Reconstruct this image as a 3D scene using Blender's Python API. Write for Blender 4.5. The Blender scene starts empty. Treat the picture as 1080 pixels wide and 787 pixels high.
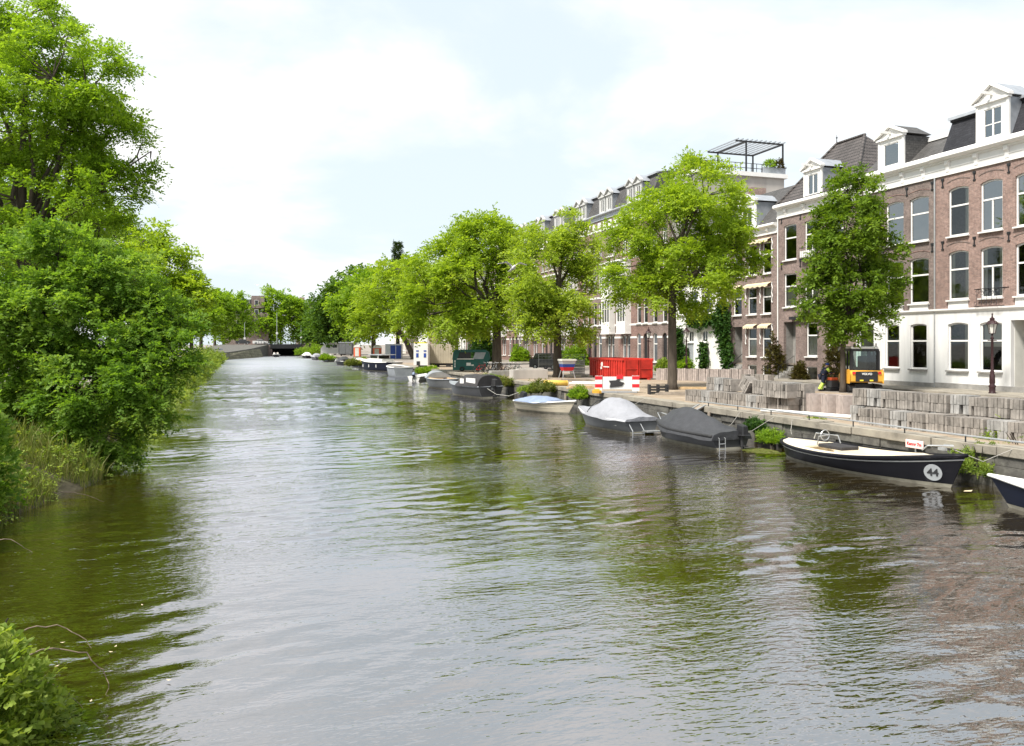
import bpy, math, random
import numpy as np
from mathutils import Vector, Matrix
PI = math.pi
R = math.radians
random.seed(7)
C = bpy.context.scene.collection
# ---- survey of the place: metres, x to the right of the canal axis, y along it, z = 0 on the water
F, XV, Y0 = 860.0, 256.0, 362.0
ZC, ZQ, XQ, XF = 4.0, 1.1, 19.95, 41.8
PSI = math.atan((540 - XV) / F)
CP, SP = math.cos(PSI), math.sin(PSI)
def dep(X, Y): return Y * CP + X * SP
def G(px, py, z=0.0):
    d = F * (ZC - z) / (py - Y0); r = (px - 540) * d / F
    return (r * CP + d * SP, d * CP - r * SP)
def S(px, py): return G(px, py, ZQ)
def D(px, d):
    r = (px - 540) * d / F
    return (r * CP + d * SP, d * CP - r * SP)
def FY(px, X=XF):
    t = (px - 540) / F
    return X * (CP - t * SP) / (SP + t * CP)
def FX(px, Y):
    t = (px - 540) / F
    return Y * (SP + t * CP) / (CP - t * SP)
def ZZ(py, X, Y): return ZC - (py - Y0) * dep(X, Y) / F
def ZF(px, py, X=XF): return ZZ(py, X, FY(px, X))

# ---- mesh builder
class MB:
    def __init__(s): s.v = []; s.f = []; s.m = []
    def add(s, vs, fs, mi=0):
        o = len(s.v); s.v += [tuple(v) for v in vs]
        for f in fs: s.f.append(tuple(i + o for i in f)); s.m.append(mi)
        return s
    def box(s, x0, x1, y0, y1, z0, z1, mi=0, M=None):
        vs = [(x, y, z) for x in (x0, x1) for y in (y0, y1) for z in (z0, z1)]
        if M: vs = [M @ Vector(v) for v in vs]
        return s.add(vs, [(0,1,3,2),(4,6,7,5),(0,4,5,1),(2,3,7,6),(0,2,6,4),(1,5,7,3)], mi)
    def prism(s, poly, ax, a0, a1, mi=0):
        def P(u, w, a): return {'y': (u, a, w), 'x': (a, u, w), 'z': (u, w, a)}[ax]
        n = len(poly)
        vs = [P(u, w, a0) for u, w in poly] + [P(u, w, a1) for u, w in poly]
        fs = [(i, (i+1) % n, n + (i+1) % n, n + i) for i in range(n)] + [tuple(range(n)), tuple(range(2*n-1, n-1, -1))]
        return s.add(vs, fs, mi)
    def tube(s, pts, r, n=8, mi=0, cap=True, flat=1.0):
        pts = [Vector(p) for p in pts]; k = len(pts)
        rs = r if isinstance(r, (list, tuple)) else [r] * k
        vs = []; ref = None
        for i, p in enumerate(pts):
            t = (pts[min(i+1, k-1)] - pts[max(i-1, 0)])
            if t.length < 1e-9: t = Vector((0,0,1))
            t.normalize()
            if ref is None: ref = Vector((1,0,0)) if abs(t.x) < .8 else Vector((0,1,0))
            a = t.cross(ref).normalized(); b = t.cross(a); ref = -b if False else ref
            for j in range(n):
                q = 2 * PI * j / n
                vs.append(p + a * rs[i] * math.cos(q) + b * rs[i] * flat * math.sin(q))
        fs = [(i*n+j, i*n+(j+1) % n, (i+1)*n+(j+1) % n, (i+1)*n+j) for i in range(k-1) for j in range(n)]
        if cap: fs += [tuple(range(n))[::-1], tuple(range((k-1)*n, k*n))]
        return s.add(vs, fs, mi)
    def lathe(s, prof, c=(0,0,0), n=16, mi=0):
        vs = [(c[0]+r*math.cos(2*PI*j/n), c[1]+r*math.sin(2*PI*j/n), c[2]+z) for r, z in prof for j in range(n)]
        k = len(prof)
        fs = [(i*n+j, i*n+(j+1) % n, (i+1)*n+(j+1) % n, (i+1)*n+j) for i in range(k-1) for j in range(n)]
        fs += [tuple(range(n))[::-1], tuple(range((k-1)*n, k*n))]
        return s.add(vs, fs, mi)
    def ball(s, c, r, n=10, m=7, mi=0):
        r = r if isinstance(r, (tuple, list)) else (r, r, r)
        vs = [(c[0]+r[0]*math.sin(PI*i/m)*math.cos(2*PI*j/n), c[1]+r[1]*math.sin(PI*i/m)*math.sin(2*PI*j/n), c[2]+r[2]*math.cos(PI*i/m)) for i in range(m+1) for j in range(n)]
        return s.add(vs, [(i*n+j, i*n+(j+1) % n, (i+1)*n+(j+1) % n, (i+1)*n+j) for i in range(m) for j in range(n)], mi)
    def torus(s, c, Rr, r, ax='x', n=20, m=6, mi=0, a0=0, a1=2*PI):
        vs = []
        for i in range(n):
            A = a0 + (a1-a0) * i / n
            for j in range(m):
                B = 2*PI*j/m; q = Rr + r*math.cos(B); u, w, h = q*math.cos(A), q*math.sin(A), r*math.sin(B)
                vs.append({'x': (c[0]+h, c[1]+u, c[2]+w), 'y': (c[0]+u, c[1]+h, c[2]+w), 'z': (c[0]+u, c[1]+w, c[2]+h)}[ax])
        return s.add(vs, [(i*m+j, i*m+(j+1) % m, ((i+1) % n)*m+(j+1) % m, ((i+1) % n)*m+j) for i in range(n) for j in range(m)], mi)
    def xf(s, M):
        s.v = [tuple(M @ Vector(v)) for v in s.v]; return s

ORG = {}
def mesh_of(name, mb, mats, org=(0,0,0), smooth=False):
    me = bpy.data.meshes.new(name)
    me.from_pydata([(x-org[0], y-org[1], z-org[2]) for x, y, z in mb.v], [], mb.f)
    for m in (mats if isinstance(mats, (list, tuple)) else [mats]): me.materials.append(m)
    if any(mb.m): me.polygons.foreach_set('material_index', mb.m)
    if smooth: me.polygons.foreach_set('use_smooth', [True] * len(me.polygons))
    me.update(); return me
def link(name, data, parent=None, loc=(0,0,0), rot=0.0):
    o = bpy.data.objects.new(name, data); C.objects.link(o)
    o.location = loc; o.rotation_euler = (0, 0, rot)
    if parent: o.parent = parent
    return o
def obj(name, mb, mats, parent=None, local=False, smooth=False, bevel=0.0, org=None):
    """one mesh object; world coordinates unless local"""
    if parent is not None and not local: org = ORG[parent.name]
    o = link(name, mesh_of(name, mb, mats, org or (0,0,0), smooth), parent)
    if org and parent is None: o.location = org
    ORG[o.name] = tuple(org) if org else (0,0,0)
    if bevel:
        b = o.modifiers.new('b', 'BEVEL'); b.width = bevel; b.segments = 2; b.limit_method = 'ANGLE'
    return o
def tag(o, label=None, cat=None, group=None, kind=None):
    if label: o['label'] = label
    if cat: o['category'] = cat
    if group: o['group'] = group
    if kind: o['kind'] = kind
    return o
def thing(name, loc, label, cat, group=None, rot=0.0):
    o = link(name, None, None, loc, rot); o.empty_display_size = .3
    ORG[o.name] = tuple(loc)
    return tag(o, label, cat, group)
KIDS = {}
def dup(o, loc=None, rot=None, label=None, scale=None, parent=None):
    c = o.copy(); C.objects.link(c)
    if parent: c.parent = parent
    for ch in [x for x in bpy.data.objects if x.parent == o]: dup(ch, parent=c)
    if loc is not None: c.location = loc
    if rot is not None: c.rotation_euler = (0, 0, rot)
    if scale: c.scale = (scale,) * 3 if not isinstance(scale, tuple) else scale
    if label: c['label'] = label
    return c
def struct(name, mb, mats, smooth=False):
    return tag(obj(name, mb, mats, smooth=smooth), kind='structure')

# ---- materials
def nodes(name):
    m = bpy.data.materials.new(name); m.use_nodes = True
    nt = m.node_tree; nt.nodes.clear()
    out = nt.nodes.new('ShaderNodeOutputMaterial')
    def N(t, **k):
        n = nt.nodes.new('ShaderNode' + t)
        for a, b in k.items():
            if hasattr(n, a): setattr(n, a, b)
            else: n.inputs[a].default_value = b
        return n
    def L(a, b): nt.links.new(a, b)
    return m, N, L, out
def c4(c): return (c[0], c[1], c[2], 1.0)
def mul(c, k): return tuple(min(1, max(0, x*k)) for x in c)
def ramp(N, L, fac, stops):
    r = N('ValToRGB'); e = r.color_ramp.elements
    e[0].position, e[0].color = stops[0][0], c4(stops[0][1])
    e[1].position, e[1].color = stops[-1][0], c4(stops[-1][1])
    for p, c in stops[1:-1]:
        q = e.new(p); q.color = c4(c)
    L(fac, r.inputs['Fac']); return r
def pm(name, base, rough=.6, var=.18, scale=3.0, bump=0.0, bscale=30.0, metal=0.0, spec=.4, col2=None, island=0.0, coat=0.0, stretch=None):
    m, N, L, out = nodes(name)
    b = N('BsdfPrincipled', Roughness=rough, Metallic=metal); b.inputs['Specular IOR Level'].default_value = spec
    if coat: b.inputs['Coat Weight'].default_value = coat
    tc = N('TexCoord'); src = tc.outputs['Object']
    if stretch:
        mp = N('Mapping'); mp.inputs['Scale'].default_value = stretch; L(src, mp.inputs['Vector']); src = mp.outputs['Vector']
    n = N('TexNoise', Scale=scale, Detail=6.0, Roughness=.6); L(src, n.inputs['Vector'])
    r = ramp(N, L, n.outputs['Fac'], [(.28, mul(base, 1-var)), (.5, base), (.74, col2 or mul(base, 1+var))])
    col = r.outputs['Color']
    if island:
        g = N('NewGeometry'); mr = N('MapRange'); mr.inputs['To Min'].default_value = 1-island; mr.inputs['To Max'].default_value = 1+island
        L(g.outputs['Random Per Island'], mr.inputs['Value'])
        vm = N('VectorMath', operation='SCALE'); L(col, vm.inputs[0]); L(mr.outputs[0], vm.inputs['Scale']); col = vm.outputs[0]
    L(col, b.inputs['Base Color'])
    if bump:
        n2 = N('TexNoise', Scale=bscale, Detail=5.0); L(src, n2.inputs['Vector'])
        bp = N('Bump', Strength=1.0, Distance=bump); L(n2.outputs['Fac'], bp.inputs['Height']); L(bp.outputs[0], b.inputs['Normal'])
    L(b.outputs[0], out.inputs['Surface']); return m
def brick(name, c1, c2, mortar, bw=.22, rh=.068, rough=.8, stain=.3, mort=.008, off=.5):
    m, N, L, out = nodes(name)
    b = N('BsdfPrincipled', Roughness=rough); b.inputs['Specular IOR Level'].default_value = .25
    tc = N('TexCoord'); sx = N('SeparateXYZ'); L(tc.outputs['Object'], sx.inputs[0])
    ad = N('Math', operation='ADD'); L(sx.outputs['X'], ad.inputs[0]); L(sx.outputs['Y'], ad.inputs[1])
    cb = N('CombineXYZ'); L(ad.outputs[0], cb.inputs['X']); L(sx.outputs['Z'], cb.inputs['Y'])
    t = N('TexBrick', offset=off); L(cb.outputs[0], t.inputs['Vector'])
    for k, v in (('Color1', c4(c1)), ('Color2', c4(c2)), ('Mortar', c4(mortar)), ('Scale', 1.0), ('Mortar Size', mort), ('Brick Width', bw), ('Row Height', rh), ('Bias', 0.0)): t.inputs[k].default_value = v
    n = N('TexNoise', Scale=.55, Detail=8.0, Roughness=.7); L(tc.outputs['Object'], n.inputs['Vector'])
    mr = N('MapRange'); mr.inputs['From Min'].default_value = .3; mr.inputs['From Max'].default_value = .7
    mr.inputs['To Min'].default_value = 1-stain; mr.inputs['To Max'].default_value = 1+stain*.7; L(n.outputs['Fac'], mr.inputs['Value'])
    n3 = N('TexNoise', Scale=7.0, Detail=4.0, Roughness=.8); L(cb.outputs[0], n3.inputs['Vector']); m3 = N('MapRange'); m3.inputs['From Min'].default_value = .3; m3.inputs['From Max'].default_value = .7; m3.inputs['To Min'].default_value = .62; m3.inputs['To Max'].default_value = 1.4; L(n3.outputs['Fac'], m3.inputs['Value'])
    mm = N('Math', operation='MULTIPLY'); L(mr.outputs[0], mm.inputs[0]); L(m3.outputs[0], mm.inputs[1])
    vm = N('VectorMath', operation='SCALE'); L(t.outputs['Color'], vm.inputs[0]); L(mm.outputs[0], vm.inputs['Scale'])
    L(vm.outputs[0], b.inputs['Base Color'])
    bp = N('Bump', Strength=.6, Distance=.01); L(t.outputs['Fac'], bp.inputs['Height']); bp.invert = True; L(bp.outputs[0], b.inputs['Normal'])
    L(b.outputs[0], out.inputs['Surface']); return m
def leafmat(name, dark, mid, light, trans=.45):
    m, N, L, out = nodes(name)
    at = N('Attribute', attribute_name='tint')
    r = ramp(N, L, at.outputs['Fac'], [(0, dark), (.5, mid), (1, light)])
    b = N('BsdfPrincipled', Roughness=.55); b.inputs['Specular IOR Level'].default_value = .2
    L(r.outputs['Color'], b.inputs['Base Color'])
    t = N('BsdfTranslucent'); sc = N('MixRGB', blend_type='MULTIPLY'); sc.inputs['Fac'].default_value = 1; sc.inputs['Color2'].default_value = (1.25, 1.2, .45, 1)
    L(r.outputs['Color'], sc.inputs['Color1']); L(sc.outputs[0], t.inputs['Color'])
    mx = N('MixShader'); mx.inputs['Fac'].default_value = trans
    L(b.outputs[0], mx.inputs[1]); L(t.outputs[0], mx.inputs[2]); L(mx.outputs[0], out.inputs['Surface']); return m
def glassmat(name, tint, refl=.12):
    m, N, L, out = nodes(name)
    tr = N('BsdfTransparent'); tr.inputs['Color'].default_value = c4(tint)
    g = N('BsdfGlossy', Roughness=.03); g.inputs['Color'].default_value = (.55, .6, .62, 1)
    tc = N('TexCoord'); n = N('TexNoise', Scale=1.1, Detail=1.0); L(tc.outputs['Object'], n.inputs['Vector'])
    bp = N('Bump', Strength=.5, Distance=.01); L(n.outputs['Fac'], bp.inputs['Height']); L(bp.outputs[0], g.inputs['Normal'])
    fr = N('Fresnel', IOR=1.5); ad = N('Math', operation='ADD'); ad.inputs[1].default_value = refl - .04; L(fr.outputs[0], ad.inputs[0])
    mx = N('MixShader'); L(ad.outputs[0], mx.inputs['Fac']); L(tr.outputs[0], mx.inputs[1]); L(g.outputs[0], mx.inputs[2])
    L(mx.outputs[0], out.inputs['Surface']); return m

M = {}
M['white'] = pm('white_paint', (.74, .73, .71), .45, .05, 2, spec=.4)
M['plaster'] = pm('white_plaster', (.68, .675, .665), .7, .15, 1.6, bump=.004, bscale=12, stretch=(1.3, 1.3, .16))
M['plaster_old'] = pm('old_white_plaster', (.72, .71, .68), .8, .12, 1.5, bump=.008, bscale=9)
M['concrete'] = pm('grey_concrete', (.36, .34, .31), .85, .3, 1.1, bump=.006, bscale=18)
M['concrete_pale'] = pm('pale_concrete', (.42, .39, .36), .85, .28, .5, bump=.006, bscale=8, stretch=(1, 1, .25))
M['stone'] = pm('grey_stone', (.27, .26, .245), .85, .3, 2, bump=.01, bscale=15)
M['stone_dark'] = pm('dark_stone', (.1, .095, .085), .85, .45, 2.2, bump=.03, bscale=6, col2=(.17, .165, .14))
M['slab'] = pm('paving_stone', (.255, .23, .205), .85, .35, 4, bump=.008, bscale=30, island=.22)
M['slab_pink'] = pm('pinkish_paving_stone', (.33, .28, .255), .85, .25, 5, bump=.006, bscale=30, island=.25)
M['brick_red'] = brick('red_brick', (.29, .183, .152), (.205, .13, .11), (.38, .33, .3))
M['brick_brown'] = brick('brown_brick', (.195, .145, .127), (.135, .1, .09), (.28, .25, .23), stain=.42)
M['brick_purple'] = brick('purple_brown_brick', (.23, .165, .146), (.165, .118, .106), (.32, .285, .265), stain=.4)
M['brick_dark'] = brick('dark_red_brick', (.245, .145, .12), (.18, .105, .09), (.32, .27, .25))
M['slate'] = brick('black_slate', (.022, .022, .026), (.032, .032, .037), (.012, .012, .014), .3, .16, .55, .3, .012)
M['slate_grey'] = brick('grey_slate', (.075, .072, .07), (.105, .1, .098), (.045, .045, .045), .3, .16, .6, .3, .012)
M['lead'] = pm('lead_sheet', (.3, .32, .35), .5, .2, 2, metal=.2)
M['zinc'] = pm('zinc_sheet', (.45, .47, .5), .4, .15, 1.5, metal=.4)
M['black'] = pm('black_iron', (.018, .018, .02), .45, .3, 4)
M['iron_red'] = pm('dark_maroon_iron', (.035, .014, .016), .4, .3, 4)
M['dark'] = pm('dark_rubber', (.02, .02, .021), .7, .3, 4)
M['grey_metal'] = pm('galvanised_metal', (.45, .46, .47), .4, .15, 6, metal=.6)
M['bark'] = pm('bark', (.075, .06, .046), .9, .45, 5, bump=.03, bscale=9, stretch=(1, 1, .25))
M['bark_dark'] = pm('dark_bark', (.04, .032, .026), .9, .4, 6, bump=.02, bscale=10, stretch=(1, 1, .3))
M['deadwood'] = pm('dead_twigs', (.25, .19, .14), .9, .3, 8)
M['sand'] = pm('sandy_paving', (.30, .235, .17), .95, .45, .9, bump=.03, bscale=3, col2=(.4, .33, .26))
M['asphalt'] = pm('street_surface', (.25, .22, .195), .9, .35, .5, bump=.01, bscale=12)
M['kerb'] = pm('quay_coping', (.26, .235, .195), .85, .4, 1.3, bump=.012, bscale=14, col2=(.34, .31, .25))
M['wood'] = pm('weathered_timber', (.25, .21, .17), .85, .3, 3, stretch=(1, .15, 1))
M['wood_light'] = pm('new_timber', (.5, .36, .2), .7, .2, 3)
M['red'] = pm('red_container_paint', (.48, .03, .02), .5, .32, 2.0, spec=.4)
M['redmark'] = pm('red_reflective_sheet', (.6, .02, .03), .5, .1, 5)
M['orange'] = pm('orange_yellow_paint', (.78, .4, .05), .45, .14, 2.5, spec=.4)
M['yellow'] = pm('yellow_plastic', (.72, .46, .09), .5, .15, 5)
M['hiviz'] = pm('hi_vis_fabric', (.55, .75, .12), .8, .15, 8)
M['navy_cloth'] = pm('navy_fabric', (.02, .025, .05), .9, .2, 8)
M['green_dark'] = pm('dark_green_tarpaulin', (.012, .085, .075), .55, .25, 2)
M['blue'] = pm('blue_door_paint', (.02, .06, .3), .5, .15, 3)
M['blue_cloth'] = pm('blue_grey_cover', (.21, .26, .38), .75, .15, 3, bump=.01, bscale=5)
M['cream'] = pm('cream_gelcoat', (.72, .64, .5), .35, .06, 2, spec=.5)
M['cream_deck'] = pm('pale_deck_paint', (.78, .74, .63), .5, .07, 2)
M['hull_black'] = pm('black_hull_paint', (.006, .006, .009), .4, .25, 1.5, spec=.15)
M['hull_grey'] = pm('grey_hull', (.12, .125, .13), .35, .2, 2, spec=.5)
M['hull_dgrey'] = pm('dark_grey_hull', (.055, .055, .06), .35, .25, 2)
M['hull_navy'] = pm('navy_hull', (.008, .011, .024), .4, .25, 1.5, spec=.15)
M['boot'] = pm('scummy_boot_stripe', (.33, .31, .25), .7, .35, 3)
M['tarp_grey'] = pm('charcoal_boat_cover', (.042, .043, .048), .6, .22, 2.5, bump=.05, bscale=3)
M['tarp_white'] = pm('pale_boat_cover', (.27, .275, .3), .85, .14, 2.5, bump=.05, bscale=3)
M['canvas_dark'] = pm('dark_canvas', (.035, .033, .035), .8, .25, 3)
M['awning'] = pm('cream_awning', (.6, .5, .34), .85, .15, 4)
M['roomdark'] = pm('dim_interior', (.2, .17, .14), .9, .4, .8)
M['curtain'] = pm('net_curtain', (.62, .61, .56), .9, .08, 2)
M['blind'] = pm('beige_blind', (.5, .47, .41), .9, .06, 2)
M['glass'] = glassmat('window_glass', (.9, .93, .91), .13)
M['glassmid'] = pm('sky_tone_window_glass', (.09, .1, .115), .08, .3, .8, spec=.8)  # bluish base colour carries the sky reflection of the distant panes
M['glass_sky'] = glassmat('sky_reflecting_glass', (.7, .74, .8), .42)
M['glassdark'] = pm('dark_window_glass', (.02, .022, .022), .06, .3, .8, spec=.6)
M['glassgreen'] = glassmat('cab_glass', (.72, .85, .8), .14)
M['skin'] = pm('skin', (.5, .3, .22), .6, .1, 9)
M['paint_yellow'] = pm('yellow_paint', (.75, .58, .04), .5, .1, 4)
M['tan'] = pm('tan_boards', (.5, .34, .2), .8, .2, 4)
# ---- foliage: many small leaf faces on sprays
def leaf_object(name, V, tint, mat, parent, org):
    n = len(V) // 4
    me = bpy.data.meshes.new(name)
    me.vertices.add(4*n); me.vertices.foreach_set('co', (V - np.array(org)).astype(np.float32).ravel())
    me.loops.add(4*n); me.loops.foreach_set('vertex_index', np.arange(4*n, dtype=np.int32))
    me.polygons.add(n); me.polygons.foreach_set('loop_start', np.arange(0, 4*n, 4, dtype=np.int32))
    me.materials.append(mat)
    a = me.attributes.new('tint', 'FLOAT', 'FACE'); a.data.foreach_set('value', np.clip(tint, 0, 1).astype(np.float32))
    me.update(calc_edges=True)
    o = link(name, me, parent); ORG[o.name] = tuple(org)
    if parent is None: o.location = org
    return o
def unit(a): return a / np.maximum(np.linalg.norm(a, axis=-1, keepdims=True), 1e-9)
def sprays(rng, P, A, Ln, K, leaf, wid, droop=.25, spread=.85, tintc=None, curl=.35):
    N = len(P); A = unit(A)
    up = np.tile([0, 0, 1.0], (N, 1)) + rng.normal(0, .35, (N, 3))
    s = unit(np.cross(A, up)); nrm = np.cross(s, A)
    t = (np.arange(K) + .5) / K
    pos = P[:, None] + A[:, None] * (Ln[:, None] * t)[..., None]
    pos[..., 2] -= droop * Ln[:, None] * t ** 2
    sign = np.where(np.arange(K) % 2 == 0, 1.0, -1.0)[None, :, None]
    ld = unit(A[:, None] * .6 + s[:, None] * sign * spread + rng.normal(0, curl, (N, K, 3)) + np.array([0, 0, -.12]))
    wd = unit(np.cross(ld, nrm[:, None] + rng.normal(0, curl, (N, K, 3))))
    sz = leaf * rng.uniform(.5, 1.4, (N, K, 1))
    w = sz * wid
    b = pos; tip = pos + ld * sz; mid = pos + ld * sz * .45
    V = np.stack([b, mid + wd * w * .5, tip, mid - wd * w * .5], axis=2).reshape(-1, 3)
    tc = rng.uniform(0, 1, N) if tintc is None else tintc
    tint = np.clip(.72 * tc[:, None] + .28 * rng.uniform(0, 1, (N, K)), 0, 1).ravel()
    return V, tint
def rdir(rng, n): return unit(rng.normal(0, 1, (n, 3)))
def clump_points(rng, lobes, n, inner=.55):
    c = np.array([l[:3] for l in lobes]); r = np.array([l[3] for l in lobes])
    p = r ** 2; p = p / p.sum(); out = []; outd = []
    while len(out) < n:
        i = rng.choice(len(r), p=p); d = rdir(rng, 1)[0]
        q = c[i] + d * r[i] * (rng.uniform(.5, 1.0) ** .6) * (1 + .12 * math.sin(5*d[0]+3*d[2]+i))
        dist = np.linalg.norm(q - c, axis=1) / r
        if (dist < inner).any(): continue
        out.append(q); outd.append(d)
    return np.array(out), np.array(outd)
def build_tree(name, base, lobes, mat, label, cat, group=None, seed=0, trunk_r=.3, fork=.4, nclump=150, rc=.9, ns=14, K=10, leaf=.2, wid=.55,
               droop=.3, bark=None, twigs=True, inner=.55, flat=.7, lean=(0, 0), outward=.6):
    rng = np.random.default_rng(seed); ns = int(ns*1.6); leaf *= 1.12
    root = thing(name, base, label, cat, group)
    L = np.array([l[:3] for l in lobes]); Rr = np.array([l[3] for l in lobes])
    ctr = np.average(L, axis=0, weights=Rr**2); top = L[np.argmax(L[:, 2])]
    zf = base[2] + fork * (ctr[2] - base[2])
    b0 = np.array(base)
    kx = np.array([base[0]+lean[0]*.5, base[1]+lean[1]*.5, base[2] + (zf-base[2])*.6]); fk = np.array([base[0]+lean[0], base[1]+lean[1], zf])
    tb = MB()
    end = .5*top + .5*ctr
    lead = [b0 - [0, 0, .1], b0 + [0, 0, .35], kx, fk, .55*fk + .45*end + rng.normal(0, .12, 3), end]
    tb.tube(lead, [trunk_r*1.45, trunk_r*1.05, trunk_r*.9, trunk_r*.8, trunk_r*.45, trunk_r*.12], 10)
    pts = [fk, lead[4], end]
    for i in range(len(L)):
        h = rng.uniform(0, .55); st = fk*(1-h) + lead[4]*h
        e = L[i] + rng.normal(0, .1, 3) * Rr[i]
        m1 = .66*st + .34*e + np.array([0, 0, .1*np.linalg.norm(e-st)]) + rng.normal(0, .06, 3)*np.linalg.norm(e-st)
        m2 = .3*st + .7*e + np.array([0, 0, .08*np.linalg.norm(e-st)]) + rng.normal(0, .05, 3)*np.linalg.norm(e-st)
        r0 = trunk_r * .5
        tb.tube([st, m1, m2, e], [r0, r0*.6, r0*.4, r0*.15], 6)
        pts += [m1, .5*(m1+m2), m2, e]
    pts = np.array(pts)
    P, Dr = clump_points(rng, lobes, nclump, inner)
    if twigs:
        for q in P:
            j = np.argmin(np.linalg.norm(pts - q, axis=1)); a = pts[j]
            if np.linalg.norm(a-q) < .2: continue
            tb.tube([a, .5*(a+q) + rng.normal(0, .07, 3)*np.linalg.norm(a-q), q], [trunk_r*.12, trunk_r*.08, trunk_r*.03], 4, cap=False)
    obj('trunk', tb, bark or M['bark'], root, smooth=True)
    n = nclump * ns
    rep = np.repeat(np.arange(nclump), ns)
    p = P[rep] + rng.normal(0, .33, (n, 3)) * rc * np.array([1, 1, flat*.85])
    A = rdir(rng, n) * np.array([1, 1, flat]) + outward * Dr[rep] + np.array([0, 0, .05])
    ln = rc * rng.uniform(.55, 1.05, n)
    V, tint = sprays(rng, p, A, ln, K, leaf, wid, droop, tintc=np.clip(rng.uniform(.1, .9, nclump)[rep]*.7 + .3*rng.uniform(0, 1, n), 0, 1))
    leaf_object('crown', V, tint, mat, root, base)
    return root
def lobes_px(lob, d, seed=0, depth=.45):
    rng = random.Random(seed); out = []
    for l in lob:
        rr = l[2] * d / F
        dd = d + (l[3] if len(l) > 3 else rng.uniform(-depth, depth) * rr)
        x, y = D(l[0], dd)
        out.append((x, y, ZC - (l[1]-Y0)*dd/F, rr*dd/d))
    return out
LM = {
 'hornbeam': leafmat('hornbeam_leaves', (.085, .16, .016), (.155, .255, .026), (.25, .36, .045), .5),
 'lime': leafmat('lime_leaves', (.175, .275, .018), (.285, .41, .038), (.41, .52, .08), .58),
 'lime_pale': leafmat('pale_lime_leaves', (.205, .295, .024), (.325, .44, .055), (.455, .545, .13), .58),
 'mid': leafmat('mid_green_leaves', (.125, .225, .015), (.215, .355, .03), (.335, .465, .065), .6),
 'deep': leafmat('deep_green_leaves', (.05, .115, .016), (.085, .17, .022), (.14, .23, .03), .45),
 'elm': leafmat('elm_leaves', (.09, .19, .022), (.175, .31, .042), (.345, .47, .11), .58),
 'ivy': leafmat('ivy_leaves', (.018, .055, .01), (.035, .09, .014), (.07, .14, .02), .25),
 'brownish': leafmat('bronze_green_leaves', (.04, .035, .01), (.075, .06, .015), (.1, .1, .02), .25),
 'grass': leafmat('bank_grass', (.09, .13, .02), (.16, .2, .04), (.25, .24, .09), .4),
 'reed': leafmat('dry_reed', (.13, .13, .04), (.22, .19, .085), (.33, .25, .14), .35),
 'bankleaf': leafmat('bank_leaves', (.13, .215, .03), (.23, .325, .05), (.36, .43, .1), .5),
 'conifer': leafmat('conifer_needles', (.03, .06, .02), (.05, .09, .03), (.08, .12, .04), .3),
}
GR = 'street trees along the far quay'
def px_tree(name, bpx, bpy_, z, lob, mat, label, seed, group=None, d=None, **k):
    if d is None: x, y = G(bpx, bpy_, z)
    else: x, y = D(bpx, d)
    dd = dep(x, y)
    return build_tree(name, (x, y, z), lobes_px(lob, dd, seed), LM[mat], label, k.pop('cat', 'tree'), group, seed, **k)
px_tree('lime_tree', 709, 411, ZQ, [(718,250,60,0),(745,210,38,-1),(735,196,26,1),(664,283,30),(690,235,36,1),(768,268,27,-.5),(762,232,30,1),(700,305,26),(650,300,18),(775,295,14),(740,290,36,-1.2),(672,255,26,1.5),(705,205,26,1.5)], 'lime',
    'bright green street tree with straight bare trunk beside the red container', 11, GR, trunk_r=.29, fork=.62, nclump=150, rc=1.02, ns=34, K=10, leaf=.165)
px_tree('lime_tree', 588, 398, ZQ, [(585,290,40,0),(578,254,24),(606,262,24,1),(558,312,24),(612,305,24,-1),(585,335,26,-1),(560,280,22,1),(600,240,14),(570,345,16),(606,335,18)], 'lime_pale',
    'yellowish green street tree standing behind the yellow tube', 12, GR, trunk_r=.36, fork=.6, nclump=120, rc=1.2, ns=27, K=10, leaf=.21)
px_tree('lime_tree', 524, 392, ZQ, [(500,295,42,0),(513,254,30,0),(458,318,32,-1),(474,282,30,1),(540,290,22,1),(440,338,18),(495,258,22,1),(515,325,24,-1),(448,300,22,1),(530,255,18,2),(470,345,14,-1)], 'lime',
    'widest green street tree leaning over the green kiosk and bicycles', 13, GR, trunk_r=.5, fork=.5, nclump=140, rc=1.5, ns=29, K=10, leaf=.26)
px_tree('lime_tree', 481, 386, ZQ, [(470,328,24,3),(490,322,24,3),(480,300,26,4),(500,335,16,3)], 'lime_pale',
    'thin trunked street tree just left of the green kiosk', 14, GR, trunk_r=.3, fork=.7, nclump=110, rc=1.5, ns=10, K=8, leaf=.38)
px_tree('lime_tree', 436, 379, ZQ, [(413,308,34,0),(396,333,25),(434,298,26,2),(420,288,22),(387,345,14),(432,335,22,-2),(444,312,18)], 'lime',
    'bright green street tree behind the blue portable toilets', 15, GR, trunk_r=.5, fork=.45, nclump=150, rc=2.0, ns=10, K=8, leaf=.5, lean=(-2.5, 0))
px_tree('elm_tree', 394, 377, ZQ, [(382,318,26),(392,305,20),(378,340,15),(400,325,18)], 'mid',
    'darker green street tree left of the bright green ones', 16, GR, trunk_r=.5, fork=.5, nclump=110, rc=2.4, ns=9, K=8, leaf=.6)
px_tree('elm_tree', 362, 374.5, ZQ, [(362,320,26),(350,335,18),(375,298,15),(347,342,11),(366,340,18)], 'deep',
    'darkest green street tree above the white camper', 17, GR, trunk_r=.55, fork=.5, nclump=120, rc=2.8, ns=9, K=8, leaf=.7)
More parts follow.
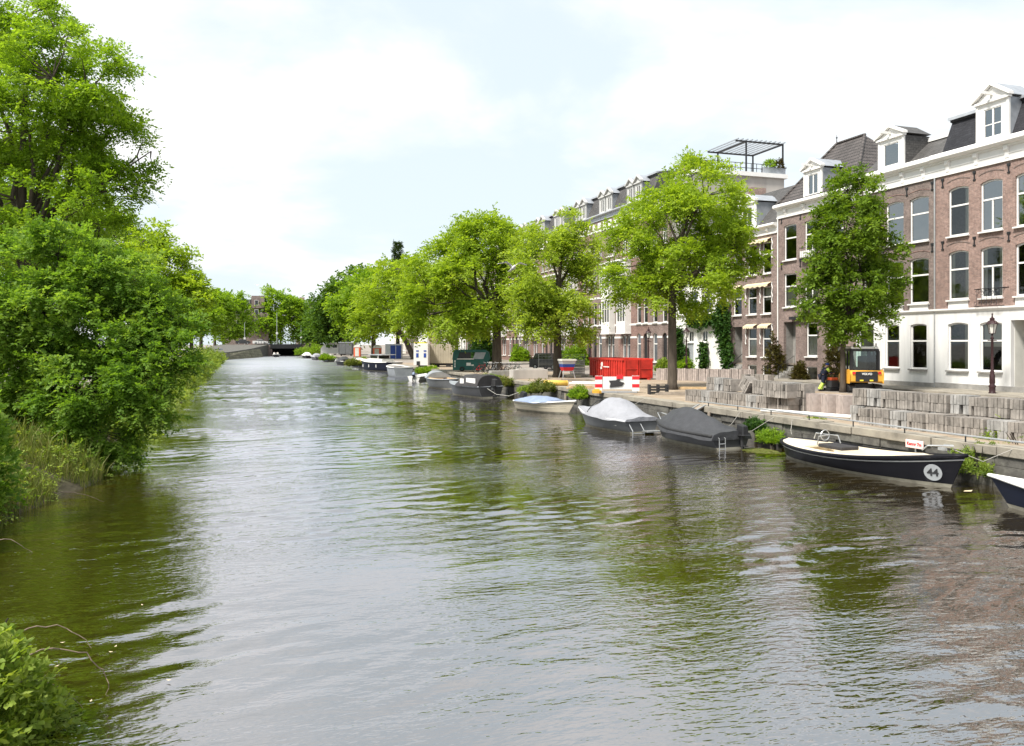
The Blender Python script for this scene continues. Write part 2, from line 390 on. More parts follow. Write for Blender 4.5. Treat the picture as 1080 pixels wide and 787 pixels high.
# conifer poking over the crowns
def conifer():
    rng = np.random.default_rng(21); x, y = D(419.5, 175); ztop = ZZ(254, x, y)
    root = thing('conifer_tree', (x, y, ZQ), 'dark pointed conifer rising above the round street trees', 'tree')
    tb = MB().tube([(x, y, ZQ-.1), (x, y, ZQ+8), (x+.3, y, ztop-.3)], [.45, .35, .05], 8); obj('trunk', tb, M['bark_dark'], root)
    n = 1900; t = rng.uniform(0, 1, n) ** .8; z = ztop - .3 - t * (ztop - 9)
    a = rng.uniform(0, 2*PI, n); r = (.35 + 1.55 * np.minimum(1, t*2.2)) * rng.uniform(.35, 1, n) * (1 + .35*np.sin(z*2.2))
    P = np.stack([x + r*np.cos(a)*.6, y + r*np.sin(a)*.6, z], 1); A = np.stack([np.cos(a), np.sin(a), .35*np.ones(n)], 1)
    V, ti = sprays(rng, P, A, np.full(n, .9), 8, .45, .35, .1); leaf_object('crown', V, ti, LM['conifer'], root, (x, y, ZQ))
conifer()
px_tree('hornbeam_tree', 889, 414, ZQ, [(906,200,24),(893,203,20),(895,238,34),(875,262,22),(936,285,18),(900,330,30),(912,240,20),(888,272,32),(912,275,24),(904,302,30),(876,305,28),(930,262,20),(856,312,18),(936,308,17),(890,338,24),(928,326,16),(862,288,18),(862,328,14),(876,235,18)], 'hornbeam',
    'slim upright street tree in front of the brown brick house', 18, GR, trunk_r=.17, fork=.38, nclump=300, rc=.62, ns=12, K=9, leaf=.17, outward=.45, inner=.4)
# far bank of trees by the bridge
GB = 'trees around the far bridge'
FB = [(272,371,[(274,335,17),(266,345,12),(284,345,12)],'mid','tree left of the lamp post on the far bridge'),(296,371,[(290,325,20),(300,340,18),(282,345,12),(305,322,12)],'mid','tallest tree directly behind the far bridge'),
      (318,371,[(314,335,17),(322,345,14),(330,338,13)],'mid','tree behind the right end of the far bridge'),(335,372,[(335,345,14),(341,335,12),(346,350,10)],'deep','dark tree between the far bridge and the quay boats')]
for i, (px, py, lo, mt, lb) in enumerate(FB):
    px_tree('far_tree', px, py, ZQ, lo, mt, lb, 30+i, GB, d=300 + 6*i if i < 3 else 255, trunk_r=.45, fork=.5, nclump=95, rc=2.9, ns=9, K=7, leaf=.85)
# left bank
GLB = 'trees along the left bank'
px_tree('elm_tree', 28, 431, ZQ, [(38,120,62,0),(92,92,34,-1),(62,38,36,0),(112,150,34,.5),(142,165,17,0),(100,205,38,-1),(18,215,50,-1),(-40,110,70,0),(160,158,9),(122,62,12),(20,20,36,1),(128,115,16,1),(75,160,40,1.5),(135,200,16),(-30,220,50),(-20,20,40),(105,235,26),(60,80,46,-1.5)], 'mid',
    'tall tree at the left edge of the picture reaching the sky', 41, GLB, trunk_r=.3, fork=.4, nclump=320, rc=.8, ns=22, K=11, leaf=.13, inner=.5)
for bx_, dd_, sd_, lb_ in ((48, 64, 51, 'tall tree half hidden behind the leftmost tall tree'), (118, 102, 52, 'tree behind the tall left tree, farther along the left bank road')):
    px_tree('elm_tree', bx_, 400, ZQ, [(bx_, 362-13*F/dd_, 4.2*F/dd_), (bx_-2.5*F/dd_, 362-9*F/dd_, 3.2*F/dd_), (bx_+2*F/dd_, 362-9.5*F/dd_, 3*F/dd_), (bx_, 362-6*F/dd_, 3*F/dd_)], 'mid', lb_, sd_, GLB, d=dd_, trunk_r=.4, fork=.4, nclump=170, rc=1.2, ns=10, K=9, leaf=.32)
px_tree('elm_tree', 150, 391, ZQ, [(160,285,34,0),(188,285,20,1),(150,258,22),(194,318,20),(128,298,30),(168,325,26),(140,335,24),(198,300,12),(178,262,16),(200,340,12)], 'lime',
    'yellow green tree behind the leafy water edge shrub', 42, GLB, trunk_r=.4, fork=.5, nclump=210, rc=1.5, ns=12, K=9, leaf=.34)
px_tree('elm_tree', 202, 378.5, ZQ, [(204,328,18),(194,338,18),(214,330,14),(208,315,12)], 'mid',
    'street tree with nearest visible trunk on the left bank', 43, GLB, trunk_r=.38, fork=.6, nclump=100, rc=2.0, ns=10, K=8, leaf=.5)
px_tree('elm_tree', 212, 375, ZQ, [(222,325,17),(214,338,16),(230,335,13),(216,318,12)], 'mid',
    'second trunk along the left bank, in front of parked cars', 44, GLB, trunk_r=.45, fork=.6, nclump=95, rc=2.3, ns=9, K=8, leaf=.6)
px_tree('elm_tree', 226.5, 371, ZQ, [(236,325,17),(248,336,14),(228,338,14),(256,344,9),(246,320,12),(240,345,12),(252,330,10)], 'mid',
    'farthest left bank tree, close to the sloping stone quay', 45, GLB, d=268, trunk_r=.5, fork=.6, nclump=95, rc=2.7, ns=9, K=8, leaf=.75)
px_tree('elm_shrub', 70, 482, .3, [(58,330,62,0),(125,345,54,.3),(92,415,56,-.3),(150,395,40,-.6),(28,290,48,.4),(178,368,26,0),(110,452,36,-.8),(196,392,15,0),(60,272,36,0),(140,300,34,.8),(30,380,52,.5),(185,340,20,.6),(165,430,22,-1),(105,290,34,.2),(75,470,22,-.6),(8,335,44,-.3),(0,420,40,.3),(165,330,26,1)], 'elm',
    'dense leafy shrub hanging over the water on the left bank', 46, None, cat='shrub', trunk_r=.13, fork=.25, nclump=470, rc=.58, ns=20, K=13, leaf=.1, wid=.58, droop=.22, inner=.45, bark=M['bark_dark'])
# ---- water
def water_mat():
    m, N, L, out = nodes('canal_water')
    tc = N('TexCoord')
    def noise(rot, scl, det=2.0, rough=.5, dist=0.0):
        mp = N('Mapping'); mp.inputs['Rotation'].default_value = (0, 0, R(rot)); mp.inputs['Scale'].default_value = (scl[0], scl[1], 1)
        L(tc.outputs['Object'], mp.inputs['Vector'])
        n = N('TexNoise', Scale=1.0, Detail=det, Roughness=rough, Distortion=dist); L(mp.outputs[0], n.inputs['Vector']); return n.outputs['Fac']
    def scaled(a, k, b=None):
        q = N('Math', operation='MULTIPLY'); L(a, q.inputs[0])
        if b is None: q.inputs[1].default_value = k
        else: L(b, q.inputs[1])
        return q.outputs[0]
    def add(a, b):
        q = N('Math', operation='ADD'); L(a, q.inputs[0]); L(b, q.inputs[1]); return q.outputs[0]
    patch = noise(20, (.1, .16), 2.0)
    pr = N('MapRange'); pr.inputs['From Min'].default_value = .36; pr.inputs['From Max'].default_value = .64; pr.inputs['To Min'].default_value = .2; pr.inputs['To Max'].default_value = 1.3
    L(patch, pr.inputs['Value'])
    swell = scaled(noise(24, (.3, .95), 1.5), .01)
    mid = scaled(noise(14, (2.0, 6.), 2.0, .5, .4), .013)
    small = scaled(noise(30, (5., 12.), 2.0, .5, .2), .0115)
    h = add(swell, scaled(add(mid, small), 1, pr.outputs[0]))
    bp = N('Bump', Strength=1.0, Distance=1.0); L(h, bp.inputs['Height'])
    df = N('BsdfDiffuse'); df.inputs['Color'].default_value = (.03, .021, .003, 1); L(bp.outputs[0], df.inputs['Normal'])
    gl = N('BsdfGlossy', Roughness=.05); gl.inputs['Color'].default_value = (.95, .95, 1.0, 1)
    sy = N('SeparateXYZ'); L(tc.outputs['Object'], sy.inputs[0]); rm_ = N('MapRange', interpolation_type='SMOOTHSTEP'); rm_.inputs['From Min'].default_value = 40; rm_.inputs['From Max'].default_value = 170; rm_.inputs['To Min'].default_value = .02; rm_.inputs['To Max'].default_value = .3; L(sy.outputs['Y'], rm_.inputs['Value']); L(rm_.outputs[0], gl.inputs['Roughness']); L(bp.outputs[0], gl.inputs['Normal'])
    fr = N('Fresnel', IOR=1.45); L(bp.outputs[0], fr.inputs['Normal'])
    ms = N('MapRange'); ms.inputs['From Min'].default_value = .0; ms.inputs['From Max'].default_value = .75; ms.inputs['To Min'].default_value = .38; ms.inputs['To Max'].default_value = .98
    L(fr.outputs[0], ms.inputs['Value'])
    mx = N('MixShader'); L(ms.outputs[0], mx.inputs['Fac']); L(df.outputs[0], mx.inputs[1]); L(gl.outputs[0], mx.inputs[2])
    L(mx.outputs[0], out.inputs['Surface']); return m
M['water'] = water_mat()
def water_mesh():
    """wind waves as real relief near the camera, flat sheets beyond"""
    rng = np.random.default_rng(12)
    xs = np.arange(-6.4, 20.81, .13); ys = [3.0]
    while ys[-1] < 190: ys.append(ys[-1] + min(.34, .07 + .0021*ys[-1]))
    ys = np.array(ys); X, Y = np.meshgrid(xs, ys)
    def field(n, l0, l1, spread, slope):
        Z = np.zeros_like(X); lam = np.exp(rng.uniform(np.log(l0), np.log(l1), n)); th = R(96) + rng.normal(0, spread, n)
        for l, t in zip(lam, th):
            k = 2*PI/l; Z += slope*math.sqrt(2.0/n)/k*np.sin(k*(math.cos(t)*X + math.sin(t)*Y) + rng.uniform(0, 2*PI))
        return Z
    pt = np.zeros_like(X)
    for i in range(9):
        a = rng.uniform(0, 2*PI); l = rng.uniform(6, 22); pt += np.sin(2*PI/l*(math.cos(a)*X + 1.3*math.sin(a)*Y) + rng.uniform(0, 6))
    pt = np.clip(.72 + .26*pt, .18, 1.35)
    far = np.clip((Y-14)/40, 0, 1)
    Z = field(22, 1.1, 3.2, .35, .009) + pt*(1+.8*far)*(field(40, .5, 1.1, .4, .04) + field(44, .32, .52, .5, .046)*np.clip(1.4-Y/60, 0, 1))
    ed = np.minimum.reduce([np.clip((X-xs[0])/.6, 0, 1), np.clip((xs[-1]-X)/.6, 0, 1), np.clip((ys[-1]-Y)/8, 0, 1), np.clip((Y-ys[0])/.6, 0, 1)])
    Z *= ed
    n0, n1 = X.shape; nv = n0*n1
    V = np.stack([X, Y, Z], -1).reshape(-1, 3).astype(np.float32)
    idx = np.arange(nv).reshape(n0, n1); Fq = np.stack([idx[:-1, :-1], idx[:-1, 1:], idx[1:, 1:], idx[1:, :-1]], -1).reshape(-1, 4)
    x0, x1, y0, y1 = xs[0], xs[-1], ys[0], ys[-1]
    ex = []; 
    for a, b, c, d in ((-14, 60, -40, y0), (-14, x0, y0, y1), (x1, 60, y0, y1), (-14, 60, y1, 480)): ex += [(a, c, 0), (b, c, 0), (b, d, 0), (a, d, 0)]
    V = np.concatenate([V, np.array(ex, np.float32)]); Fq = np.concatenate([Fq, np.arange(16).reshape(4, 4)+nv]).astype(np.int32)
    me = bpy.data.meshes.new('canal_water'); me.vertices.add(len(V)); me.vertices.foreach_set('co', V.ravel()); me.loops.add(Fq.size); me.loops.foreach_set('vertex_index', Fq.ravel())
    me.polygons.add(len(Fq)); me.polygons.foreach_set('loop_start', np.arange(0, Fq.size, 4, dtype=np.int32)); me.polygons.foreach_set('use_smooth', np.ones(len(Fq), dtype=bool)); me.materials.append(M['water']); me.update(calc_edges=True)
    tag(link('canal_water', me), kind='structure')
water_mesh()
# ---- land
YB = 262.0                         # far bridge
g = MB()
g.add([(XQ+.35, -60, ZQ), (900, -60, ZQ), (900, 1500, ZQ), (XQ+.35, 1500, ZQ)], [(0, 1, 2, 3)])
struct('right_street', g, M['asphalt'])
gs = MB(); rng = random.Random(3)
for (x0, x1, y0, y1) in ((20.4, 26.5, 8, 64), (26.5, 33, 34, 60), (21, 30, 64, 120)):
    gs.add([(x0, y0, ZQ+.004), (x1, y0, ZQ+.004), (x1, y1, ZQ+.004), (x0, y1, ZQ+.004)], [(0, 1, 2, 3)])
struct('sand_bed', gs, M['sand'])
sw = MB(); sw.box(38.2, XF+.2, 15, 400, ZQ-.2, ZQ+.1); struct('far_pavement', sw, M['kerb'])
lb = []                            # left bank outline
def xb(y): return -4.3 + (1.5 if y < 9.6 else 1.5*max(0, 1-(y-9.6)/1.8)) - (.55 if 12 < y < 25 else 0) + .22*math.sin(y*.55) + .12*math.sin(y*1.7)
ys = [-30 + 1.2*i for i in range(0, 160)] + [163 + 6*i for i in range(0, 17)]
prof = [(.35, -.35), (0, .06), (-.5, .35), (-1.3, .75), (-2.4, 1.02), (-3.6, ZQ), (-6, ZQ), (-900, ZQ)]
vs = []; fs = []; k = len(prof)
rg = np.random.default_rng(5)
for y in ys:
    for j, (dx, z) in enumerate(prof): vs.append((xb(y)+dx, y, z + (rg.uniform(-.07, .07) if 0 < j < 5 else 0)))
for i in range(len(ys)-1):
    for j in range(k-1): fs.append((i*k+j, i*k+j+1, (i+1)*k+j+1, (i+1)*k+j))
M['soil'] = pm('bank_soil', (.07, .06, .035), .95, .4, 2, bump=.04, bscale=5, col2=(.08, .1, .03))
struct('left_bank', MB().add(vs, fs), M['soil'], smooth=True)
struct('left_road', MB().add([(-900, -60, ZQ+.01), (-9.8, -60, ZQ+.01), (-9.8, YB-40, ZQ+.01), (-9.8, YB+200, ZQ+.01), (-900, YB+200, ZQ+.01)], [(0, 1, 2, 3, 4)]), M['asphalt'])
struct('far_ground', MB().add([(-900, YB+27, ZQ-.02), (XQ+1, YB+27, ZQ-.02), (XQ+1, 1500, ZQ-.02), (-900, 1500, ZQ-.02)], [(0, 1, 2, 3)]), M['asphalt'])
# sloping stone quay and ramp on the left, up to the bridge
zr = 3.55
rp = MB()
A0 = (-8.0, 196); A1 = (2.0, 232); A2 = (7.6, YB)
def ramp_wall(mb, P, Q, z0, z1, w=14):
    (x0, y0), (x1, y1) = P, Q
    mb.add([(x0, y0, -.4), (x1, y1, -.4), (x1, y1, z1), (x0, y0, z0), (x0-w, y0+2, z0), (x1-w, y1+2, z1), (x0-w, y0+2, -.4), (x1-w, y1+2, -.4)],
           [(0, 1, 2, 3), (3, 2, 5, 4), (0, 3, 4, 6), (1, 7, 5, 2)])
ramp_wall(rp, A0, A1, 1.15, 2.45); ramp_wall(rp, A1, A2, 2.45, zr)
struct('approach_ramp', rp, M['stone_dark'])
sq = MB()
for (P, Q, za, zb) in ((A0, A1, 1.0, 2.2), (A1, (4.6, 247), 2.2, 2.7)):
    sq.add([(P[0]+1.2, P[1]-.6, -.3), (Q[0]+1.2, Q[1]-.6, -.3), (Q[0]+.03, Q[1]-.03, zb), (P[0]+.03, P[1]-.03, za)], [(0, 1, 2, 3)])
M['quay_sand'] = pm('mossy_sandstone', (.36, .33, .24), .9, .35, .5, bump=.03, bscale=3, col2=(.3, .33, .2))
M['quay_blocks'] = brick('mossy_quay_blocks', (.26, .235, .17), (.19, .185, .12), (.09, .09, .06), 1.3, .42, .9, .45, .05)
struct('stone_quay_slope', sq, M['quay_blocks'])
# ---- bridge
br = thing('canal_bridge', (13, YB, ZQ), 'low steel girder bridge with brick abutment closing the far end', 'bridge')
bx0, bx1 = FX(287, YB), FX(316, YB)
ab = MB(); ab.box(A2[0]-3.5, bx0, YB-.8, YB+26, -.4, zr-.1); ab.box(bx1, bx1+9, YB-.8, YB+26, -.4, zr-.1); obj('abutment', ab, M['brick_purple'], br)
gd = MB(); gd.box(bx0-.6, bx1+.6, YB-1, YB-.6, 2.35, 3.6); gd.box(bx0-.6, bx1+.6, YB+25.6, YB+26, 1.4, 3.6); obj('girder', gd, M['black'], br)
dk = MB(); dk.box(A2[0]-3.5, bx1+9, YB-.6, YB+25.6, zr-.05, zr+.12); dk.box(bx0+.01, bx1-.01, YB-.5, YB+25.5, 2.7, 3.2); dk.box(bx0+.02, bx1-.02, YB+25, YB+25.4, -.3, 2.6); obj('deck', dk, M['black'], br)  # black end wall under the deck is added, standing for shade beneath the span
rl = MB()
for i in range(24): xx = bx0-4 + i*(bx1-bx0+10)/23; rl.box(xx-.05, xx+.05, YB-.75, YB-.65, zr, zr+1.1)
for z in (zr+.45, zr+1.1): rl.box(bx0-4, bx1+6, YB-.76, YB-.64, z-.04, z+.01)
obj('railing', rl, M['black'], br)
# ---- quay wall on the right
qw = thing('quay_wall', (XQ, 100, 0), 'low dark stone quay wall with pale coping along the right bank', 'quay wall')
q = MB(); rr = random.Random(9)
y = -20.0
while y < YB-2:
    L_ = rr.uniform(.7, 1.7); z = -.5
    for hh in (.75, .35, .28):
        dx = rr.uniform(-.05, .06); q.box(XQ+dx, XQ+.6, y+.01, y+L_-.015, z, z+hh-.012); z += hh
    y += L_ if y < 70 else 4
    if y >= 70: q.box(XQ+.02, XQ+.6, y-4, y, -.5, .85)
obj('stonework', q, M['stone_dark'], qw)
cp = MB(); y = -20.0
while y < YB-2:
    L_ = rr.uniform(1.1, 2.3) if y < 90 else 8
    dz = rr.uniform(-.02, .02); cp.box(XQ-.08+rr.uniform(-.03, .03), XQ+.62, y+.012, y+L_-.012, .87, ZQ+.03+dz); y += L_
obj('coping', cp, M['kerb'], qw, bevel=.02)
# timber fender posts standing in front of the wall
for i, yy in enumerate((14.6, 27.2, 28.3, 31.9, 34.6, 39.4, 41.0, 48.8)):
    h = rr.uniform(.5, .95)
    t = MB().tube([(XQ-.2, yy, -.6), (XQ-.16+rr.uniform(-.03, .03), yy+rr.uniform(-.05, .05), h)], [.085, .075], 8)
    tag(obj('mooring_post', t, M['wood'], org=(XQ-.2, yy, -.6)), 'short weathered timber post standing in the water against the quay wall', 'post', 'timber posts along the quay wall')
# low handrail on the coping
hr = thing('quay_rail', (XQ, 22, ZQ), 'low pale pipe rail along the quay edge behind the black boat', 'railing')
t = MB(); t.tube([(XQ+.03, 11, 1.34), (XQ+.02, 19, 1.31), (XQ+.05, 26, 1.33), (XQ+.03, 33, 1.32)], .028, 6); obj('rail', t, M['grey_metal'], hr)
for i in range(10):
    yy = 11.5 + 2.3*i; obj('post', MB().tube([(XQ+.03, yy, ZQ), (XQ+.03, yy, 1.33)], .022, 6), M['dark'], hr)
# ---- houses
WC = {}
def arcpts(ya, yb, zb, rise, n=9):
    if rise <= 0: return [(ya, zb), (yb, zb)]
    if rise >= (yb-ya)/2 - 1e-6:
        c = (ya+yb)/2; r = (yb-ya)/2
        return [(c - r*math.cos(PI*i/(n-1)), zb-rise+rise*math.sin(PI*i/(n-1))) for i in range(n)]
    w = (yb-ya)/2; rad = (w*w + rise*rise) / (2*rise); c = (ya+yb)/2; cz = zb - rad; a = math.asin(w/rad)
    return [(c + rad*math.sin(-a + 2*a*i/(n-1)), cz + rad*math.cos(-a + 2*a*i/(n-1))) for i in range(n)]
def outline(ya, yb, za, zb, rise): return [(yb, za), (ya, za)] + arcpts(ya, yb, zb, rise)
def wall_front(mb, x, ya, yb, za, zb, holes, depth=.24, mi=0):
    hs = [h for h in holes if h[1] > ya and h[0] < yb and h[3] > za and h[2] < zb]
    Ys = sorted({ya, yb, *[min(max(v, ya), yb) for h in hs for v in h[:2]]}); Zs = sorted({za, zb, *[min(max(v, za), zb) for h in hs for v in h[2:4]]})
    for i in range(len(Ys)-1):
        for j in range(len(Zs)-1):
            cy, cz = (Ys[i]+Ys[i+1])/2, (Zs[j]+Zs[j+1])/2
            if any(h[0] < cy < h[1] and h[2] < cz < h[3] for h in hs): continue
            mb.add([(x, Ys[i], Zs[j]), (x, Ys[i+1], Zs[j]), (x, Ys[i+1], Zs[j+1]), (x, Ys[i], Zs[j+1])], [(0, 1, 2, 3)], mi)
    for h in hs:
        o = outline(*h[:4], h[4]); n = len(o)
        mb.add([(x, a, b) for a, b in o] + [(x+depth, a, b) for a, b in o], [(i, (i+1) % n, n+(i+1) % n, n+i) for i in range(n)], mi)
        if h[4] > 0:
            ar = arcpts(h[0], h[1], h[3], h[4]); m = len(ar)//2
            for cy, seg in ((h[0], ar[:m+1]), (h[1], ar[m:])):
                for p, r_ in zip(seg[:-1], seg[1:]): mb.add([(x, cy, h[3]), (x, *p), (x, *r_)], [(0, 1, 2)], mi)
def ring(mb, O, I, x0, x1, mi=0):
    n = len(O)
    vs = [(x0, a, b) for a, b in O] + [(x0, a, b) for a, b in I] + [(x1, a, b) for a, b in O] + [(x1, a, b) for a, b in I]
    fs = []
    for i in range(n):
        j = (i+1) % n
        fs += [(i, j, n+j, n+i), (n+i, n+j, 3*n+j, 3*n+i), (i, 2*n+i, 2*n+j, j)]
    mb.add(vs, fs, mi)
def win_meshes(w, h, rise, style, fw=.095, lo=False):
    """frame, pane, curtain, sill meshes with the origin at the bottom middle, facing -x"""
    key = (round(w, 2), round(h, 2), round(rise, 2), style, fw, lo)
    if key in WC: return WC[key]
    f = MB(); O = outline(-w/2, w/2, 0, h, rise); I = outline(-w/2+fw, w/2-fw, fw*1.1, h-fw, max(0, rise*.85) if rise < w/2-.01 else w/2-fw)
    ring(f, O, I, 0, .09)
    if 'T' in style: z = h*.62; f.box(-.012, .06, -w/2+fw*.6, w/2-fw*.6, z-.05, z+.05)
    if 'M' in style: z1 = h*.6 if 'T' in style else h-fw; f.box(.01, .055, -.05, .05, fw, z1)
    if 'C' in style: z = h*.45; f.box(.02, .05, -w/2+fw*.6, w/2-fw*.6, z-.03, z+.03)
    if 'D' in style: f.box(.0, .06, -w/2+.05, w/2-.05, h*.3-.04, h*.3+.04)
    p = MB(); n = len(I); p.add([(.05, a, b) for a, b in I], [tuple(range(n))])
    c = MB()
    def cur(y0, y1, z0, z1, k=12, x=.13):
        vs = [(x + .025*math.sin(i*2.3), y0 + (y1-y0)*i/k, z) for i in range(k+1) for z in (z0, z1)]
        c.add(vs, [(2*i, 2*i+2, 2*i+3, 2*i+1) for i in range(k)])
    if 's' in style: cur(-w/2, -w*.24, .05, h); cur(w*.3, w/2, .05, h)
    if 'l' in style: cur(-w/2, -w*.2, .05, h)
    if 'f' in style: cur(-w/2, w/2, .05, h*.6)
    if 'b' in style: c.add([(.2, -w/2, h*.5), (.2, w/2, h*.5), (.2, w/2, h), (.2, -w/2, h)], [(0, 1, 2, 3)])
    if 'B' in style: c.add([(.16, -w/2, .04), (.16, w/2, .04), (.16, w/2, h), (.16, -w/2, h)], [(0, 1, 2, 3)])
    s = MB(); s.box(-.17, .06, -w/2-.07, w/2+.07, -.09, -.002)
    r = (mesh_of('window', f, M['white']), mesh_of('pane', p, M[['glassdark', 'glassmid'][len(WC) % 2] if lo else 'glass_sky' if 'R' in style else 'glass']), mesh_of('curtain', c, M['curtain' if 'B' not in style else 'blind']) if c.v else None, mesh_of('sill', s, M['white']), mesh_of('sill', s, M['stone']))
    WC[key] = r; return r
def window(root, x, ya, yb, za, zb, rise=0, style='T', sill='w', lo=False, name='window'):
    o = ORG[root.name]; fm, p, c, s, s2 = win_meshes(yb-ya, zb-za, rise, style, lo=lo)
    w = link(name, fm, root, (x-o[0], (ya+yb)/2-o[1], za-o[2])); ORG[w.name] = (x, (ya+yb)/2, za)
    link('pane', p, w)
    if c: link('curtain', c, w)
    if sill: link('sill', s if sill == 'w' else s2, w, (-.1, 0, 0))
    return w
def shell(mb, x, ya, yb, za, zb, dp=11, mi=0):
    e = .004
    mb.add([(x, ya+e, za), (x+dp, ya+e, za), (x+dp, ya+e, zb), (x, ya+e, zb)], [(0, 1, 2, 3)], mi)
    mb.add([(x, yb-e, za), (x+dp, yb-e, za), (x+dp, yb-e, zb), (x, yb-e, zb)], [(0, 1, 2, 3)], mi)
    mb.add([(x+dp, ya+e, za), (x+dp, yb-e, za), (x+dp, yb-e, zb), (x+dp, ya+e, zb)], [(0, 1, 2, 3)], mi)
    mb.add([(x+.02, ya+e, zb-.01), (x+dp, ya+e, zb-.01), (x+dp, yb-e, zb-.01), (x+.02, yb-e, zb-.01)], [(0, 1, 2, 3)], mi)
def rooms(root, ya, yb, za, zb, floors, x=XF):
    """floor slabs and a dim back wall so that one cannot look through the house"""
    mb = MB()
    for z in floors: mb.box(x+.27, x+4, ya+.02, yb-.02, z-.15, z)
    mb.box(x+4, x+4.1, ya+.02, yb-.02, za, zb-.1)
    obj('interior', mb, M['roomdark'], root)
def cornice(root, ya, yb, zfb, zct, x=XF, nb=0, proj=.5, name='cornice', mat='white'):
    """frieze from zfb, crown up to zct"""
    h = zct - zfb; c0 = zfb + h*.62
    prof = [(x+.02, zfb), (x-.1, zfb), (x-.1, zfb+.12), (x-.05, zfb+.15), (x-.05, zfb+h*.3), (x-.09, zfb+h*.31), (x-.09, zfb+h*.35), (x-.05, zfb+h*.36), (x-.05, c0-.04), (x-.18, c0), (x-.18, c0+h*.07), (x-proj+.1, c0+h*.1), (x-proj, c0+h*.17), (x-proj, zct-.08), (x-proj+.08, zct), (x+.3, zct+.02)]
    c = obj(name, MB().prism(prof, 'y', ya, yb), M[mat], root)
    for i in range(nb):
        y = ya + (yb-ya)*(i+.5)/nb if nb > 1 else (ya+yb)/2
        b = MB().prism([(x-.05, zfb+.16), (x-.11, zfb+.2), (x-.13, c0-.34), (x-.24, c0-.2), (x-.26, c0+.01), (x-.05, c0+.01)], 'y', y-.13, y+.13)
        obj('bracket', b, M[mat], c)
    return c
def dormer(root, yc, w, zb, zt, ped, x=XF+.12, dp=2.2, style='MC', beam=True, cheek='lead', wfrac=.56, bot=.12, lo=False, trim='white'):
    o = ORG[root.name]; h = zt - zb
    org = (x, yc, zb)
    d = link('dormer', None, root, (org[0]-o[0], org[1]-o[1], org[2]-o[2])); ORG[d.name] = org
    mb = MB(); ww = w*wfrac; hole = (yc-ww/2, yc+ww/2, zb+h*bot, zt-h*.14, 0)
    wall_front(mb, x, yc-w/2, yc+w/2, zb, zt, [hole], .1)
    mb.box(x-.05, x+.1, yc-w/2-.02, yc-w/2+.12, zb, zt-.02); mb.box(x-.05, x+.1, yc+w/2-.12, yc+w/2+.02, zb, zt-.02)
    mb.box(x-.16, x+.1, yc-w/2-.12, yc+w/2+.12, zt, zt+.14)
    if ped > 0:
        mb.prism([(yc-w/2-.05, zt+.14), (yc+w/2+.05, zt+.14), (yc, zt+ped)], 'x', x-.04, x+.1)
        for sg in (-1, 1):
            a = (yc+sg*(w/2+.2), zt+.12); b = (yc, zt+ped+.04)
            mb.prism([a, b, (b[0], b[1]+.17), (a[0], a[1]+.17)], 'x', x-.26, x+.12)
    m = mesh_of('dormer', mb, M[trim], org); d2 = link('dormer_front', m, d); ORG[d2.name] = org
    side = MB()
    side.box(x+.1, x+dp, yc-w/2+.03, yc+w/2-.03, zb, zb+.02)
    for sg in (-1, 1):
        yy = yc+sg*(w/2-.01); side.add([(x+.1, yy, zb), (x+dp, yy, zb), (x+dp, yy, zt+.05), (x+.1, yy, zt+.05)], [(0, 1, 2, 3)])
    if ped > 0: side.prism([(yc-w/2-.16, zt+.15), (yc, zt+ped+.2), (yc+w/2+.16, zt+.15)], 'x', x+.1, x+dp)
    else: side.box(x-.1, x+dp, yc-w/2-.1, yc+w/2+.1, zt+.141, zt+.22)
    link('dormer_side', mesh_of('dormer_side', side, M[cheek], org), d)
    fm, p, c, s, _ = win_meshes(ww, hole[3]-hole[2], 0, style, fw=.06, lo=lo)
    wf = link('dormer_window', fm, d, (.03, 0, h*bot))
    pn = link('pane', p, d, (.03, 0, h*bot))
    if beam:
        bm = MB().box(x-.95, x+.3, yc-.07, yc+.07, zt+ped*.42, zt+ped*.42+.16); link('hoist_beam', mesh_of('hoist_beam', bm, M[trim], org), d)
    return d
def anchors(root, pts, x=XF):
    mb = MB()
    for y, z in pts:
        b = MB(); b.box(x-.05, x-.01, y-.035, y+.035, z-.28, z+.28); b.box(x-.055, x-.012, y-.11, y+.11, z+.15, z+.28); b.box(x-.055, x-.012, y-.09, y+.09, z-.28, z-.2)
        obj('wall_anchor', b, M['black'], root)
def archline(mb, ya, yb, zb, rise, x, t=.05, over=.1):
    a = arcpts(ya-over, yb+over, zb, rise); 
    for p, q in zip(a[:-1], a[1:]): mb.add([(x-.02, *p), (x-.02, *q), (x-.02, q[0], q[1]+t), (x-.02, p[0], p[1]+t), (x, *p), (x, *q), (x, q[0], q[1]+t), (x, p[0], p[1]+t)], [(0,1,2,3),(0,4,5,1),(3,2,6,7)])

yr = [FY(1000.3), FY(1034.0), FY(1070.9)]; sp1 = (yr[0]-yr[2])/2; yr = [yr[0]-sp1*i for i in range(4)]; W1 = FY(1000.3)-FY(1021.7)
H1a, H1b = yr[3]-W1-.9, FY(986.5)
yref = FY(1000.0)
def zq(py): return ZZ(py, XF, yref)
ZCT, ZFB = zq(161.7), ZF(980, 189.7)
z2b, z2t, z1b, z1t, zgb, zgt = zq(250.2), zq(199.2), zq(316.8), zq(265.6), zq(390.5), zq(340.6)
zband = zq(329.8); zfl1 = zq(326.5); zplinth = zq(404)
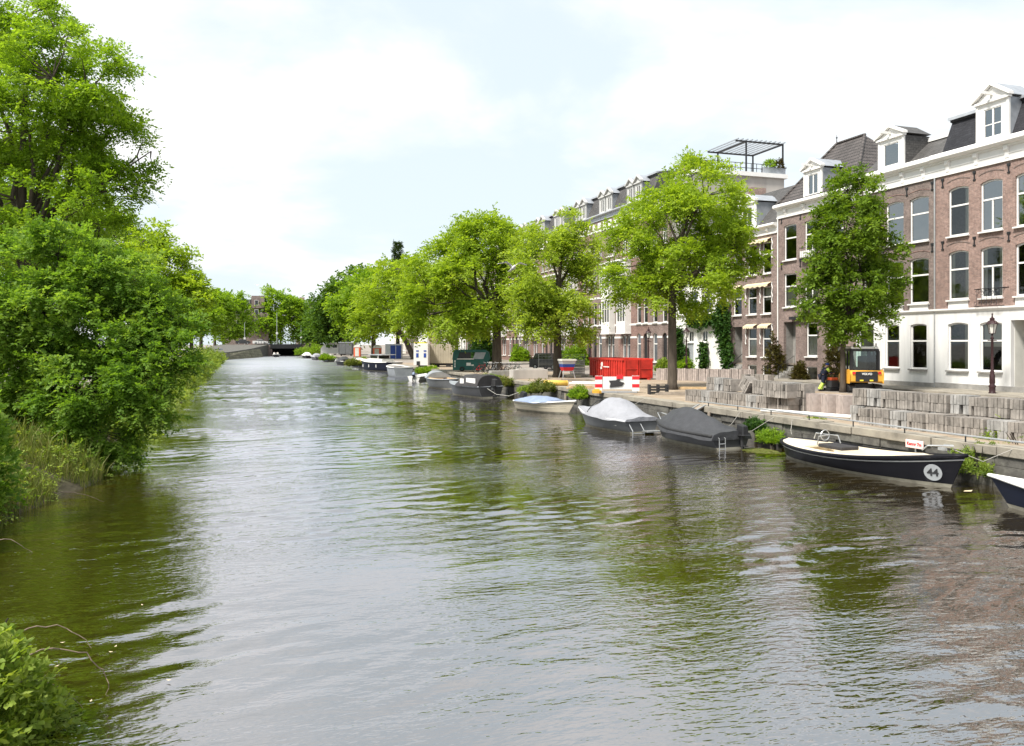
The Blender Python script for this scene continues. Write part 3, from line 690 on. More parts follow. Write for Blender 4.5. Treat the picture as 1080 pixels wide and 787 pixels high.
# H1: red brick house at the right edge
h1 = thing('row_house', (XF, (H1a+H1b)/2, ZQ), 'red brick house with white ground floor and black mansard roof at the right edge', 'house', 'canal houses on the right bank')
hol = []; 
for i, y in enumerate(yr):
    for za, zb in ((z2b, z2t), (z1b, z1t)): hol.append((y-W1, y, za, zb, .14))
door1 = (yr[2]-W1-.15, yr[2]+.25, ZQ+.1, zgt+.05, 0)
ghol = [(y-W1, y, zgb, zgt, .12) for y in (yr[0], yr[1], yr[3])] + [door1]
mb = MB(); wall_front(mb, XF, H1a, H1b, zfl1, ZFB+.3, hol); shell(mb, XF, H1a, H1b, ZQ-.5, ZCT); obj('wall', mb, M['brick_red'], h1)
mb = MB(); wall_front(mb, XF-.05, H1a, H1b, ZQ-.4, zband, ghol, .29); mb.box(XF-.05, XF+.02, H1a, H1a+.05, ZQ, zband); obj('ground_floor_wall', mb, M['plaster'], h1)
mb = MB(); mb.prism([(XF, zband-.02), (XF-.06, zband), (XF-.1, zband+.06), (XF-.2, zband+.14), (XF-.2, zband+.24), (XF-.08, zfl1), (XF, zfl1)], 'y', H1a, H1b); obj('string_course', mb, M['white'], h1)
obj('plinth', MB().box(XF-.09, XF-.04, H1a, H1b, ZQ, zplinth), M['stone'], h1)
for i, (a, b, c_, d_, r_) in enumerate(hol):
    st = ['Tl', 'Tls', 'TMR', 'TMs', 'TsR', 'Tl', 'T', 'Tb'][i]
    window(h1, XF+.1, a, b, c_, d_, r_, st)
for i, g_ in enumerate(ghol[:3]): window(h1, XF+.06, *g_, 'Tf' if 0 else ['Tl', 'Tb', 'T'][i], sill='s')
for i in (0, 2, 3): obj('spandrel_panel', MB().box(XF-.04, XF+.1, yr[i]-W1+.02, yr[i]-.02, zfl1, z1b-.09), M['white'], h1)
fb = obj('french_balcony', MB(), M['black'], h1); bm = MB(); ya, yb = yr[1]-W1-.12, yr[1]+.12
for z in (zfl1+.08, z1b+.52): bm.tube([(XF-.02, ya, z), (XF-.38, ya+.04, z), (XF-.38, yb-.04, z), (XF-.02, yb, z)], .024, 5)
bm.tube([(XF-.02, ya-.3, z1b+.56), (XF-.02, yb+.02, z1b+.56)], .02, 5)
for i in range(5):
    y = ya+.2+i*(yb-ya-.4)/4; bm.torus((XF-.38, y, z1b+.3), .13, .014, 'x', 12, 4); bm.torus((XF-.38, y+.08, zfl1+.25), .1, .014, 'x', 12, 4); bm.tube([(XF-.38, y, zfl1+.08), (XF-.38, y, z1b+.5)], .012, 4)
C.objects.unlink(fb); bpy.data.objects.remove(fb); obj('french_balcony', bm, M['black'], h1)
cr = cornice(h1, H1a, H1b, ZFB, ZCT, nb=5, proj=.55)
for (a, b, c_, d_, r_) in hol: al = MB(); archline(al, a, b, d_+.5, .16, XF-.005); obj('arch_moulding', al, M['brick_brown'], h1)
anchors(h1, [(yr[i]-W1-.42, z+.42) for i in range(3) for z in (z2t, z1t)] + [(yr[0]+.42, z+.42) for z in (z2t, z1t)])
rm = MB().prism([(XF+.25, ZCT-.02), (XF+1.15, ZCT+2.15), (XF+1.0, ZCT+2.2), (XF+1.0, ZCT+2.36), (XF+6, ZCT+2.9), (XF+11, ZCT+2.3), (XF+11, ZCT-.02)], 'y', H1a, H1b-.2); obj('roof', rm, M['slate'], h1)
obj('roof_edge', MB().prism([(XF+.9, ZCT+2.3), (XF+.9, ZCT+2.48), (XF+1.6, ZCT+2.52), (XF+1.6, ZCT+2.37)], 'y', H1a, H1b-.1), M['zinc'], h1)
ydm = FY(1046.5, XF+.1); dormer(h1, ydm, FY(1030, XF+.1)-FY(1064, XF+.1), ZCT+.02, ZCT+2.35, .95, style='MCRf')
obj('chimney', MB().box(XF+3.2, XF+4, H1a+3.2, H1a+4.2, ZCT+2, ZCT+3.6), M['brick_dark'], h1)
rooms(h1, H1a, H1b, ZQ, ZCT, (zgb-.9, z1b-.5, z2b-.6, ZFB+.2))
dr = obj('door', MB().box(XF+.9, XF+.98, door1[0]+.1, door1[1]-.1, ZQ+.3, zgt-.9), M['black'], h1)
pc = MB(); pc.box(XF+.24, XF+1.0, door1[0]-.02, door1[0]+.02, ZQ, zgt+.05); pc.box(XF+.24, XF+1.0, door1[1]-.02, door1[1]+.02, ZQ, zgt+.05); pc.box(XF+.99, XF+1.02, door1[0], door1[1], ZQ, zgt+.1); pc.box(XF+.2, XF+1, door1[0], door1[1], ZQ, ZQ+.3); pc.box(XF+.24, XF+1, door1[0], door1[1], zgt+.05, zgt+.09)
obj('porch', pc, M['curtain'], h1)
# H2: dark brown brick house
H2a, H2b = H1b, FY(903.5)
h2 = thing('row_house', (XF, (H2a+H2b)/2, ZQ), 'brown brick house with white ground floor and grey slate roof', 'house', 'canal houses on the right bank')
W2 = FY(959.5)-FY(979.5); y2 = [FY(959.5), FY(934.4)]; s2 = y2[1]-y2[0]; y2 = [y2[0], y2[0]+s2, y2[0]+2*s2]
hol = [(y-W2, y, za, zb, .12) for y in y2 for za, zb in ((z2b, z2t-.1), (z1b-.1, z1t-.15))]
ghol = [(FY(977.9), FY(960.7), zgb, zgt, .1), (FY(949.), FY(934.), zgb, zgt, .1), (FY(922.), FY(905.8), ZQ+1.0, zgt+.1, .1)]
mb = MB(); wall_front(mb, XF, H2a, H2b, zfl1, ZFB+.3, hol); shell(mb, XF, H2a, H2b, ZQ-.5, ZCT); obj('wall', mb, M['brick_brown'], h2)
mb = MB(); wall_front(mb, XF-.045, H2a, H2b, ZQ-.4, zband, ghol, .29); obj('ground_floor_wall', mb, M['plaster'], h2)
mb = MB(); mb.prism([(XF, zband-.02), (XF-.06, zband), (XF-.1, zband+.06), (XF-.19, zband+.14), (XF-.19, zband+.24), (XF-.08, zfl1), (XF, zfl1)], 'y', H2a, H2b); obj('string_course', mb, M['white'], h2)
obj('plinth', MB().box(XF-.085, XF-.04, H2a, H2b, ZQ, zplinth-.05), M['stone'], h2)
for i, (a, b, c_, d_, r_) in enumerate(hol): window(h2, XF+.1, a, b, c_, d_, r_, ['TR', 'T', 'TR', 'TRl', 'TRs', 'TR'][i])
for i, g_ in enumerate(ghol[:2]): window(h2, XF+.06, *g_, ['T', 'Tl'][i], sill='s')
window(h2, XF+.06, *ghol[2], 'B', sill=None)
for i in range(3): obj('spandrel_panel', MB().box(XF-.04, XF+.1, y2[i]-W2+.02, y2[i]-.02, zfl1, z1b-.19), M['white'], h2)
cornice(h2, H2a, H2b, ZFB, ZCT-.02, nb=4, proj=.52)
for (a, b, c_, d_, r_) in hol: al = MB(); archline(al, a, b, d_+.42, .14, XF-.005); obj('arch_moulding', al, M['brick_dark'], h2)
anchors(h2, [(y2[i]-W2-.3, z+.4) for i in range(3) for z in (z2t, z1t)])
obj('roof', MB().prism([(XF+.25, ZCT-.03), (XF+2.3, ZCT+1.75), (XF+2.3, ZCT+1.9), (XF+10, ZCT+1.95), (XF+10, ZCT-.03)], 'y', H2a+.1, H2b), M['slate_grey'], h2)
obj('roof_edge', MB().prism([(XF+2.15, ZCT+1.72), (XF+2.15, ZCT+2.0), (XF+2.5, ZCT+2.03), (XF+2.5, ZCT+1.95)], 'y', H2a+.05, H2b-1.2), M['white'], h2)
ydm = FY(939.5, XF+.1); dormer(h2, ydm, FY(927, XF+.1)-FY(953.5, XF+.1), ZCT, ZCT+2.05, .75, style='R', cheek='slate_grey', wfrac=.6)
rooms(h2, H2a, H2b, ZQ, ZCT, (zgb-.9, z1b-.5, z2b-.6, ZFB+.2))
obj('drainpipe', MB().tube([(XF-.06, H2a, ZQ), (XF-.06, H2a, ZFB)], .05, 8), M['grey_metal'], h2)
# H3: purple-brown house with tiled hip roof
H3a, H3b = H2b, FY(820.)
h3 = thing('row_house', (XF, (H3a+H3b)/2, ZQ), 'purple brown brick house under a dark tiled hip roof with iron balconies', 'house', 'canal houses on the right bank')
yq = FY(833.)
def z3(py): return ZZ(py, XF, yq)
c3t, c3b = ZF(816., 218.5), ZF(820., 231.5)
e = [(FY(840.), FY(827.)), (FY(863.), FY(848.7)), (FY(889.5), FY(874.))]
w2 = (z3(274.3), z3(236.8)); w1 = (z3(323.9), z3(288.6)); wg = (z3(375.5), z3(341.)); wb = (z3(406.), z3(386.))
hol = [(a, b, w2[0], w2[1], .08) for a, b in e] + [(a, b, w1[0], w1[1], 0) for a, b in e]
dr3 = (FY(839.2), FY(826.6), ZQ+.1, wg[1]+.1, 0)
gh = [(FY(862.), FY(850.4), wg[0], wg[1], 0), (FY(885.5), FY(873.2), wg[0], wg[1], 0), dr3, (FY(862.), FY(850.), wb[0], wb[1], 0), (FY(886.), FY(874.), wb[0], wb[1], 0)]
mb = MB(); wall_front(mb, XF, H3a, H3b, ZQ-.4, c3b+.2, hol+gh); shell(mb, XF, H3a, H3b, ZQ-.5, c3t); obj('wall', mb, M['brick_purple'], h3)
for i, h_ in enumerate(hol): window(h3, XF+.1, *h_, ['T', 'TM', 'T', 'Tf', 'TMf', 'Tf'][i])
for h_ in gh[:2]: window(h3, XF+.1, *h_, 'TMf' if 0 else 'Tf')
for h_ in gh[3:]: window(h3, XF+.1, *h_, 'B')
obj('ledge', MB().box(XF-.35, XF+.02, H3a+.3, e[0][0]+.5, z3(337.5), z3(334.5)), M['slate'], h3)
cornice(h3, H3a, H3b, c3b, c3t, nb=4, proj=.5)
anchors(h3, [((e[i][0]+e[i+1][1])/2, z) for i in range(2) for z in (w2[1]+.5, w1[1]+.7)] + [(e[0][1]+.3, w2[1]+.5), (e[0][1]+.3, w1[1]+.7), (e[1][0]-.0, wg[1]-.9)])
for i, (a, b) in enumerate(((e[1][0]-.15, e[1][1]+.15),)):
    for zb_ in (w2[0], w1[0]):
        bm = MB()
        for z in (zb_-.1, zb_+.75): bm.tube([(XF, a, z), (XF-.4, a, z), (XF-.4, b, z), (XF, b, z)], .022, 5)
        for k in range(9): yy = a+(b-a)*k/8; bm.tube([(XF-.4, yy, zb_-.1), (XF-.4, yy, zb_+.75)], .012, 4)
        bm.box(XF-.4, XF, a, b, zb_-.16, zb_-.1)
        obj('french_balcony', bm, M['black'], h3)
        obj('balcony_panel', MB().box(XF-.37, XF-.35, a+.05, b-.05, zb_, zb_+.5), M['white'], h3)
rxp = XF+4.6; ya, yb = FY(912, rxp), FY(882.5, rxp); zr3 = ZZ(152.5, rxp, yb)
hip = MB().add([(XF-.1, H3a, c3t), (XF-.1, H3b, c3t), (XF+10, H3b, c3t), (XF+10, H3a, c3t), (rxp, ya, zr3), (rxp, yb, zr3)], [(0, 1, 5, 4), (1, 2, 5), (2, 3, 4, 5), (3, 0, 4)])
M['tiles'] = brick('roof_tiles', (.085, .075, .07), (.12, .105, .1), (.02, .018, .018), .26, .32, .6, .3, .035, off=0)
obj('roof', hip, M['tiles'], h3)
rt = MB().tube([(XF-.1, H3b, c3t), (rxp, yb, zr3+.05), (rxp, ya, zr3+.05), (XF-.1, H3a, c3t)], .13, 6); rt.tube([(XF+10, H3b, c3t), (rxp, yb, zr3+.05)], .12, 6); obj('ridge_tiles', rt, M['tiles'], h3)
obj('finial', MB().tube([(rxp, yb, zr3), (rxp, yb, zr3+.8)], [.05, .01], 5).ball((rxp, yb, zr3+.55), .08, 6, 5), M['black'], h3)
ydm = FY(857, XF+.1); dormer(h3, ydm, FY(846, XF+.1)-FY(864.5, XF+.1), c3t, c3t+2.1, .75, style='MR', dp=2.6)
rooms(h3, H3a, H3b, ZQ, c3t, (wg[0]-.6, w1[0]-.4, w2[0]-.5))
obj('chimney', MB().box(XF+5.5, XF+6.4, H3b-.9, H3b-.1, c3t+.5, c3t+4.4), M['brick_red'], h3)
obj('door_recess', MB().box(XF+.9, XF+1, dr3[0], dr3[1], ZQ, dr3[3]).box(XF+.24, XF+.9, dr3[0]-.02, dr3[0]+.01, ZQ, dr3[3]).box(XF+.24, XF+.9, dr3[1]-.01, dr3[1]+.02, ZQ, dr3[3]), M['stone'], h3)
st = MB(); bm = MB()
for k in range(6): st.box(XF-1.6+.3*k, XF+.9, dr3[0]+.05, dr3[1]-.05, ZQ+.17*k, ZQ+.17*(k+1))
obj('steps', st, M['stone'], h3)
for yy in (dr3[0]+.05, dr3[1]-.05):
    bm.tube([(XF-1.6, yy, ZQ), (XF-1.6, yy, ZQ+1.0), (XF-.1, yy, ZQ+1.9), (XF-.1, yy, ZQ+.9)], .025, 5)
    for k in range(4): xx = XF-1.3+.3*k; bm.tube([(xx, yy, ZQ+.2), (xx, yy, ZQ+1.15+.18*k)], .012, 4)
obj('stair_rail', bm, M['black'], h3)
obj('drainpipe', MB().tube([(XF-.06, H3b-.12, ZQ), (XF-.06, H3b-.12, c3b)], .05, 8), M['white'], h3)
# H4: house with cream awnings
H4a, H4b = H3b, FY(768.)
h4 = thing('row_house', (XF, (H4a+H4b)/2, ZQ), 'narrow brown brick house with cream scalloped awnings over its windows', 'house', 'canal houses on the right bank')
yq = FY(800.)
def z4(py): return ZZ(py, XF, yq)
c4t, c4b = ZF(808., 237.3), ZF(808., 248.)
e = [(FY(813.2), FY(803.8)), (FY(798.), FY(788.6)), (FY(782.2), FY(773.4))]
lv = [(z4(289.6), z4(257.)), (z4(331.5), z4(303.)), (z4(376.3), z4(346.)), (z4(397.), z4(385.))]
dr4 = (e[2][0]-.1, e[2][1]+.1, ZQ+.1, lv[2][1]+.15, 0)
hol = [(a, b, lo_, hi_, 0) for (lo_, hi_) in lv[:2] for a, b in e] + [(a, b, lo_, hi_, 0) for (lo_, hi_) in lv[2:] for a, b in e[:2]] + [dr4]
mb = MB(); wall_front(mb, XF, H4a, H4b, ZQ-.4, c4b+.2, hol); shell(mb, XF, H4a, H4b, ZQ-.5, c4t); obj('wall', mb, M['brick_purple'], h4)
for i, h_ in enumerate(hol[:-1]): window(h4, XF+.1, *h_, ['Tl', 'T', 'Ts', 'Tb', 'Tl', 'T', 'Tl', 'Tf', 'B', 'B'][i])
cornice(h4, H4a, H4b, c4b, c4t, nb=3, proj=.45)
def awning(a, b, zt):
    n = 10; vs = []
    for i in range(n+1):
        y = a+(b-a)*i/n
        vs += [(XF-.02, y, zt), (XF-.42, y, zt-.2), (XF-.44, y, zt-.34-.09*abs(math.sin(i*PI/2)))]
    f = MB().add(vs, [(3*i+j, 3*i+3+j, 3*i+4+j, 3*i+1+j) for i in range(n) for j in (0, 1)])
    obj('awning', f, M['awning'], h4)
for (lo_, hi_) in lv[:2]: awning(e[0][0]-.1, e[1][1]+.1, hi_+.35); awning(e[2][0]-.1, e[2][1]+.1, hi_+.35)
for a, b in e[:2]: awning(a-.12, b+.12, lv[2][1]+.35)
for (lo_, hi_) in lv[:3]:
    for yy in (e[0][0]-.22, e[0][1]+.2, e[1][1]+.2):
        pts = [(XF-.06, yy + .05*math.sin(k*1.6), hi_+.3 - k*.17) for k in range(11)]; obj('awning_trim', MB().tube(pts, .045, 5), M['white'], h4)
obj('roof', MB().prism([(XF+.2, c4t), (XF+3.4, c4t+3.7), (XF+8.5, c4t+3.7), (XF+8.5, c4t)], 'y', H4a, H4b), M['slate_grey'], h4)
ydm = FY(787.5, XF+.1); dormer(h4, ydm, FY(779, XF+.1)-FY(797.5, XF+.1), c4t, c4t+2.2, .7, style='M', dp=2.6)
rooms(h4, H4a, H4b, ZQ, c4t, (lv[2][0]-.6, lv[1][0]-.5, lv[0][0]-.5))
obj('door_recess', MB().box(XF+.9, XF+1, dr4[0], dr4[1], ZQ, dr4[3]).box(XF+.24, XF+.9, dr4[0]-.02, dr4[0]+.01, ZQ, dr4[3]).box(XF+.24, XF+.9, dr4[1]-.01, dr4[1]+.02, ZQ, dr4[3]), M['stone'], h4)
st = MB()
for k in range(6): st.box(XF-1.3+.3*k, XF+.9, dr4[0]+.05, dr4[1]-.05, ZQ+.17*k, ZQ+.17*(k+1))
obj('steps', st, M['stone'], h4)
obj('stair_rail', MB().tube([(XF-1.4, dr4[0], ZQ+.9), (XF, dr4[0], ZQ+1.95)], .03, 5).tube([(XF-1.4, dr4[0], ZQ), (XF-1.4, dr4[0], ZQ+.9)], .025, 5), M['black'], h4)
# H5: white plastered house with ivy
H5a, H5b = H4b, FY(706.)
h5 = thing('row_house', (XF, (H5a+H5b)/2, ZQ), 'white plastered house with arched ground floor windows and ivy between the brick houses', 'house', 'canal houses on the right bank')
yq = FY(742.)
def z5(py): return ZZ(py, XF, yq)
c5t, c5b = c4t+.15, c4b+.1
e = [(FY(746.2), FY(739.8)), (FY(731.5), FY(725.6)), (FY(717.5), FY(712.))]
lv = [(z5(296.), z5(266.)), (z5(331.), z5(306.)), (z5(361.), z5(348.))]
e1 = [(FY(765.5), FY(757.)), (FY(751.), FY(742.)), (FY(736.), FY(728.)), (FY(722), FY(714.5))]
hol = [(a, b, lo_, hi_, 0) for (lo_, hi_) in lv[:2] for a, b in e1] + [(a, b, *lv[2], .25) for a, b in e]
mb = MB(); wall_front(mb, XF, H5a, H5b, ZQ-.4, c5b+.2, hol); shell(mb, XF, H5a, H5b, ZQ-.5, c5t); obj('wall', mb, M['plaster_old'], h5)
for i, h_ in enumerate(hol): window(h5, XF+.1, *h_, 'T' if i < 8 else 'M')
for h_ in hol[8:]: al = MB(); archline(al, h_[0], h_[1], h_[3]+.32, .3, XF-.03, .1, .25); obj('arch_moulding', al, M['white'], h5)
for k, (a, b) in enumerate(e[:2]): obj('wall_panel', MB().box(XF-.03, XF+.1, a, b, ZQ+.2, lv[2][0]-.1), M['zinc'] if k == 1 else M['plaster_old'], h5)
cornice(h5, H5a, H5b, c5b, c5t, nb=4, proj=.45)
obj('roof', MB().prism([(XF+.2, c5t), (XF+2.4, c5t+2.6), (XF+8.5, c5t+2.6), (XF+8.5, c5t)], 'y', H5a, H5b), M['slate_grey'], h5)
rooms(h5, H5a, H5b, ZQ, c5t, (lv[1][0]-.5, lv[0][0]-.5))
M['dormer'] = pm('grey_white_paint', (.5, .5, .49), .6, .12, 2)
# ---- tall brick row with mansard roof
YM = FY(637.8); MOD = 7.66
ZRC = ZZ(224, XF, FY(640)); ZRT = ZZ(201, XF+2, FY(640))
def row_house(ya, yb, m, label, full=True, seed=0):
    yc = (ya+yb)/2
    h = thing('row_house', (XF, yc, ZQ), label, 'house', 'tall row houses with mansard roofs')
    cols = [yc-2.9*m, yc-1.35*m]; oc = yc+1.75*m
    lv = [(6.2, 9.0), (10.5, 13.1), (14.4, 16.5)]
    if yb - ya < 6: cols = [yc-1.2, yc+.9]; oc = None
    hol = [(c-.52, c+.52, a, b, .2) for c in cols for a, b in lv]
    gh = [(c-.5, c+.5, 2.0, 5.1, .5) for c in cols]
    if oc: hol += [(oc-1.05, oc-.1, *lv[2], .2), (oc+.1, oc+1.05, *lv[2], .2)]; gh += [(oc-.95, oc-.12, 2.0, 4.9, 0), (oc+.12, oc+.95, 2.0, 4.9, 0)]
    mb = MB(); wall_front(mb, XF, ya, yb, ZQ-.4, ZRC-.2, hol+gh); shell(mb, XF, ya, yb, ZQ-.5, ZRC, 12.5); obj('wall', mb, M['brick_dark' if seed % 2 else 'brick_purple'], h)
    for h_ in hol: window(h, XF+.1, *h_, 'TM' if h_[3] > 12 else 'T', lo=True)
    for k, g_ in enumerate(gh):
        if k == 0: obj('door', MB().box(XF+.16, XF+.2, g_[0], g_[1], ZQ+.3, g_[3]), M['black'], h)
        else: window(h, XF+.1, *g_, 'T', lo=True)
    for z in (4.55, 6.0, 9.45, 13.6):
        sb = MB(); z2 = z+.22; ys_ = [ya+.01] + sorted(v for g_ in (gh if z < 5 else []) for v in g_[:2]) + [yb-.01]
        for a, b in zip(ys_[::2], ys_[1::2]): sb.box(XF-.035, XF+.01, a, b, z, z2)
        obj('stone_band', sb, M['white'], h)
    if oc:
        o = ORG[h.name]; ow = link('oriel_window', None, h, (XF-o[0], oc-o[1], 5.2-o[2])); ORG[ow.name] = (XF, oc, 5.2)
        x = XF-.75; b = MB()
        hs = [(oc-1.0+.68*i, oc-.42+.68*i, a, t, 0) for i in range(3) for a, t in ((6.5, 9.0), (10.3, 12.8))]
        wall_front(b, x, oc-1.15, oc+1.15, 5.2, 13.4, hs, .12)
        for sg in (-1, 1): b.add([(x, oc+sg*1.15, 5.2), (XF, oc+sg*1.15, 5.2), (XF, oc+sg*1.15, 13.4), (x, oc+sg*1.15, 13.4)], [(0, 1, 2, 3)])
        b.box(x-.12, XF, oc-1.25, oc+1.25, 13.4, 13.6); b.box(x-.08, XF, oc-1.2, oc+1.2, 5.05, 5.2); b.box(x-.06, x, oc-1.17, oc+1.17, 9.3, 9.6)
        link('oriel_front', mesh_of('oriel_front', b, M['white'], (XF, oc, 5.2)), ow)
        for q in hs:
            p = MB().add([(x+.1, q[0], q[2]), (x+.1, q[1], q[2]), (x+.1, q[1], q[3]), (x+.1, q[0], q[3])], [(0, 1, 2, 3)]).box(x+.03, x+.08, q[0], q[1], q[2]+1.5, q[2]+1.58, 1)
            link('pane', mesh_of('pane', p, [M['glassdark'], M['white']], (XF, oc, 5.2)), ow)
    cornice(h, ya, yb, ZRC-.75, ZRC, nb=0, proj=.45, mat='zinc')
    for k in range(5): yy = ya+(yb-ya)*(k+.5)/5; obj('attic_panel', MB().box(XF-.05, XF+.02, yy-.42, yy+.42, ZRC-1.75, ZRC-1.0), M['white'], h)
    obj('stone_band', MB().box(XF-.06, XF+.01, ya+.01, yb-.01, ZRC-2.1, ZRC-1.88), M['white'], h)
    if full:
        obj('roof', MB().prism([(XF+.2, ZRC), (XF+1.3, ZRT-.1), (XF+1.25, ZRT+.1), (XF+5, ZRT+.5), (XF+11.5, ZRT), (XF+11.5, ZRC)], 'y', ya+.02, yb-.02), M['slate_grey'], h)
        obj('roof_sheet', MB().prism([(XF+1.0, ZRT+.0), (XF+1.0, ZRT+.2), (XF+5, ZRT+.62), (XF+5, ZRT+.52)], 'y', ya+.3, yb-.3), M['zinc'], h)
        for sg in (-1, 1): dormer(h, yc+sg*.98, 1.55, ZRC+.02, ZRT-.75, .75, style='M', dp=2.2, beam=False, lo=True, trim='dormer')
        obj('chimney', MB().box(XF+4, XF+5, ya-.0+.1, ya+.9, ZRT, ZRT+1.1), M['brick_dark'], h)
    return h
yE = YM - 1.5*MOD
LBL = ['first mansard brick house past the flat roofed one with the pergola', 'brick row house whose paired dormers show between the two nearest big trees', 'third mansard row house, directly behind the red container', 'fourth mansard row house behind the yellowish tree',
       'fifth mansard row house right of the widest tree', 'sixth mansard row house half hidden by the widest tree', 'seventh mansard row house, roof just over the widest tree', 'last mansard row house before the pale fronts']
e0 = row_house(H5b, yE, 1, 'tall narrow brick house with bare concrete side wall and flat roof under a pergola', False, 2)
for i in range(8): row_house(yE+i*MOD, yE+(i+1)*MOD, -1 if i % 2 else 1, LBL[i], True, i+1)
# end house: bare side wall, flat roof, pergola
gw = MB(); zt = ZRC+2.0
gw.add([(XF+.3, H5b-.02, 9), (XF+14, H5b-.02, 9), (XF+14, H5b-.02, zt), (XF+3.4, H5b-.02, zt), (XF+.3, H5b-.02, ZRC)], [(0, 1, 2, 3, 4)])
gw.box(XF+3.4, XF+14, H5b, yE, ZRC-.05, zt); obj('side_wall', gw, M['concrete_pale'], e0)
obj('roof', MB().prism([(XF+.2, ZRC), (XF+3.38, zt+.2), (XF+3.38, ZRC)], 'y', H5b+.02, yE), M['slate_grey'], e0)
obj('roof_edge', MB().box(XF+3.0, XF+14.3, H5b-.3, yE, zt+.0, zt+.45), M['white'], e0)
obj('chimney', MB().box(FX(797, H5b)-.9, FX(797, H5b)+.9, H5b-.55, H5b-.03, ZZ(209, XF+8, H5b), ZZ(197.5, XF+8, H5b)), M['brick_red'], e0)
zp = zt+.46
pg = thing('pergola', (XF+8, H5b+3, zp), 'black steel pergola with slatted roof and railing on the flat roof', 'pergola')
xa, xb_ = FX(765, H5b+1), FX(825, H5b+.6); ya, yb = H5b+.5, H5b+6
ztop = ZZ(152, xb_, ya)
fr = MB()
xm = (xa+xb_)/2 - .3
for x in (xm-.9, xb_):
    for y in (ya, yb): fr.box(x-.07, x+.07, y-.07, y+.07, zp, ztop)
for y in (ya, yb): fr.box(xm-2.2, xb_+.07, y-.06, y+.06, ztop-.16, ztop)
for x in (xm-.9, xb_): fr.box(x-.06, x+.06, ya, yb, ztop-.15, ztop+.01)
obj('frame', fr, M['black'], pg)
sl = MB()
for i in range(11): x = xm-2.1 + (xb_-xm+2.1)*i/10; sl.box(x-.05, x+.05, ya-.4, yb+.3, ztop+.01, ztop+.12)
obj('slat_roof', sl, M['lead'], pg)
ra = MB()
for z in (zp+.55, zp+1.05): ra.box(xa-2.5, xb_, ya-.05, ya, z-.03, z+.03)
for i in range(15): x = xa-2.5+(xb_-xa+2.5)*i/14; ra.box(x-.025, x+.025, ya-.05, ya, zp, zp+1.05)
obj('railing', ra, M['black'], pg)
pl = obj('planter_box', MB().box(xb_-2.6, xb_+.2, ya-.2, ya+.3, zp, zp+.75), M['lead'], org=(xb_-1.2, ya, zp)); tag(pl, 'long grey planter box at the right end of the roof terrace', 'planter')
rng = np.random.default_rng(77)
def small_bush(name, base, rx, ry, h, mat, label, cat='shrub', group=None, n=220, L_=.35, K=8, leaf=.12, seed=0, wood=True, wid=.6, wild=False):
    n = int(n*1.8); rng = np.random.default_rng(seed); root = thing(name, base, label, cat, group)
    if wood:
        tb = MB()
        for k in range(6): a = rng.uniform(0, 2*PI); tb.tube([(base[0], base[1], base[2]-.08), (base[0]+rx*.3*math.cos(a), base[1]+ry*.3*math.sin(a), base[2]+h*.45), (base[0]+rx*.6*math.cos(a), base[1]+ry*.6*math.sin(a), base[2]+h*.8)], [.03, .02, .008], 5)
        obj('stem', tb, M['bark_dark'], root)
    if wild:
        q = rng.uniform(0, 2*PI, n); r = rng.uniform(0, 1, n)**.55; tuft = rng.uniform(.35, 1.25, 9)[(q/(2*PI)*9).astype(int)]
        P = np.array(base) + np.stack([rx*r*np.cos(q), ry*r*np.sin(q), h*rng.uniform(.02, .95, n)*tuft*(1-.55*r)], 1); A = rdir(rng, n)*.75 + np.array([0, 0, .8])
        V, ti = sprays(rng, P, A, rng.uniform(.5, 1.2, n)*L_, K, leaf, .38, .1); V[:, 2] = np.maximum(V[:, 2], .03)
        leaf_object('leaves', V, ti, LM[mat], root, base); return root
    d = rdir(rng, n); d[:, 2] = np.abs(d[:, 2])*1.1 - .12; r = rng.uniform(.35, 1, n)**.6
    lump = 1 + .22*np.sin(4*d[:, 0]+seed) * np.cos(3*d[:, 1]+2*seed)
    P = np.array(base) + d * np.stack([rx*r*lump, ry*r*lump, h*r*lump], 1)
    V, ti = sprays(rng, P, d*.8 + rdir(rng, n)*.6 + np.array([0, 0, .25]), rng.uniform(.6, 1.1, n)*L_, K, leaf, wid, .2)
    V[:, 2] = np.maximum(V[:, 2], min(base[2], .03) if base[2] < .9 else base[2])
    leaf_object('leaves', V, ti, LM[mat], root, base); return root
for x, nm, h_, mt, sd in ((xb_-.5, 'reddish green plant at the right end of the roof planter', .9, 'brownish', 1), (xb_-1.6, 'green plant in the middle of the roof planter', .9, 'mid', 2)):
    small_bush('roof_plant', (x, ya+.05, zp+.75), .6, .35, h_, mt, nm, 'plant', None, 60, .4, 8, .16, sd)
small_bush('roof_plant', (xa-2.9, ya+1, zp), 1.3, .8, 1.3, 'brownish', 'reddish bush at the left end of the roof terrace', 'plant', None, 120, .5, 8, .2, 3)
tag(obj('garden_table', MB().box(xa-.2, xa+1.1, ya+.7, ya+1.4, zp+.68, zp+.74).box(xa-.1, xa-.04, ya+.8, ya+.86, zp, zp+.7).box(xa+.95, xa+1.01, ya+.8, ya+.86, zp, zp+.7).box(xa-.1, xa-.04, ya+1.3, ya+1.36, zp, zp+.7).box(xa+.95, xa+1.01, ya+1.3, ya+1.36, zp, zp+.7), M['black'], org=(xa+.4, ya+1, zp)), 'dark table on the roof terrace left of the pergola', 'table')
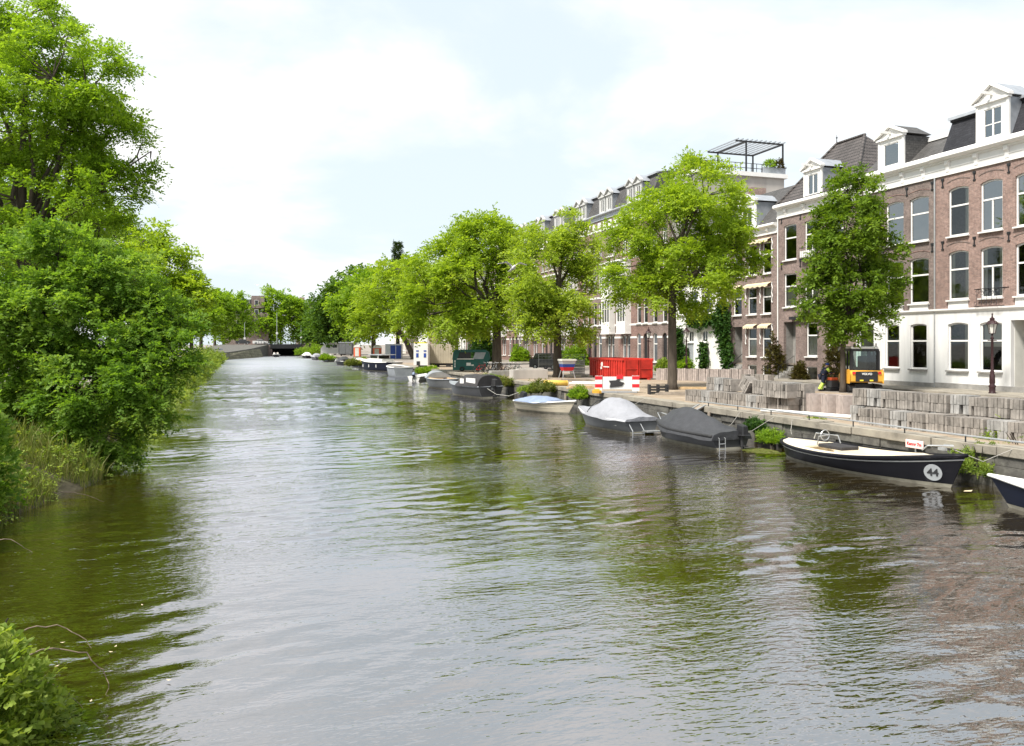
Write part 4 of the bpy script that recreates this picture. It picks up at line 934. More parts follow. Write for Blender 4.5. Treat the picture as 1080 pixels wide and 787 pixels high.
# ---- pale fronts farther on
pal = [((.62, .58, .54), 'plaster'), ((.3, .17, .14), 'brick'), ((.66, .64, .6), 'plaster'), ((.45, .33, .27), 'brick')]
FMAT = [pm('far_cream_plaster', (.62, .58, .52), .8, .1, .6), M['brick_red'], M['plaster_old'], M['brick_purple']]
FL = ['pale plastered house beyond the mansard row, seen under the widest tree', 'red brick house left of the pale plastered one, half hidden by the widest tree', 'white house behind the green kiosk and thin trunk', 'purple brown house behind the cream site container',
      'cream plastered house behind the white site cabin', 'red brick house behind the blue portable toilets', 'old white house farther than the blue portable toilets', 'purple brown house farthest but one on the right bank', 'cream house last before the far bridge']
y = yE + 8*MOD
for i in range(9):
    w = [7.2, 8, 6.8, 9, 7.5, 11, 13, 15, 18][i]; zt = [15.5, 16.5, 15, 17, 15.8, 16, 16, 15.5, 16][i]
    h = thing('far_house', (XF, y+w/2, ZQ), FL[i], 'house', 'far houses on the right bank')
    nc = max(3, int(w/2.3)); hol = []
    for k in range(nc):
        c = y + w*(k+.5)/nc
        for a, b in ((1.9, 4.6), (6.0, 8.6), (9.7, 12.1)): hol.append((c-.6, c+.6, a, b, 0))
    mb = MB(); wall_front(mb, XF, y, y+w, ZQ-.4, zt-.2, hol); shell(mb, XF, y, y+w, ZQ-.5, zt); obj('wall', mb, FMAT[i % 4], h)
    for h_ in hol: window(h, XF+.08, *h_, 'T', lo=True)
    cornice(h, y, y+w, zt-1.3, zt, nb=0)
    obj('roof', MB().prism([(XF+.2, zt), (XF+2, zt+2.6), (XF+10, zt+2.6), (XF+10, zt)], 'y', y+.02, y+w-.02), M['slate_grey'], h)
    y += w
# ---- brick block left of the bridge and a far chimney roof
Yb = 310.0
fx0, fx1 = FX(253, Yb), FX(283, Yb)
h = thing('corner_building', ((fx0+fx1)/2, Yb, 1.1), 'grey brown brick corner building beyond the left end of the bridge with red shopfront', 'building')
def zb_(py): return ZZ(py, (fx0+fx1)/2, Yb)
mb = MB(); mb.box(fx0-6, fx1-3.5, Yb, Yb+14, ZQ-.5, zb_(322)); mb.box(fx1-7.5, fx1, Yb-1.5, Yb+10, ZQ-.5, zb_(330)); mb.box(fx0+4, fx0+8.5, Yb-.3, Yb+10, zb_(325), zb_(312)); obj('wall', mb, M['brick_purple'], h)
for r_ in range(4):
    for k in range(3):
        zz = zb_(352) + r_*3.4; yy = fx0-.5 + k*3.1
        wf = MB(); wf.box(yy-.65, yy+.65, Yb-.32-(1.3 if yy > fx1-7.5 else 0), Yb-.2-(1.3 if yy > fx1-7.5 else 0), zz, zz+1.9); wf.box(yy-.55, yy+.55, Yb-.34-(1.3 if yy > fx1-7.5 else 0), Yb-.3-(1.3 if yy > fx1-7.5 else 0), zz+.1, zz+1.8, 1)
        obj('window', wf, [M['white'], M['glassdark']], h)
obj('shopfront', MB().box(fx1-7.2, fx1-.5, Yb-1.62, Yb-1.48, ZQ+2, zb_(359)), M['brick_dark'], h)
obj('roof', MB().prism([(fx0-6.2, zb_(322)), (fx1-3.3, zb_(322)), (fx1-5.5, zb_(316)), (fx0-4, zb_(316))], 'y', Yb+.2, Yb+14), M['slate_grey'], h)
Yc = 420.0; x0, x1 = FX(314, Yc), FX(338, Yc); zz = ZZ(321, x0, Yc)
h = thing('far_building', (x0, Yc, ZQ), 'distant pale roofed building with red chimney over the bridge trees', 'building')
obj('wall', MB().box(x0, x1, Yc, Yc+12, ZQ, zz), M['brick_purple'], h); obj('roof', MB().prism([(x0-.5, zz), (x1+.5, zz), (x1-3, zz+1.5), (x0+1, zz+1.8)], 'y', Yc-.3, Yc+12), M['zinc'], h)
obj('chimney', MB().box(x0+1, x0+3.4, Yc+1, Yc+3, zz, zz+3.6), M['brick_red'], h)
# ---- boats: hull lofted from stations, local +x towards the bow, z = 0 on the waterline
class Hull:
    def __init__(s, L_, B, fb, bow, st, rake=.5, stern='transom', fine=1.6, sw=.85, draft=.28, p=.34):
        s.L, s.B, s.fb, s.bow, s.st, s.rake, s.stern, s.fine, s.sw, s.dr, s.p = L_, B, fb, bow, st, rake, stern, fine, sw, draft, p
    def half(s, t):
        b = s.B/2
        if t > .45: w = 1 - ((t-.45)/.55)**s.fine
        elif s.stern == 'round': w = max(0, 1-((.45-t)/.45)**2.6)**.6
        else: w = 1 - (1-s.sw)*((.45-t)/.45)**2
        return max(.015, b*w)
    def sheer(s, t):
        return s.fb + (s.bow-s.fb)*max(0, (t-.35)/.65)**2 + (s.st-s.fb)*max(0, (.35-t)/.35)**2
    def pt(s, t, q, sg=1, k=1.0):
        """q 0 at the keel, 1 at the gunwale"""
        zk = -s.dr*(1-max(0, (t-.7)/.3)**3*.6); z = zk + (s.sheer(t)-zk)*q
        y = s.half(t)*(q**s.p)*k
        x = -s.L/2 + s.L*t + s.rake*(q-.35)*max(0, (t-.5)/.5)**3 * 1.0
        if s.stern == 'round': x -= .25*(q-.3)*max(0, (.2-t)/.2)
        return (x, sg*y, z)
    def build(s, root, hmat, n=22, boot=True, strake='dark', sr=.045, deck='cream_deck', stripe=None, cock=(.14, .66), well=.36, cw=.72, deckless=False):
        qs = [0, .06, .15, .28, .36, .45, .6, .75, .88, 1]; mb = MB(); m = len(qs)
        for sg in (-1, 1):
            vs = [s.pt(i/n, q, sg) for i in range(n+1) for q in qs]
            mb.add(vs, [(i*m+j, (i+1)*m+j, (i+1)*m+j+1, i*m+j+1) for i in range(n) for j in range(m-1)])
        mb.add([s.pt(0, q, -1) for q in qs] + [s.pt(0, q, 1) for q in qs[::-1]], [tuple(range(2*m))])
        mb.add([s.pt(1, q, -1) for q in qs] + [s.pt(1, q, 1) for q in qs[::-1]], [tuple(range(2*m))])
        obj('hull', mb, hmat, root, local=True, smooth=True)
        def qz(t, z): zk = s.pt(t, 0)[2]; return min(1, max(.01, (z-zk)/(s.sheer(t)-zk)))
        if boot:
            bt = MB()
            for sg in (-1, 1):
                vs = []
                for i in range(n+1):
                    t = i/n
                    for z in (-.04, .09+.03*max(0, t-.6)):
                        x, y, zz = s.pt(t, qz(t, z), sg); vs.append((x+(.012 if t > .97 else 0), y+sg*.009, zz))
                bt.add(vs, [(2*i, 2*i+2, 2*i+3, 2*i+1) for i in range(n)])
            a, b = s.pt(0, qz(0, -.04), 1), s.pt(0, qz(0, .09), 1)
            bt.add([(a[0]-.008, -a[1], a[2]), (a[0]-.008, a[1], a[2]), (b[0]-.008, b[1], b[2]), (b[0]-.008, -b[1], b[2])], [(0, 1, 2, 3)])
            obj('boot_stripe', bt, M['boot'], root, local=True)
        ring_ = [s.pt(i/n, 1, 1) for i in range(n+1)] + [s.pt(i/n, 1, -1) for i in range(n, -1, -1)]
        if strake: obj('rubbing_strake', MB().tube([(x, y*1.005, z-.03) for x, y, z in ring_ + ring_[:1]], sr, 6), M[strake], root, local=True, smooth=True)
        if stripe:
            l_ = [s.pt(i/n, .86, 1, 1.01) for i in range(n+1)] + [s.pt(i/n, .86, -1, 1.01) for i in range(n, -1, -1)]
            obj('pale_stripe', MB().tube(l_ + l_[:1], .017, 5), M[stripe], root, local=True)
        if not deckless:
            dk = MB(); fr = [-1, -cw-.02, -cw, -cw+.03, 0, cw-.03, cw, cw+.02, 1]; vs = []; rows = 0
            ts = sorted(set([i/n for i in range(n+1)] + [cock[0]-.005, cock[0]+.005, cock[1]-.005, cock[1]+.005]))
            for t in ts:
                inn = cock[0] < t < cock[1]
                for f in fr:
                    x, y, z = s.pt(t, 1, 1); zz = z-.02 + .03*(1-f*f)
                    if inn and abs(f) < cw-.001: zz = s.fb-well
                    elif inn and abs(f) < cw+.021: zz += .04
                    vs.append((x, y*f*.985, zz))
                rows += 1
            k = len(fr); dk.add(vs, [(i*k+j, i*k+j+1, (i+1)*k+j+1, (i+1)*k+j) for i in range(rows-1) for j in range(k-1)])
            obj('deck', dk, M[deck], root, local=True)
    def cover(s, root, mat, t0, t1, prof, over=.1, n=30, m=17, name='cover', seed=0, pw=1.7, wr=.02):
        rng = random.Random(seed); ph = [rng.uniform(0, 6) for _ in range(4)]
        vs = []
        for i in range(n+1):
            t = t0 + (t1-t0)*i/n; h = np.interp((t-t0)/(t1-t0), [p[0] for p in prof], [p[1] for p in prof])
            for j in range(m):
                u = -1 + 2*j/(m-1); x, y, z = s.pt(max(0, min(1, t)), 1, 1)
                e = .93*u/abs(u) if abs(u) > .93 else u
                zz = z + .03 + h*(1-abs(u)**pw) + wr*math.sin(9*t+3*u+ph[0])*math.sin(5*u+13*t+ph[1]) - .03*abs(math.sin(n*.25*(t-t0)*3.1))*(1-u*u)
                if abs(u) > .93: zz = z - over - .05*max(0, math.sin(11*t+ph[2]))
                vs.append((x - (t < .02)*.06, y*u*1.06 + (.02 if u > 0 else -.02), zz))
        mb = MB().add(vs, [(i*m+j, i*m+j+1, (i+1)*m+j+1, (i+1)*m+j) for i in range(n) for j in range(m-1)])
        for i in (0, n): mb.add([vs[i*m+j] for j in range(m)], [tuple(range(m))])
        return obj(name, mb, mat, root, local=True, smooth=True)
def outboard(root, x, y, z, sc=1.0, mat='black', tilt=0.0):
    o = link('outboard_motor', None, root, (x, y, z)); o.rotation_euler = (0, tilt, 0)
    k = sc; mb = MB()
    mb.add([(-.38*k, -.15*k, .12*k), (.08*k, -.17*k, .1*k), (.08*k, .17*k, .1*k), (-.38*k, .15*k, .12*k), (-.34*k, -.12*k, .5*k), (.02*k, -.14*k, .56*k), (.02*k, .14*k, .56*k), (-.34*k, .12*k, .5*k)], [(0,1,2,3),(4,5,6,7),(0,1,5,4),(1,2,6,5),(2,3,7,6),(3,0,4,7)])
    c = obj('cowl', mb, M[mat], o, local=True, bevel=.04*k)
    lg = MB(); lg.tube([(-.14*k, 0, .12*k), (-.16*k, 0, -.5*k)], [.09*k, .06*k], 8); lg.box(-.4*k, .0, -.06*k, .06*k, -.32*k, -.28*k); lg.tube([(-.3*k, 0, -.52*k), (.08*k, 0, -.52*k)], [.04*k, .07*k], 8)
    obj('shaft', lg, M['dark'], o, local=True)
    obj('clamp', MB().box(-.02*k, .1*k, -.12*k, .12*k, -.12*k, .14*k).tube([(.05*k, 0, .25*k), (.5*k, .1*k, .36*k)], .018*k, 5), M['grey_metal'], o, local=True)
    return o
def boat(px_mid, label, ang, name='motor_boat', loc=None, group='boats moored along the right quay'):
    return thing(name, (loc[0], loc[1], 0), label, 'boat', group, R(ang))
def flat_text(root, s, size, loc, rot, mat, name='lettering'):
    cu = bpy.data.curves.new(name, 'FONT'); cu.body = s; cu.size = size; cu.align_x = 'CENTER'; cu.align_y = 'CENTER'; cu.extrude = .003; cu.offset = size*.03
    t = bpy.data.objects.new(name, cu); C.objects.link(t); dg = bpy.context.evaluated_depsgraph_get(); dg.update()
    me = bpy.data.meshes.new_from_object(t.evaluated_get(dg)); C.objects.unlink(t); bpy.data.objects.remove(t)
    me.materials.clear(); me.materials.append(mat); me.name = name
    o = link(name, me, root, loc); o.rotation_euler = rot; return o
# black sloop with number 44
B = boat(0, 'long black sloop with cream deck and white disc numbered 44', -90, 'sloop', (18.6, 21.02))
h = Hull(7.1, 2.45, .52, .98, .6, rake=.55, stern='round', fine=2.3, draft=.3, p=.3)
h.build(B, M['hull_black'], n=34, strake='hull_black', sr=.06, deck='cream', stripe='white', cock=(.16, .74), well=.3, cw=.74)
t = .925; q = .56
p0 = Vector(h.pt(t, q, -1)); pu = Vector(h.pt(t+.02, q, -1)) - Vector(h.pt(t-.02, q, -1)); pv = Vector(h.pt(t, q+.12, -1)) - Vector(h.pt(t, q-.12, -1))
ux = pu.normalized(); nn = ux.cross(pv).normalized(); ux = Vector((0, 0, 1)).cross(nn).normalized(); uy = nn.cross(ux)
if nn.y > 0: nn = -nn
if uy.z < 0: uy = -uy
ux = uy.cross(nn)
dm = Matrix((ux, uy, nn)).transposed()
disc = MB().lathe([(.0, 0), (.24, 0), (.24, .012), (0, .012)], n=36).xf(Matrix.Translation(p0 + nn*.012) @ dm.to_4x4())
dd = obj('number_disc', disc, M['lead'], B, local=True); dd.data.materials[0] = pm('pale_disc', (.42, .44, .46), .5, .12, 4)
flat_text(B, '44', .3, p0 + nn*.03, dm.to_euler(), M['black'], 'number')
obj('seat_cushion', MB().box(-1.9, -.75, -.15, .55, .5, .62), M['canvas_dark'], B, local=True, bevel=.03)
obj('thwart', MB().box(.2, .5, -.85, .85, .42, .48), M['cream'], B, local=True); obj('thwart', MB().box(-2.5, -2.1, -.6, .6, .46, .52), M['cream'], B, local=True)
ra = MB(); ra.tube([(2.75, -.35, .98), (2.9, -.3, 1.12), (3.35, -.12, 1.16), (3.5, 0, 1.16), (3.35, .12, 1.16), (2.9, .3, 1.12), (2.75, .35, .98)], .022, 6)
obj('grab_rail', MB().tube([(-2.9, .5, .65), (-2.8, .5, .85), (-1.9, .68, .85), (-1.8, .7, .6)], .022, 6), M['grey_metal'], B, local=True); obj('steering_wheel', MB().tube([(-2.0, -.1, .55), (-1.9, -.1, .85), (-1.6, -.1, .92), (-1.6, .05, .92)], .02, 6).torus((-1.6, -.1, .92), .17, .018, 'x', 16, 5), M['grey_metal'], B, local=True)
obj('bow_rail', ra, M['grey_metal'], B, local=True)
obj('cleat', MB().box(3.0, 3.25, -.04, .04, 1.0, 1.08), M['grey_metal'], B, local=True)
# sign on the quay side of the sloop
sg = thing('mooring_sign', (19.78, 20.1, .72), 'small pink and white sign with red lettering beside the black sloop', 'sign')
obj('board', MB().box(19.77, 19.80, 19.75, 20.45, .74, .99), pm('pink_board', (.75, .55, .52), .6, .08, 4), sg, bevel=.01)
obj('post', MB().tube([(19.83, 20.1, .1), (19.83, 20.1, .95)], .025, 6), M['grey_metal'], sg)
tx = flat_text(sg, 'Kamer 7m', .135, (-.016, 0, .145), (R(90), 0, R(-90)), M['redmark'])
# white deck launch at the right edge
B = boat(0, 'navy hulled launch with white deck cut off by the right picture edge', 101.5, 'launch', (18.2, 12.6))
h = Hull(5.2, 1.8, .5, .76, .5, rake=.6, fine=2.0); h.build(B, M['hull_navy'], n=26, strake='white', sr=.04, deck='plaster', cock=(.1, .62), well=.35)
obj('fairlead', MB().box(1.3, 1.6, -.1, .1, .84, .92).torus((1.45, 0, .95), .09, .03, 'z', 12, 5), M['black'], B, local=True)
obj('bench', MB().box(-.9, -.4, -.7, .7, .45, .52), M['wood_light'], B, local=True)
# charcoal covered sloop
B = boat(0, 'small sloop under a charcoal cover with swim ladder and outboard at its stern', 94, 'covered_boat', (17.25, 28.9))
h = Hull(4.8, 1.85, .56, .7, .56, rake=.45, fine=2.4, sw=.93, p=.28); h.build(B, M['hull_dgrey'], strake='dark', sr=.05, deckless=True)
h.cover(B, M['tarp_grey'], .0, .99, [(0, .1), (.12, .3), (.4, .72), (.62, .86), (.8, .6), (1, .04)], seed=2, over=.17, pw=1.15, wr=.04)
sk = MB()
for i in range(7): yy = -.02 + .0; t = .08+.11*i; a = h.pt(t, .55, 1); sk.box(a[0]-.02, a[0]+.02, a[1]+.005, a[1]+.02, .1, .45)
outboard(B, -2.35, -.45, .42, .95, 'black'); 
ld = MB()
for yy in (.35, .62): ld.tube([(-2.34, yy, .5), (-2.52, yy, .46), (-2.54, yy, -.15)], .016, 5)
for z in (.05, .25): ld.tube([(-2.53, .35, z), (-2.53, .62, z)], .016, 5)
obj('swim_ladder', ld, M['grey_metal'], B, local=True)
obj('bow_rail', MB().tube([(1.7, .45, .8), (2.5, .1, 1.0), (2.5, -.1, 1.0), (1.7, -.45, .8)], .02, 5), M['grey_metal'], B, local=True)
# white covered boat
B = boat(0, 'grey speedboat under a domed white cover with folding stern ladder', 98, 'covered_boat', (16.45, 34.9))
h = Hull(4.9, 1.95, .62, .82, .6, rake=.8, fine=2.2, sw=.92); h.build(B, M['hull_grey'], strake='white', sr=.04, deckless=True)
h.cover(B, M['tarp_white'], 0, .99, [(0, .1), (.12, .25), (.3, .8), (.5, .86), (.66, .5), (.78, .2), (1, .03)], seed=5, over=.05, pw=1.8, wr=.035)
obj('cover_seam', MB().tube([(.75, h.half(.68)*u*1.06, h.sheer(.68)+.08+.55*(1-abs(u)**2)) for u in [-1+.125*i for i in range(17)]], .018, 5), M['black'], B, local=True)
ld = MB()
for yy in (.1, .7): ld.tube([(-2.45, yy, .45), (-2.75, yy, .15), (-2.75, yy, -.1)], .02, 5); 
ld.tube([(-2.75, .1, .05), (-2.75, .7, .05)], .02, 5); ld.box(-2.9, -2.45, -.75, .0, .08, .13)
obj('swim_ladder', ld, M['grey_metal'], B, local=True)
obj('fender', MB().tube([(-.6, -1.08, .42), (-.6, -1.08, -.02)], .09, 8), M['white'], B, local=True)
flat_text(B, '9-07', .14, (-1.55, h.pt(.2, .62)[1]+.02, .34), (R(90), 0, R(180)), M['white'])
# cream boat, blue cover
B = boat(0, 'cream dinghy with blue grey cover and tilted outboard', -72, 'covered_boat', (16.75, 44.4))
h = Hull(4.3, 1.8, .58, .82, .6, rake=.75, fine=2.1, sw=.88, p=.4); h.build(B, M['cream'], strake='white', sr=.05, deck='white', cock=(.05, .7))
h.cover(B, M['blue_cloth'], .04, .72, [(0, .1), (.3, .32), (.7, .3), (1, .06)], seed=3, over=.0, pw=2.2)
for z in (.3, .42): obj('plank_line', MB().tube([h.pt(i/16, (z+.28)/(h.sheer(i/16)+.28), -1, 1.005) for i in range(16)], .008, 4), M['boot'], B, local=True)
outboard(B, -2.2, 0, .55, .95, 'black', .5)
# dark cabin boat
B = boat(0, 'dark grey motorboat with black canvas canopy and clear windows', 103, 'canopy_boat', (16.5, 60.0))
h = Hull(6.2, 2.15, .82, 1.0, .85, rake=.6, fine=2.3, sw=.95, p=.28); h.build(B, M['hull_dgrey'], strake='lead', sr=.05, deck='lead', cock=(.06, .6))
h.cover(B, M['canvas_dark'], .02, .58, [(0, .75), (.1, .85), (.8, .8), (1, .25)], seed=4, over=.0, pw=4, name='canopy')
obj('canopy_window', MB().box(-2.6, -1.2, h.B*.5*.94, h.B*.5*.97, .98, 1.42).box(-.9, -.3, h.B*.5*.985, h.B*.5*1.01, .98, 1.35), M['white'], B, local=True)
obj('windscreen', MB().add([(.2, -.8, .9), (.2, .8, .9), (-.25, .7, 1.4), (-.25, -.7, 1.4)], [(0, 1, 2, 3)]), M['glassdark'], B, local=True)
outboard(B, -3.15, -.2, .75, 1.2, 'dark')
tag(obj('mooring_rope', MB().tube([(16.9, 56.9, .7), (17.4, 56.3, .3), (18.2, 55.8, .2), (19.2, 55.4, .6), (19.9, 55, 1.1)], .014, 5), M['curtain'], org=(19.9, 55, 1.1)), 'white rope from the canopy boat stern to the quay', 'rope')
# round grey boat with orange interior
B = boat(0, 'rounded grey cabin boat with orange interior behind the canopy boat', 97, 'cabin_boat', (16.9, 71.5))
h = Hull(5.6, 2.3, .85, 1.0, .9, rake=.5, fine=3, stern='round'); h.build(B, M['hull_grey'], strake='lead', deck='wood_light', cock=(.12, .7))
h.cover(B, M['lead'], .6, .97, [(0, .5), (.4, .6), (1, .05)], seed=6, over=0, pw=2.5, name='foredeck')
# white dinghy
B = boat(0, 'white dinghy with tilted outboard beyond the canopy boat', 60, 'dinghy', (18.0, 86))
h = Hull(3.9, 1.6, .5, .68, .5, rake=.4, fine=2.2); h.build(B, M['white'], strake='white', deck='plaster', boot=False); outboard(B, -2.0, 0, .45, .9, 'blue_cloth', .5)
# flat barge
B = boat(0, 'pale grey steel workboat with square stern', 92, 'workboat', (17.7, 97.5))
h = Hull(6.5, 2.3, 1.15, 1.35, 1.2, rake=.3, fine=3.2, sw=.98, p=.16); h.build(B, M['lead'], strake='white', sr=.07, deck='stone', boot=False, well=.5)
# navy yacht
B = boat(0, 'dark navy cabin cruiser with white wheelhouse and flat roof', 112, 'cabin_cruiser', (18.6, 118))
h = Hull(8.8, 3.0, 1.3, 1.65, 1.35, rake=.7, fine=2.5, sw=.9, p=.25); h.build(B, M['hull_navy'], strake='white', sr=.07, deck='white', cock=(.05, .2), boot=True)
cb = MB(); cb.box(-2.6, 1.4, -1.05, 1.05, 1.1, 1.75); cb.box(-1.6, .6, -1.0, 1.0, 1.75, 2.3); obj('wheelhouse', cb, M['white'], B, local=True, bevel=.06)
obj('wheelhouse_window', MB().box(-1.5, .5, -1.015, 1.015, 1.83, 2.2).box(.58, .62, -.85, .85, 1.83, 2.2).box(-1.62, -1.58, -.85, .85, 1.83, 2.2), M['glassdark'], B, local=True)
obj('roof', MB().box(-2.9, .9, -1.2, 1.2, 2.3, 2.4), M['zinc'], B, local=True)
for x in (-2, 0, 1.6): obj('fender', MB().tube([(x, h.half(.5)+.06, .95), (x, h.half(.5)+.06, .55)], .07, 8), M['white'], B, local=True)
# more small boats in the distance
far = [(18.0, 135, 98, 'hull_navy', 'white', 'small navy and white boat just beyond the cabin cruiser', 5), (18.0, 128, 80, 'hull_grey', 'wood_light', 'grey tender with wooden benches next to the cabin cruiser', 4.5),
       (17.2, 150, 100, 'hull_black', 'tarp_grey', 'black boat with grey tonneau cover in front of the dark box van', 7), (17.2, 178, 97, 'hull_grey', 'white', 'grey boat moored in front of the white camper', 7), (16.6, 200, 95, 'hull_dgrey', 'tarp_white', 'farthest dark boat with white cover near the bank shrub', 9), (16.0, 222, 95, 'hull_black', 'plaster', 'last low black boat before the far bridge', 9)]
for x, y, a, hm, dk, lb, L_ in far:
    B = boat(0, lb, a, 'small_boat', (x, y)); h = Hull(L_, 2.1, .8, 1.05, .8, rake=.5, fine=2.4); h.build(B, M[hm], n=14, strake='white', sr=.06, deck=dk)
    h.cover(B, M[dk], .2, .65, [(0, .3), (.4, .8), (1, .2)], seed=int(y), over=0, pw=3, n=10, m=9)
B = thing('motor_launch', (*D(291, 236), 0), 'small white launch under way near the far bridge', 'boat', None, R(-100))
h = Hull(4.5, 1.9, .6, .8, .6, rake=.5); h.build(B, M['hull_black'], n=12, strake='white', sr=.09, deck='white', boot=False)
LAUNCH = (B.location.x, B.location.y)
# ---- red skip container
cx0, cx1, cy0, cy1, cz0, cz1 = 28.4, 30.9, 58.0, 64.6, ZQ+.12, 2.75
K = thing('skip_container', ((cx0+cx1)/2, (cy0+cy1)/2, ZQ), 'red ribbed steel skip container with open top', 'container')
b = MB()
for (a0, a1, c0, c1) in ((cx0, cx0+.06, cy0, cy1), (cx1-.06, cx1, cy0, cy1), (cx0+.06, cx1-.06, cy1-.06, cy1)): b.box(a0, a1, c0, c1, cz0, cz1)
b.box(cx0+.06, cx1-.06, cy0, cy1-.06, cz0, cz0+.06); obj('body', b, M['red'], K)
for i in range(15): y = cy0+.25+i*(cy1-cy0-.5)/14; obj('rib', MB().prism([(y-.09, cz0+.05), (y+.09, cz0+.05), (y+.09, cz1-.16), (y-.09, cz1-.16)], 'x', cx0-.09, cx0-.001), M['red'], K, bevel=.03)
obj('rim', MB().box(cx0-.11, cx0+.08, cy0-.06, cy1+.06, cz1-.14, cz1+.03).box(cx1-.08, cx1+.1, cy0-.06, cy1+.06, cz1-.14, cz1+.03).box(cx0+.08, cx1-.08, cy1-.08, cy1+.06, cz1-.139, cz1+.029), M['red'], K, bevel=.02)
for s0, s1 in ((cx0, cx0+1.24), (cx0+1.26, cx1)):
    d = obj('door', MB().box(s0, s1, cy0-.08, cy0-.01, cz0+.03, cz1-.05).box(s0+.04, s0+.12, cy0-.13, cy0-.08, cz0, cz1).box(s1-.12, s1-.04, cy0-.13, cy0-.08, cz0, cz1).box(s0+.12, s1-.12, cy0-.11, cy0-.08, cz0+.7, cz0+.78), M['red'], K, bevel=.015)
obj('skid', MB().box(cx0+.3, cx0+.5, cy0-.3, cy1, ZQ, cz0).box(cx1-.5, cx1-.3, cy0-.3, cy1, ZQ, cz0), M['red'], K)
lg = MB().lathe([(0, 0), (.2, 0), (.2, .01), (0, .01)], n=20).xf(Matrix.Translation((cx0-.1, 61.9, 2.25)) @ Matrix.Rotation(R(-90), 4, 'Y'))
obj('logo_disc', lg, M['white'], K)
obj('logo_bar', MB().box(cx0-.106, cx0-.092, 60.5, 61.6, 2.02, 2.1).box(cx0-.106, cx0-.092, 61.9, 62.2, 1.85, 2.05), M['white'], K)
# ---- packs of paving stones
PV = []
M['slab_grey'] = pm('bluish_paving_stone', (.3, .29, .275), .85, .3, 4, bump=.008, bscale=30, island=.2)
for v in range(5):
    rr = random.Random(100+v); mb = MB(); n = 6; w = .625; 
    for tier in range(2):
        for i in range(n):
            dy = -w/2 + w*i/n; h = .292 + rr.uniform(-.006, .006); dx = rr.uniform(-.02, .02); tl = (.012 if v % 2 else -.01) + rr.uniform(-.006, .006)
            if rr.random() < .04: continue
            z = .30*tier + .005
            mb.add([(dx-.3, dy+.006, z), (dx+.3, dy+.006, z), (dx+.3, dy+w/n-.008, z), (dx-.3, dy+w/n-.008, z), (dx-.3, dy+.006+tl, z+h), (dx+.3, dy+.006+tl, z+h), (dx+.3, dy+w/n-.008+tl, z+h), (dx-.3, dy+w/n-.008+tl, z+h)], [(0,1,2,3),(4,5,6,7),(0,1,5,4),(1,2,6,5),(2,3,7,6),(3,0,4,7)])
    PV.append(mesh_of('paving_pack', mb, M['slab'] if v != 3 else M['slab_grey']))
ORD = ['first', 'second', 'third', 'fourth', 'fifth', 'sixth', 'seventh', 'eighth', 'ninth', 'tenth', 'eleventh', 'twelfth', 'thirteenth', 'fourteenth']
pi_ = 0
def pack_row(P, Q, n, z, what, grp, skip=(), jit=.04):
    global pi_
    (x0, y0), (x1, y1) = P, Q; ang = math.atan2(-(x1-x0), (y1-y0))
    for i in range(n):
        if i in skip: continue
        t = (i+.5)/n; pi_ += 1; rr = random.Random(pi_*7)
        o = link('paving_pack', PV[pi_ % 5], None, (x0+(x1-x0)*t+rr.uniform(-jit, jit), y0+(y1-y0)*t, z), ang+rr.uniform(-.09, .09)+(PI if rr.random() < .5 else 0))
        z_ = 1+rr.uniform(-.04, .03); L_ = math.hypot(x1-x0, y1-y0)/n; o.scale = (1, L_/.68, z_)
        tag(o, '%s grey pack from the left in %s' % (ORD[i], what), 'paving stones', grp)
pack_row((21.25, 23.9), (21.75, 15.3), 12, ZQ, 'the front row near the black sloop', 'grey paving stone packs stacked on the quay')
pack_row((21.95, 25.1), (22.5, 15.2), 14, ZQ, 'the bottom tier behind the sloop, mostly hidden', 'grey paving stone packs stacked on the quay')
pack_row((21.97, 25.05), (22.52, 15.25), 14, ZQ+.61, 'the upper tier behind the black sloop', 'grey paving stone packs stacked on the quay')
pack_row((21.4, 36.2), (21.85, 28.6), 11, ZQ, 'the front row by the charcoal covered boat', 'grey paving stone packs stacked on the quay')
pack_row((22.1, 35.5), (22.55, 28.5), 10, ZQ, 'the bottom tier by the covered boat', 'grey paving stone packs stacked on the quay')
pack_row((22.12, 35.4), (22.57, 28.55), 10, ZQ+.61, 'the upper tier by the charcoal covered boat', 'grey paving stone packs stacked on the quay', skip=(3, 4))
tl = link('paving_pack', PV[2], None, (22.2, 32.5, ZQ+.72), .1); tl.rotation_euler = (R(32), R(6), .05); tag(tl, 'tilted pack slumped between two upright packs', 'paving stones', 'grey paving stone packs stacked on the quay')
pack_row((21.45, 29.9), (21.6, 28.4), 2, ZQ+.61, 'the raised pair at the end', 'grey paving stone packs stacked on the quay')
# paler kerb packs
PP = []
for v in range(3):
    rr = random.Random(300+v); mb = MB()
    for i in range(5):
        y = -.4 + .16*i; t = rr.uniform(-.03, .03); mb.add([(-.35, y+.01, 0), (.35, y+.01, 0), (.35, y+.15, 0), (-.35, y+.15, 0), (-.35, y+.01+t, .82+rr.uniform(-.03, .02)), (.35, y+.01+t, .82), (.35, y+.15+t, .82), (-.35, y+.15+t, .8+rr.uniform(-.02, .03))], [(0,1,2,3),(4,5,6,7),(0,1,5,4),(1,2,6,5),(2,3,7,6),(3,0,4,7)])
    PP.append(mesh_of('kerbstone_pack', mb, M['slab_pink']))
for i, nm in enumerate(('left pinkish pack of upright slabs between the two grey stacks', 'middle pinkish pack of upright slabs behind the white pipe', 'right pinkish pack of upright slabs next to the tall grey stack')):
    t = (i+.5)/3; o = link('kerbstone_pack', PP[i], None, (22.4+.6*t, 28.3-1.9*t, ZQ), -.25 + .05*i); o.scale = (1, .85, 1); tag(o, nm, 'paving stones', 'pinkish slab packs')
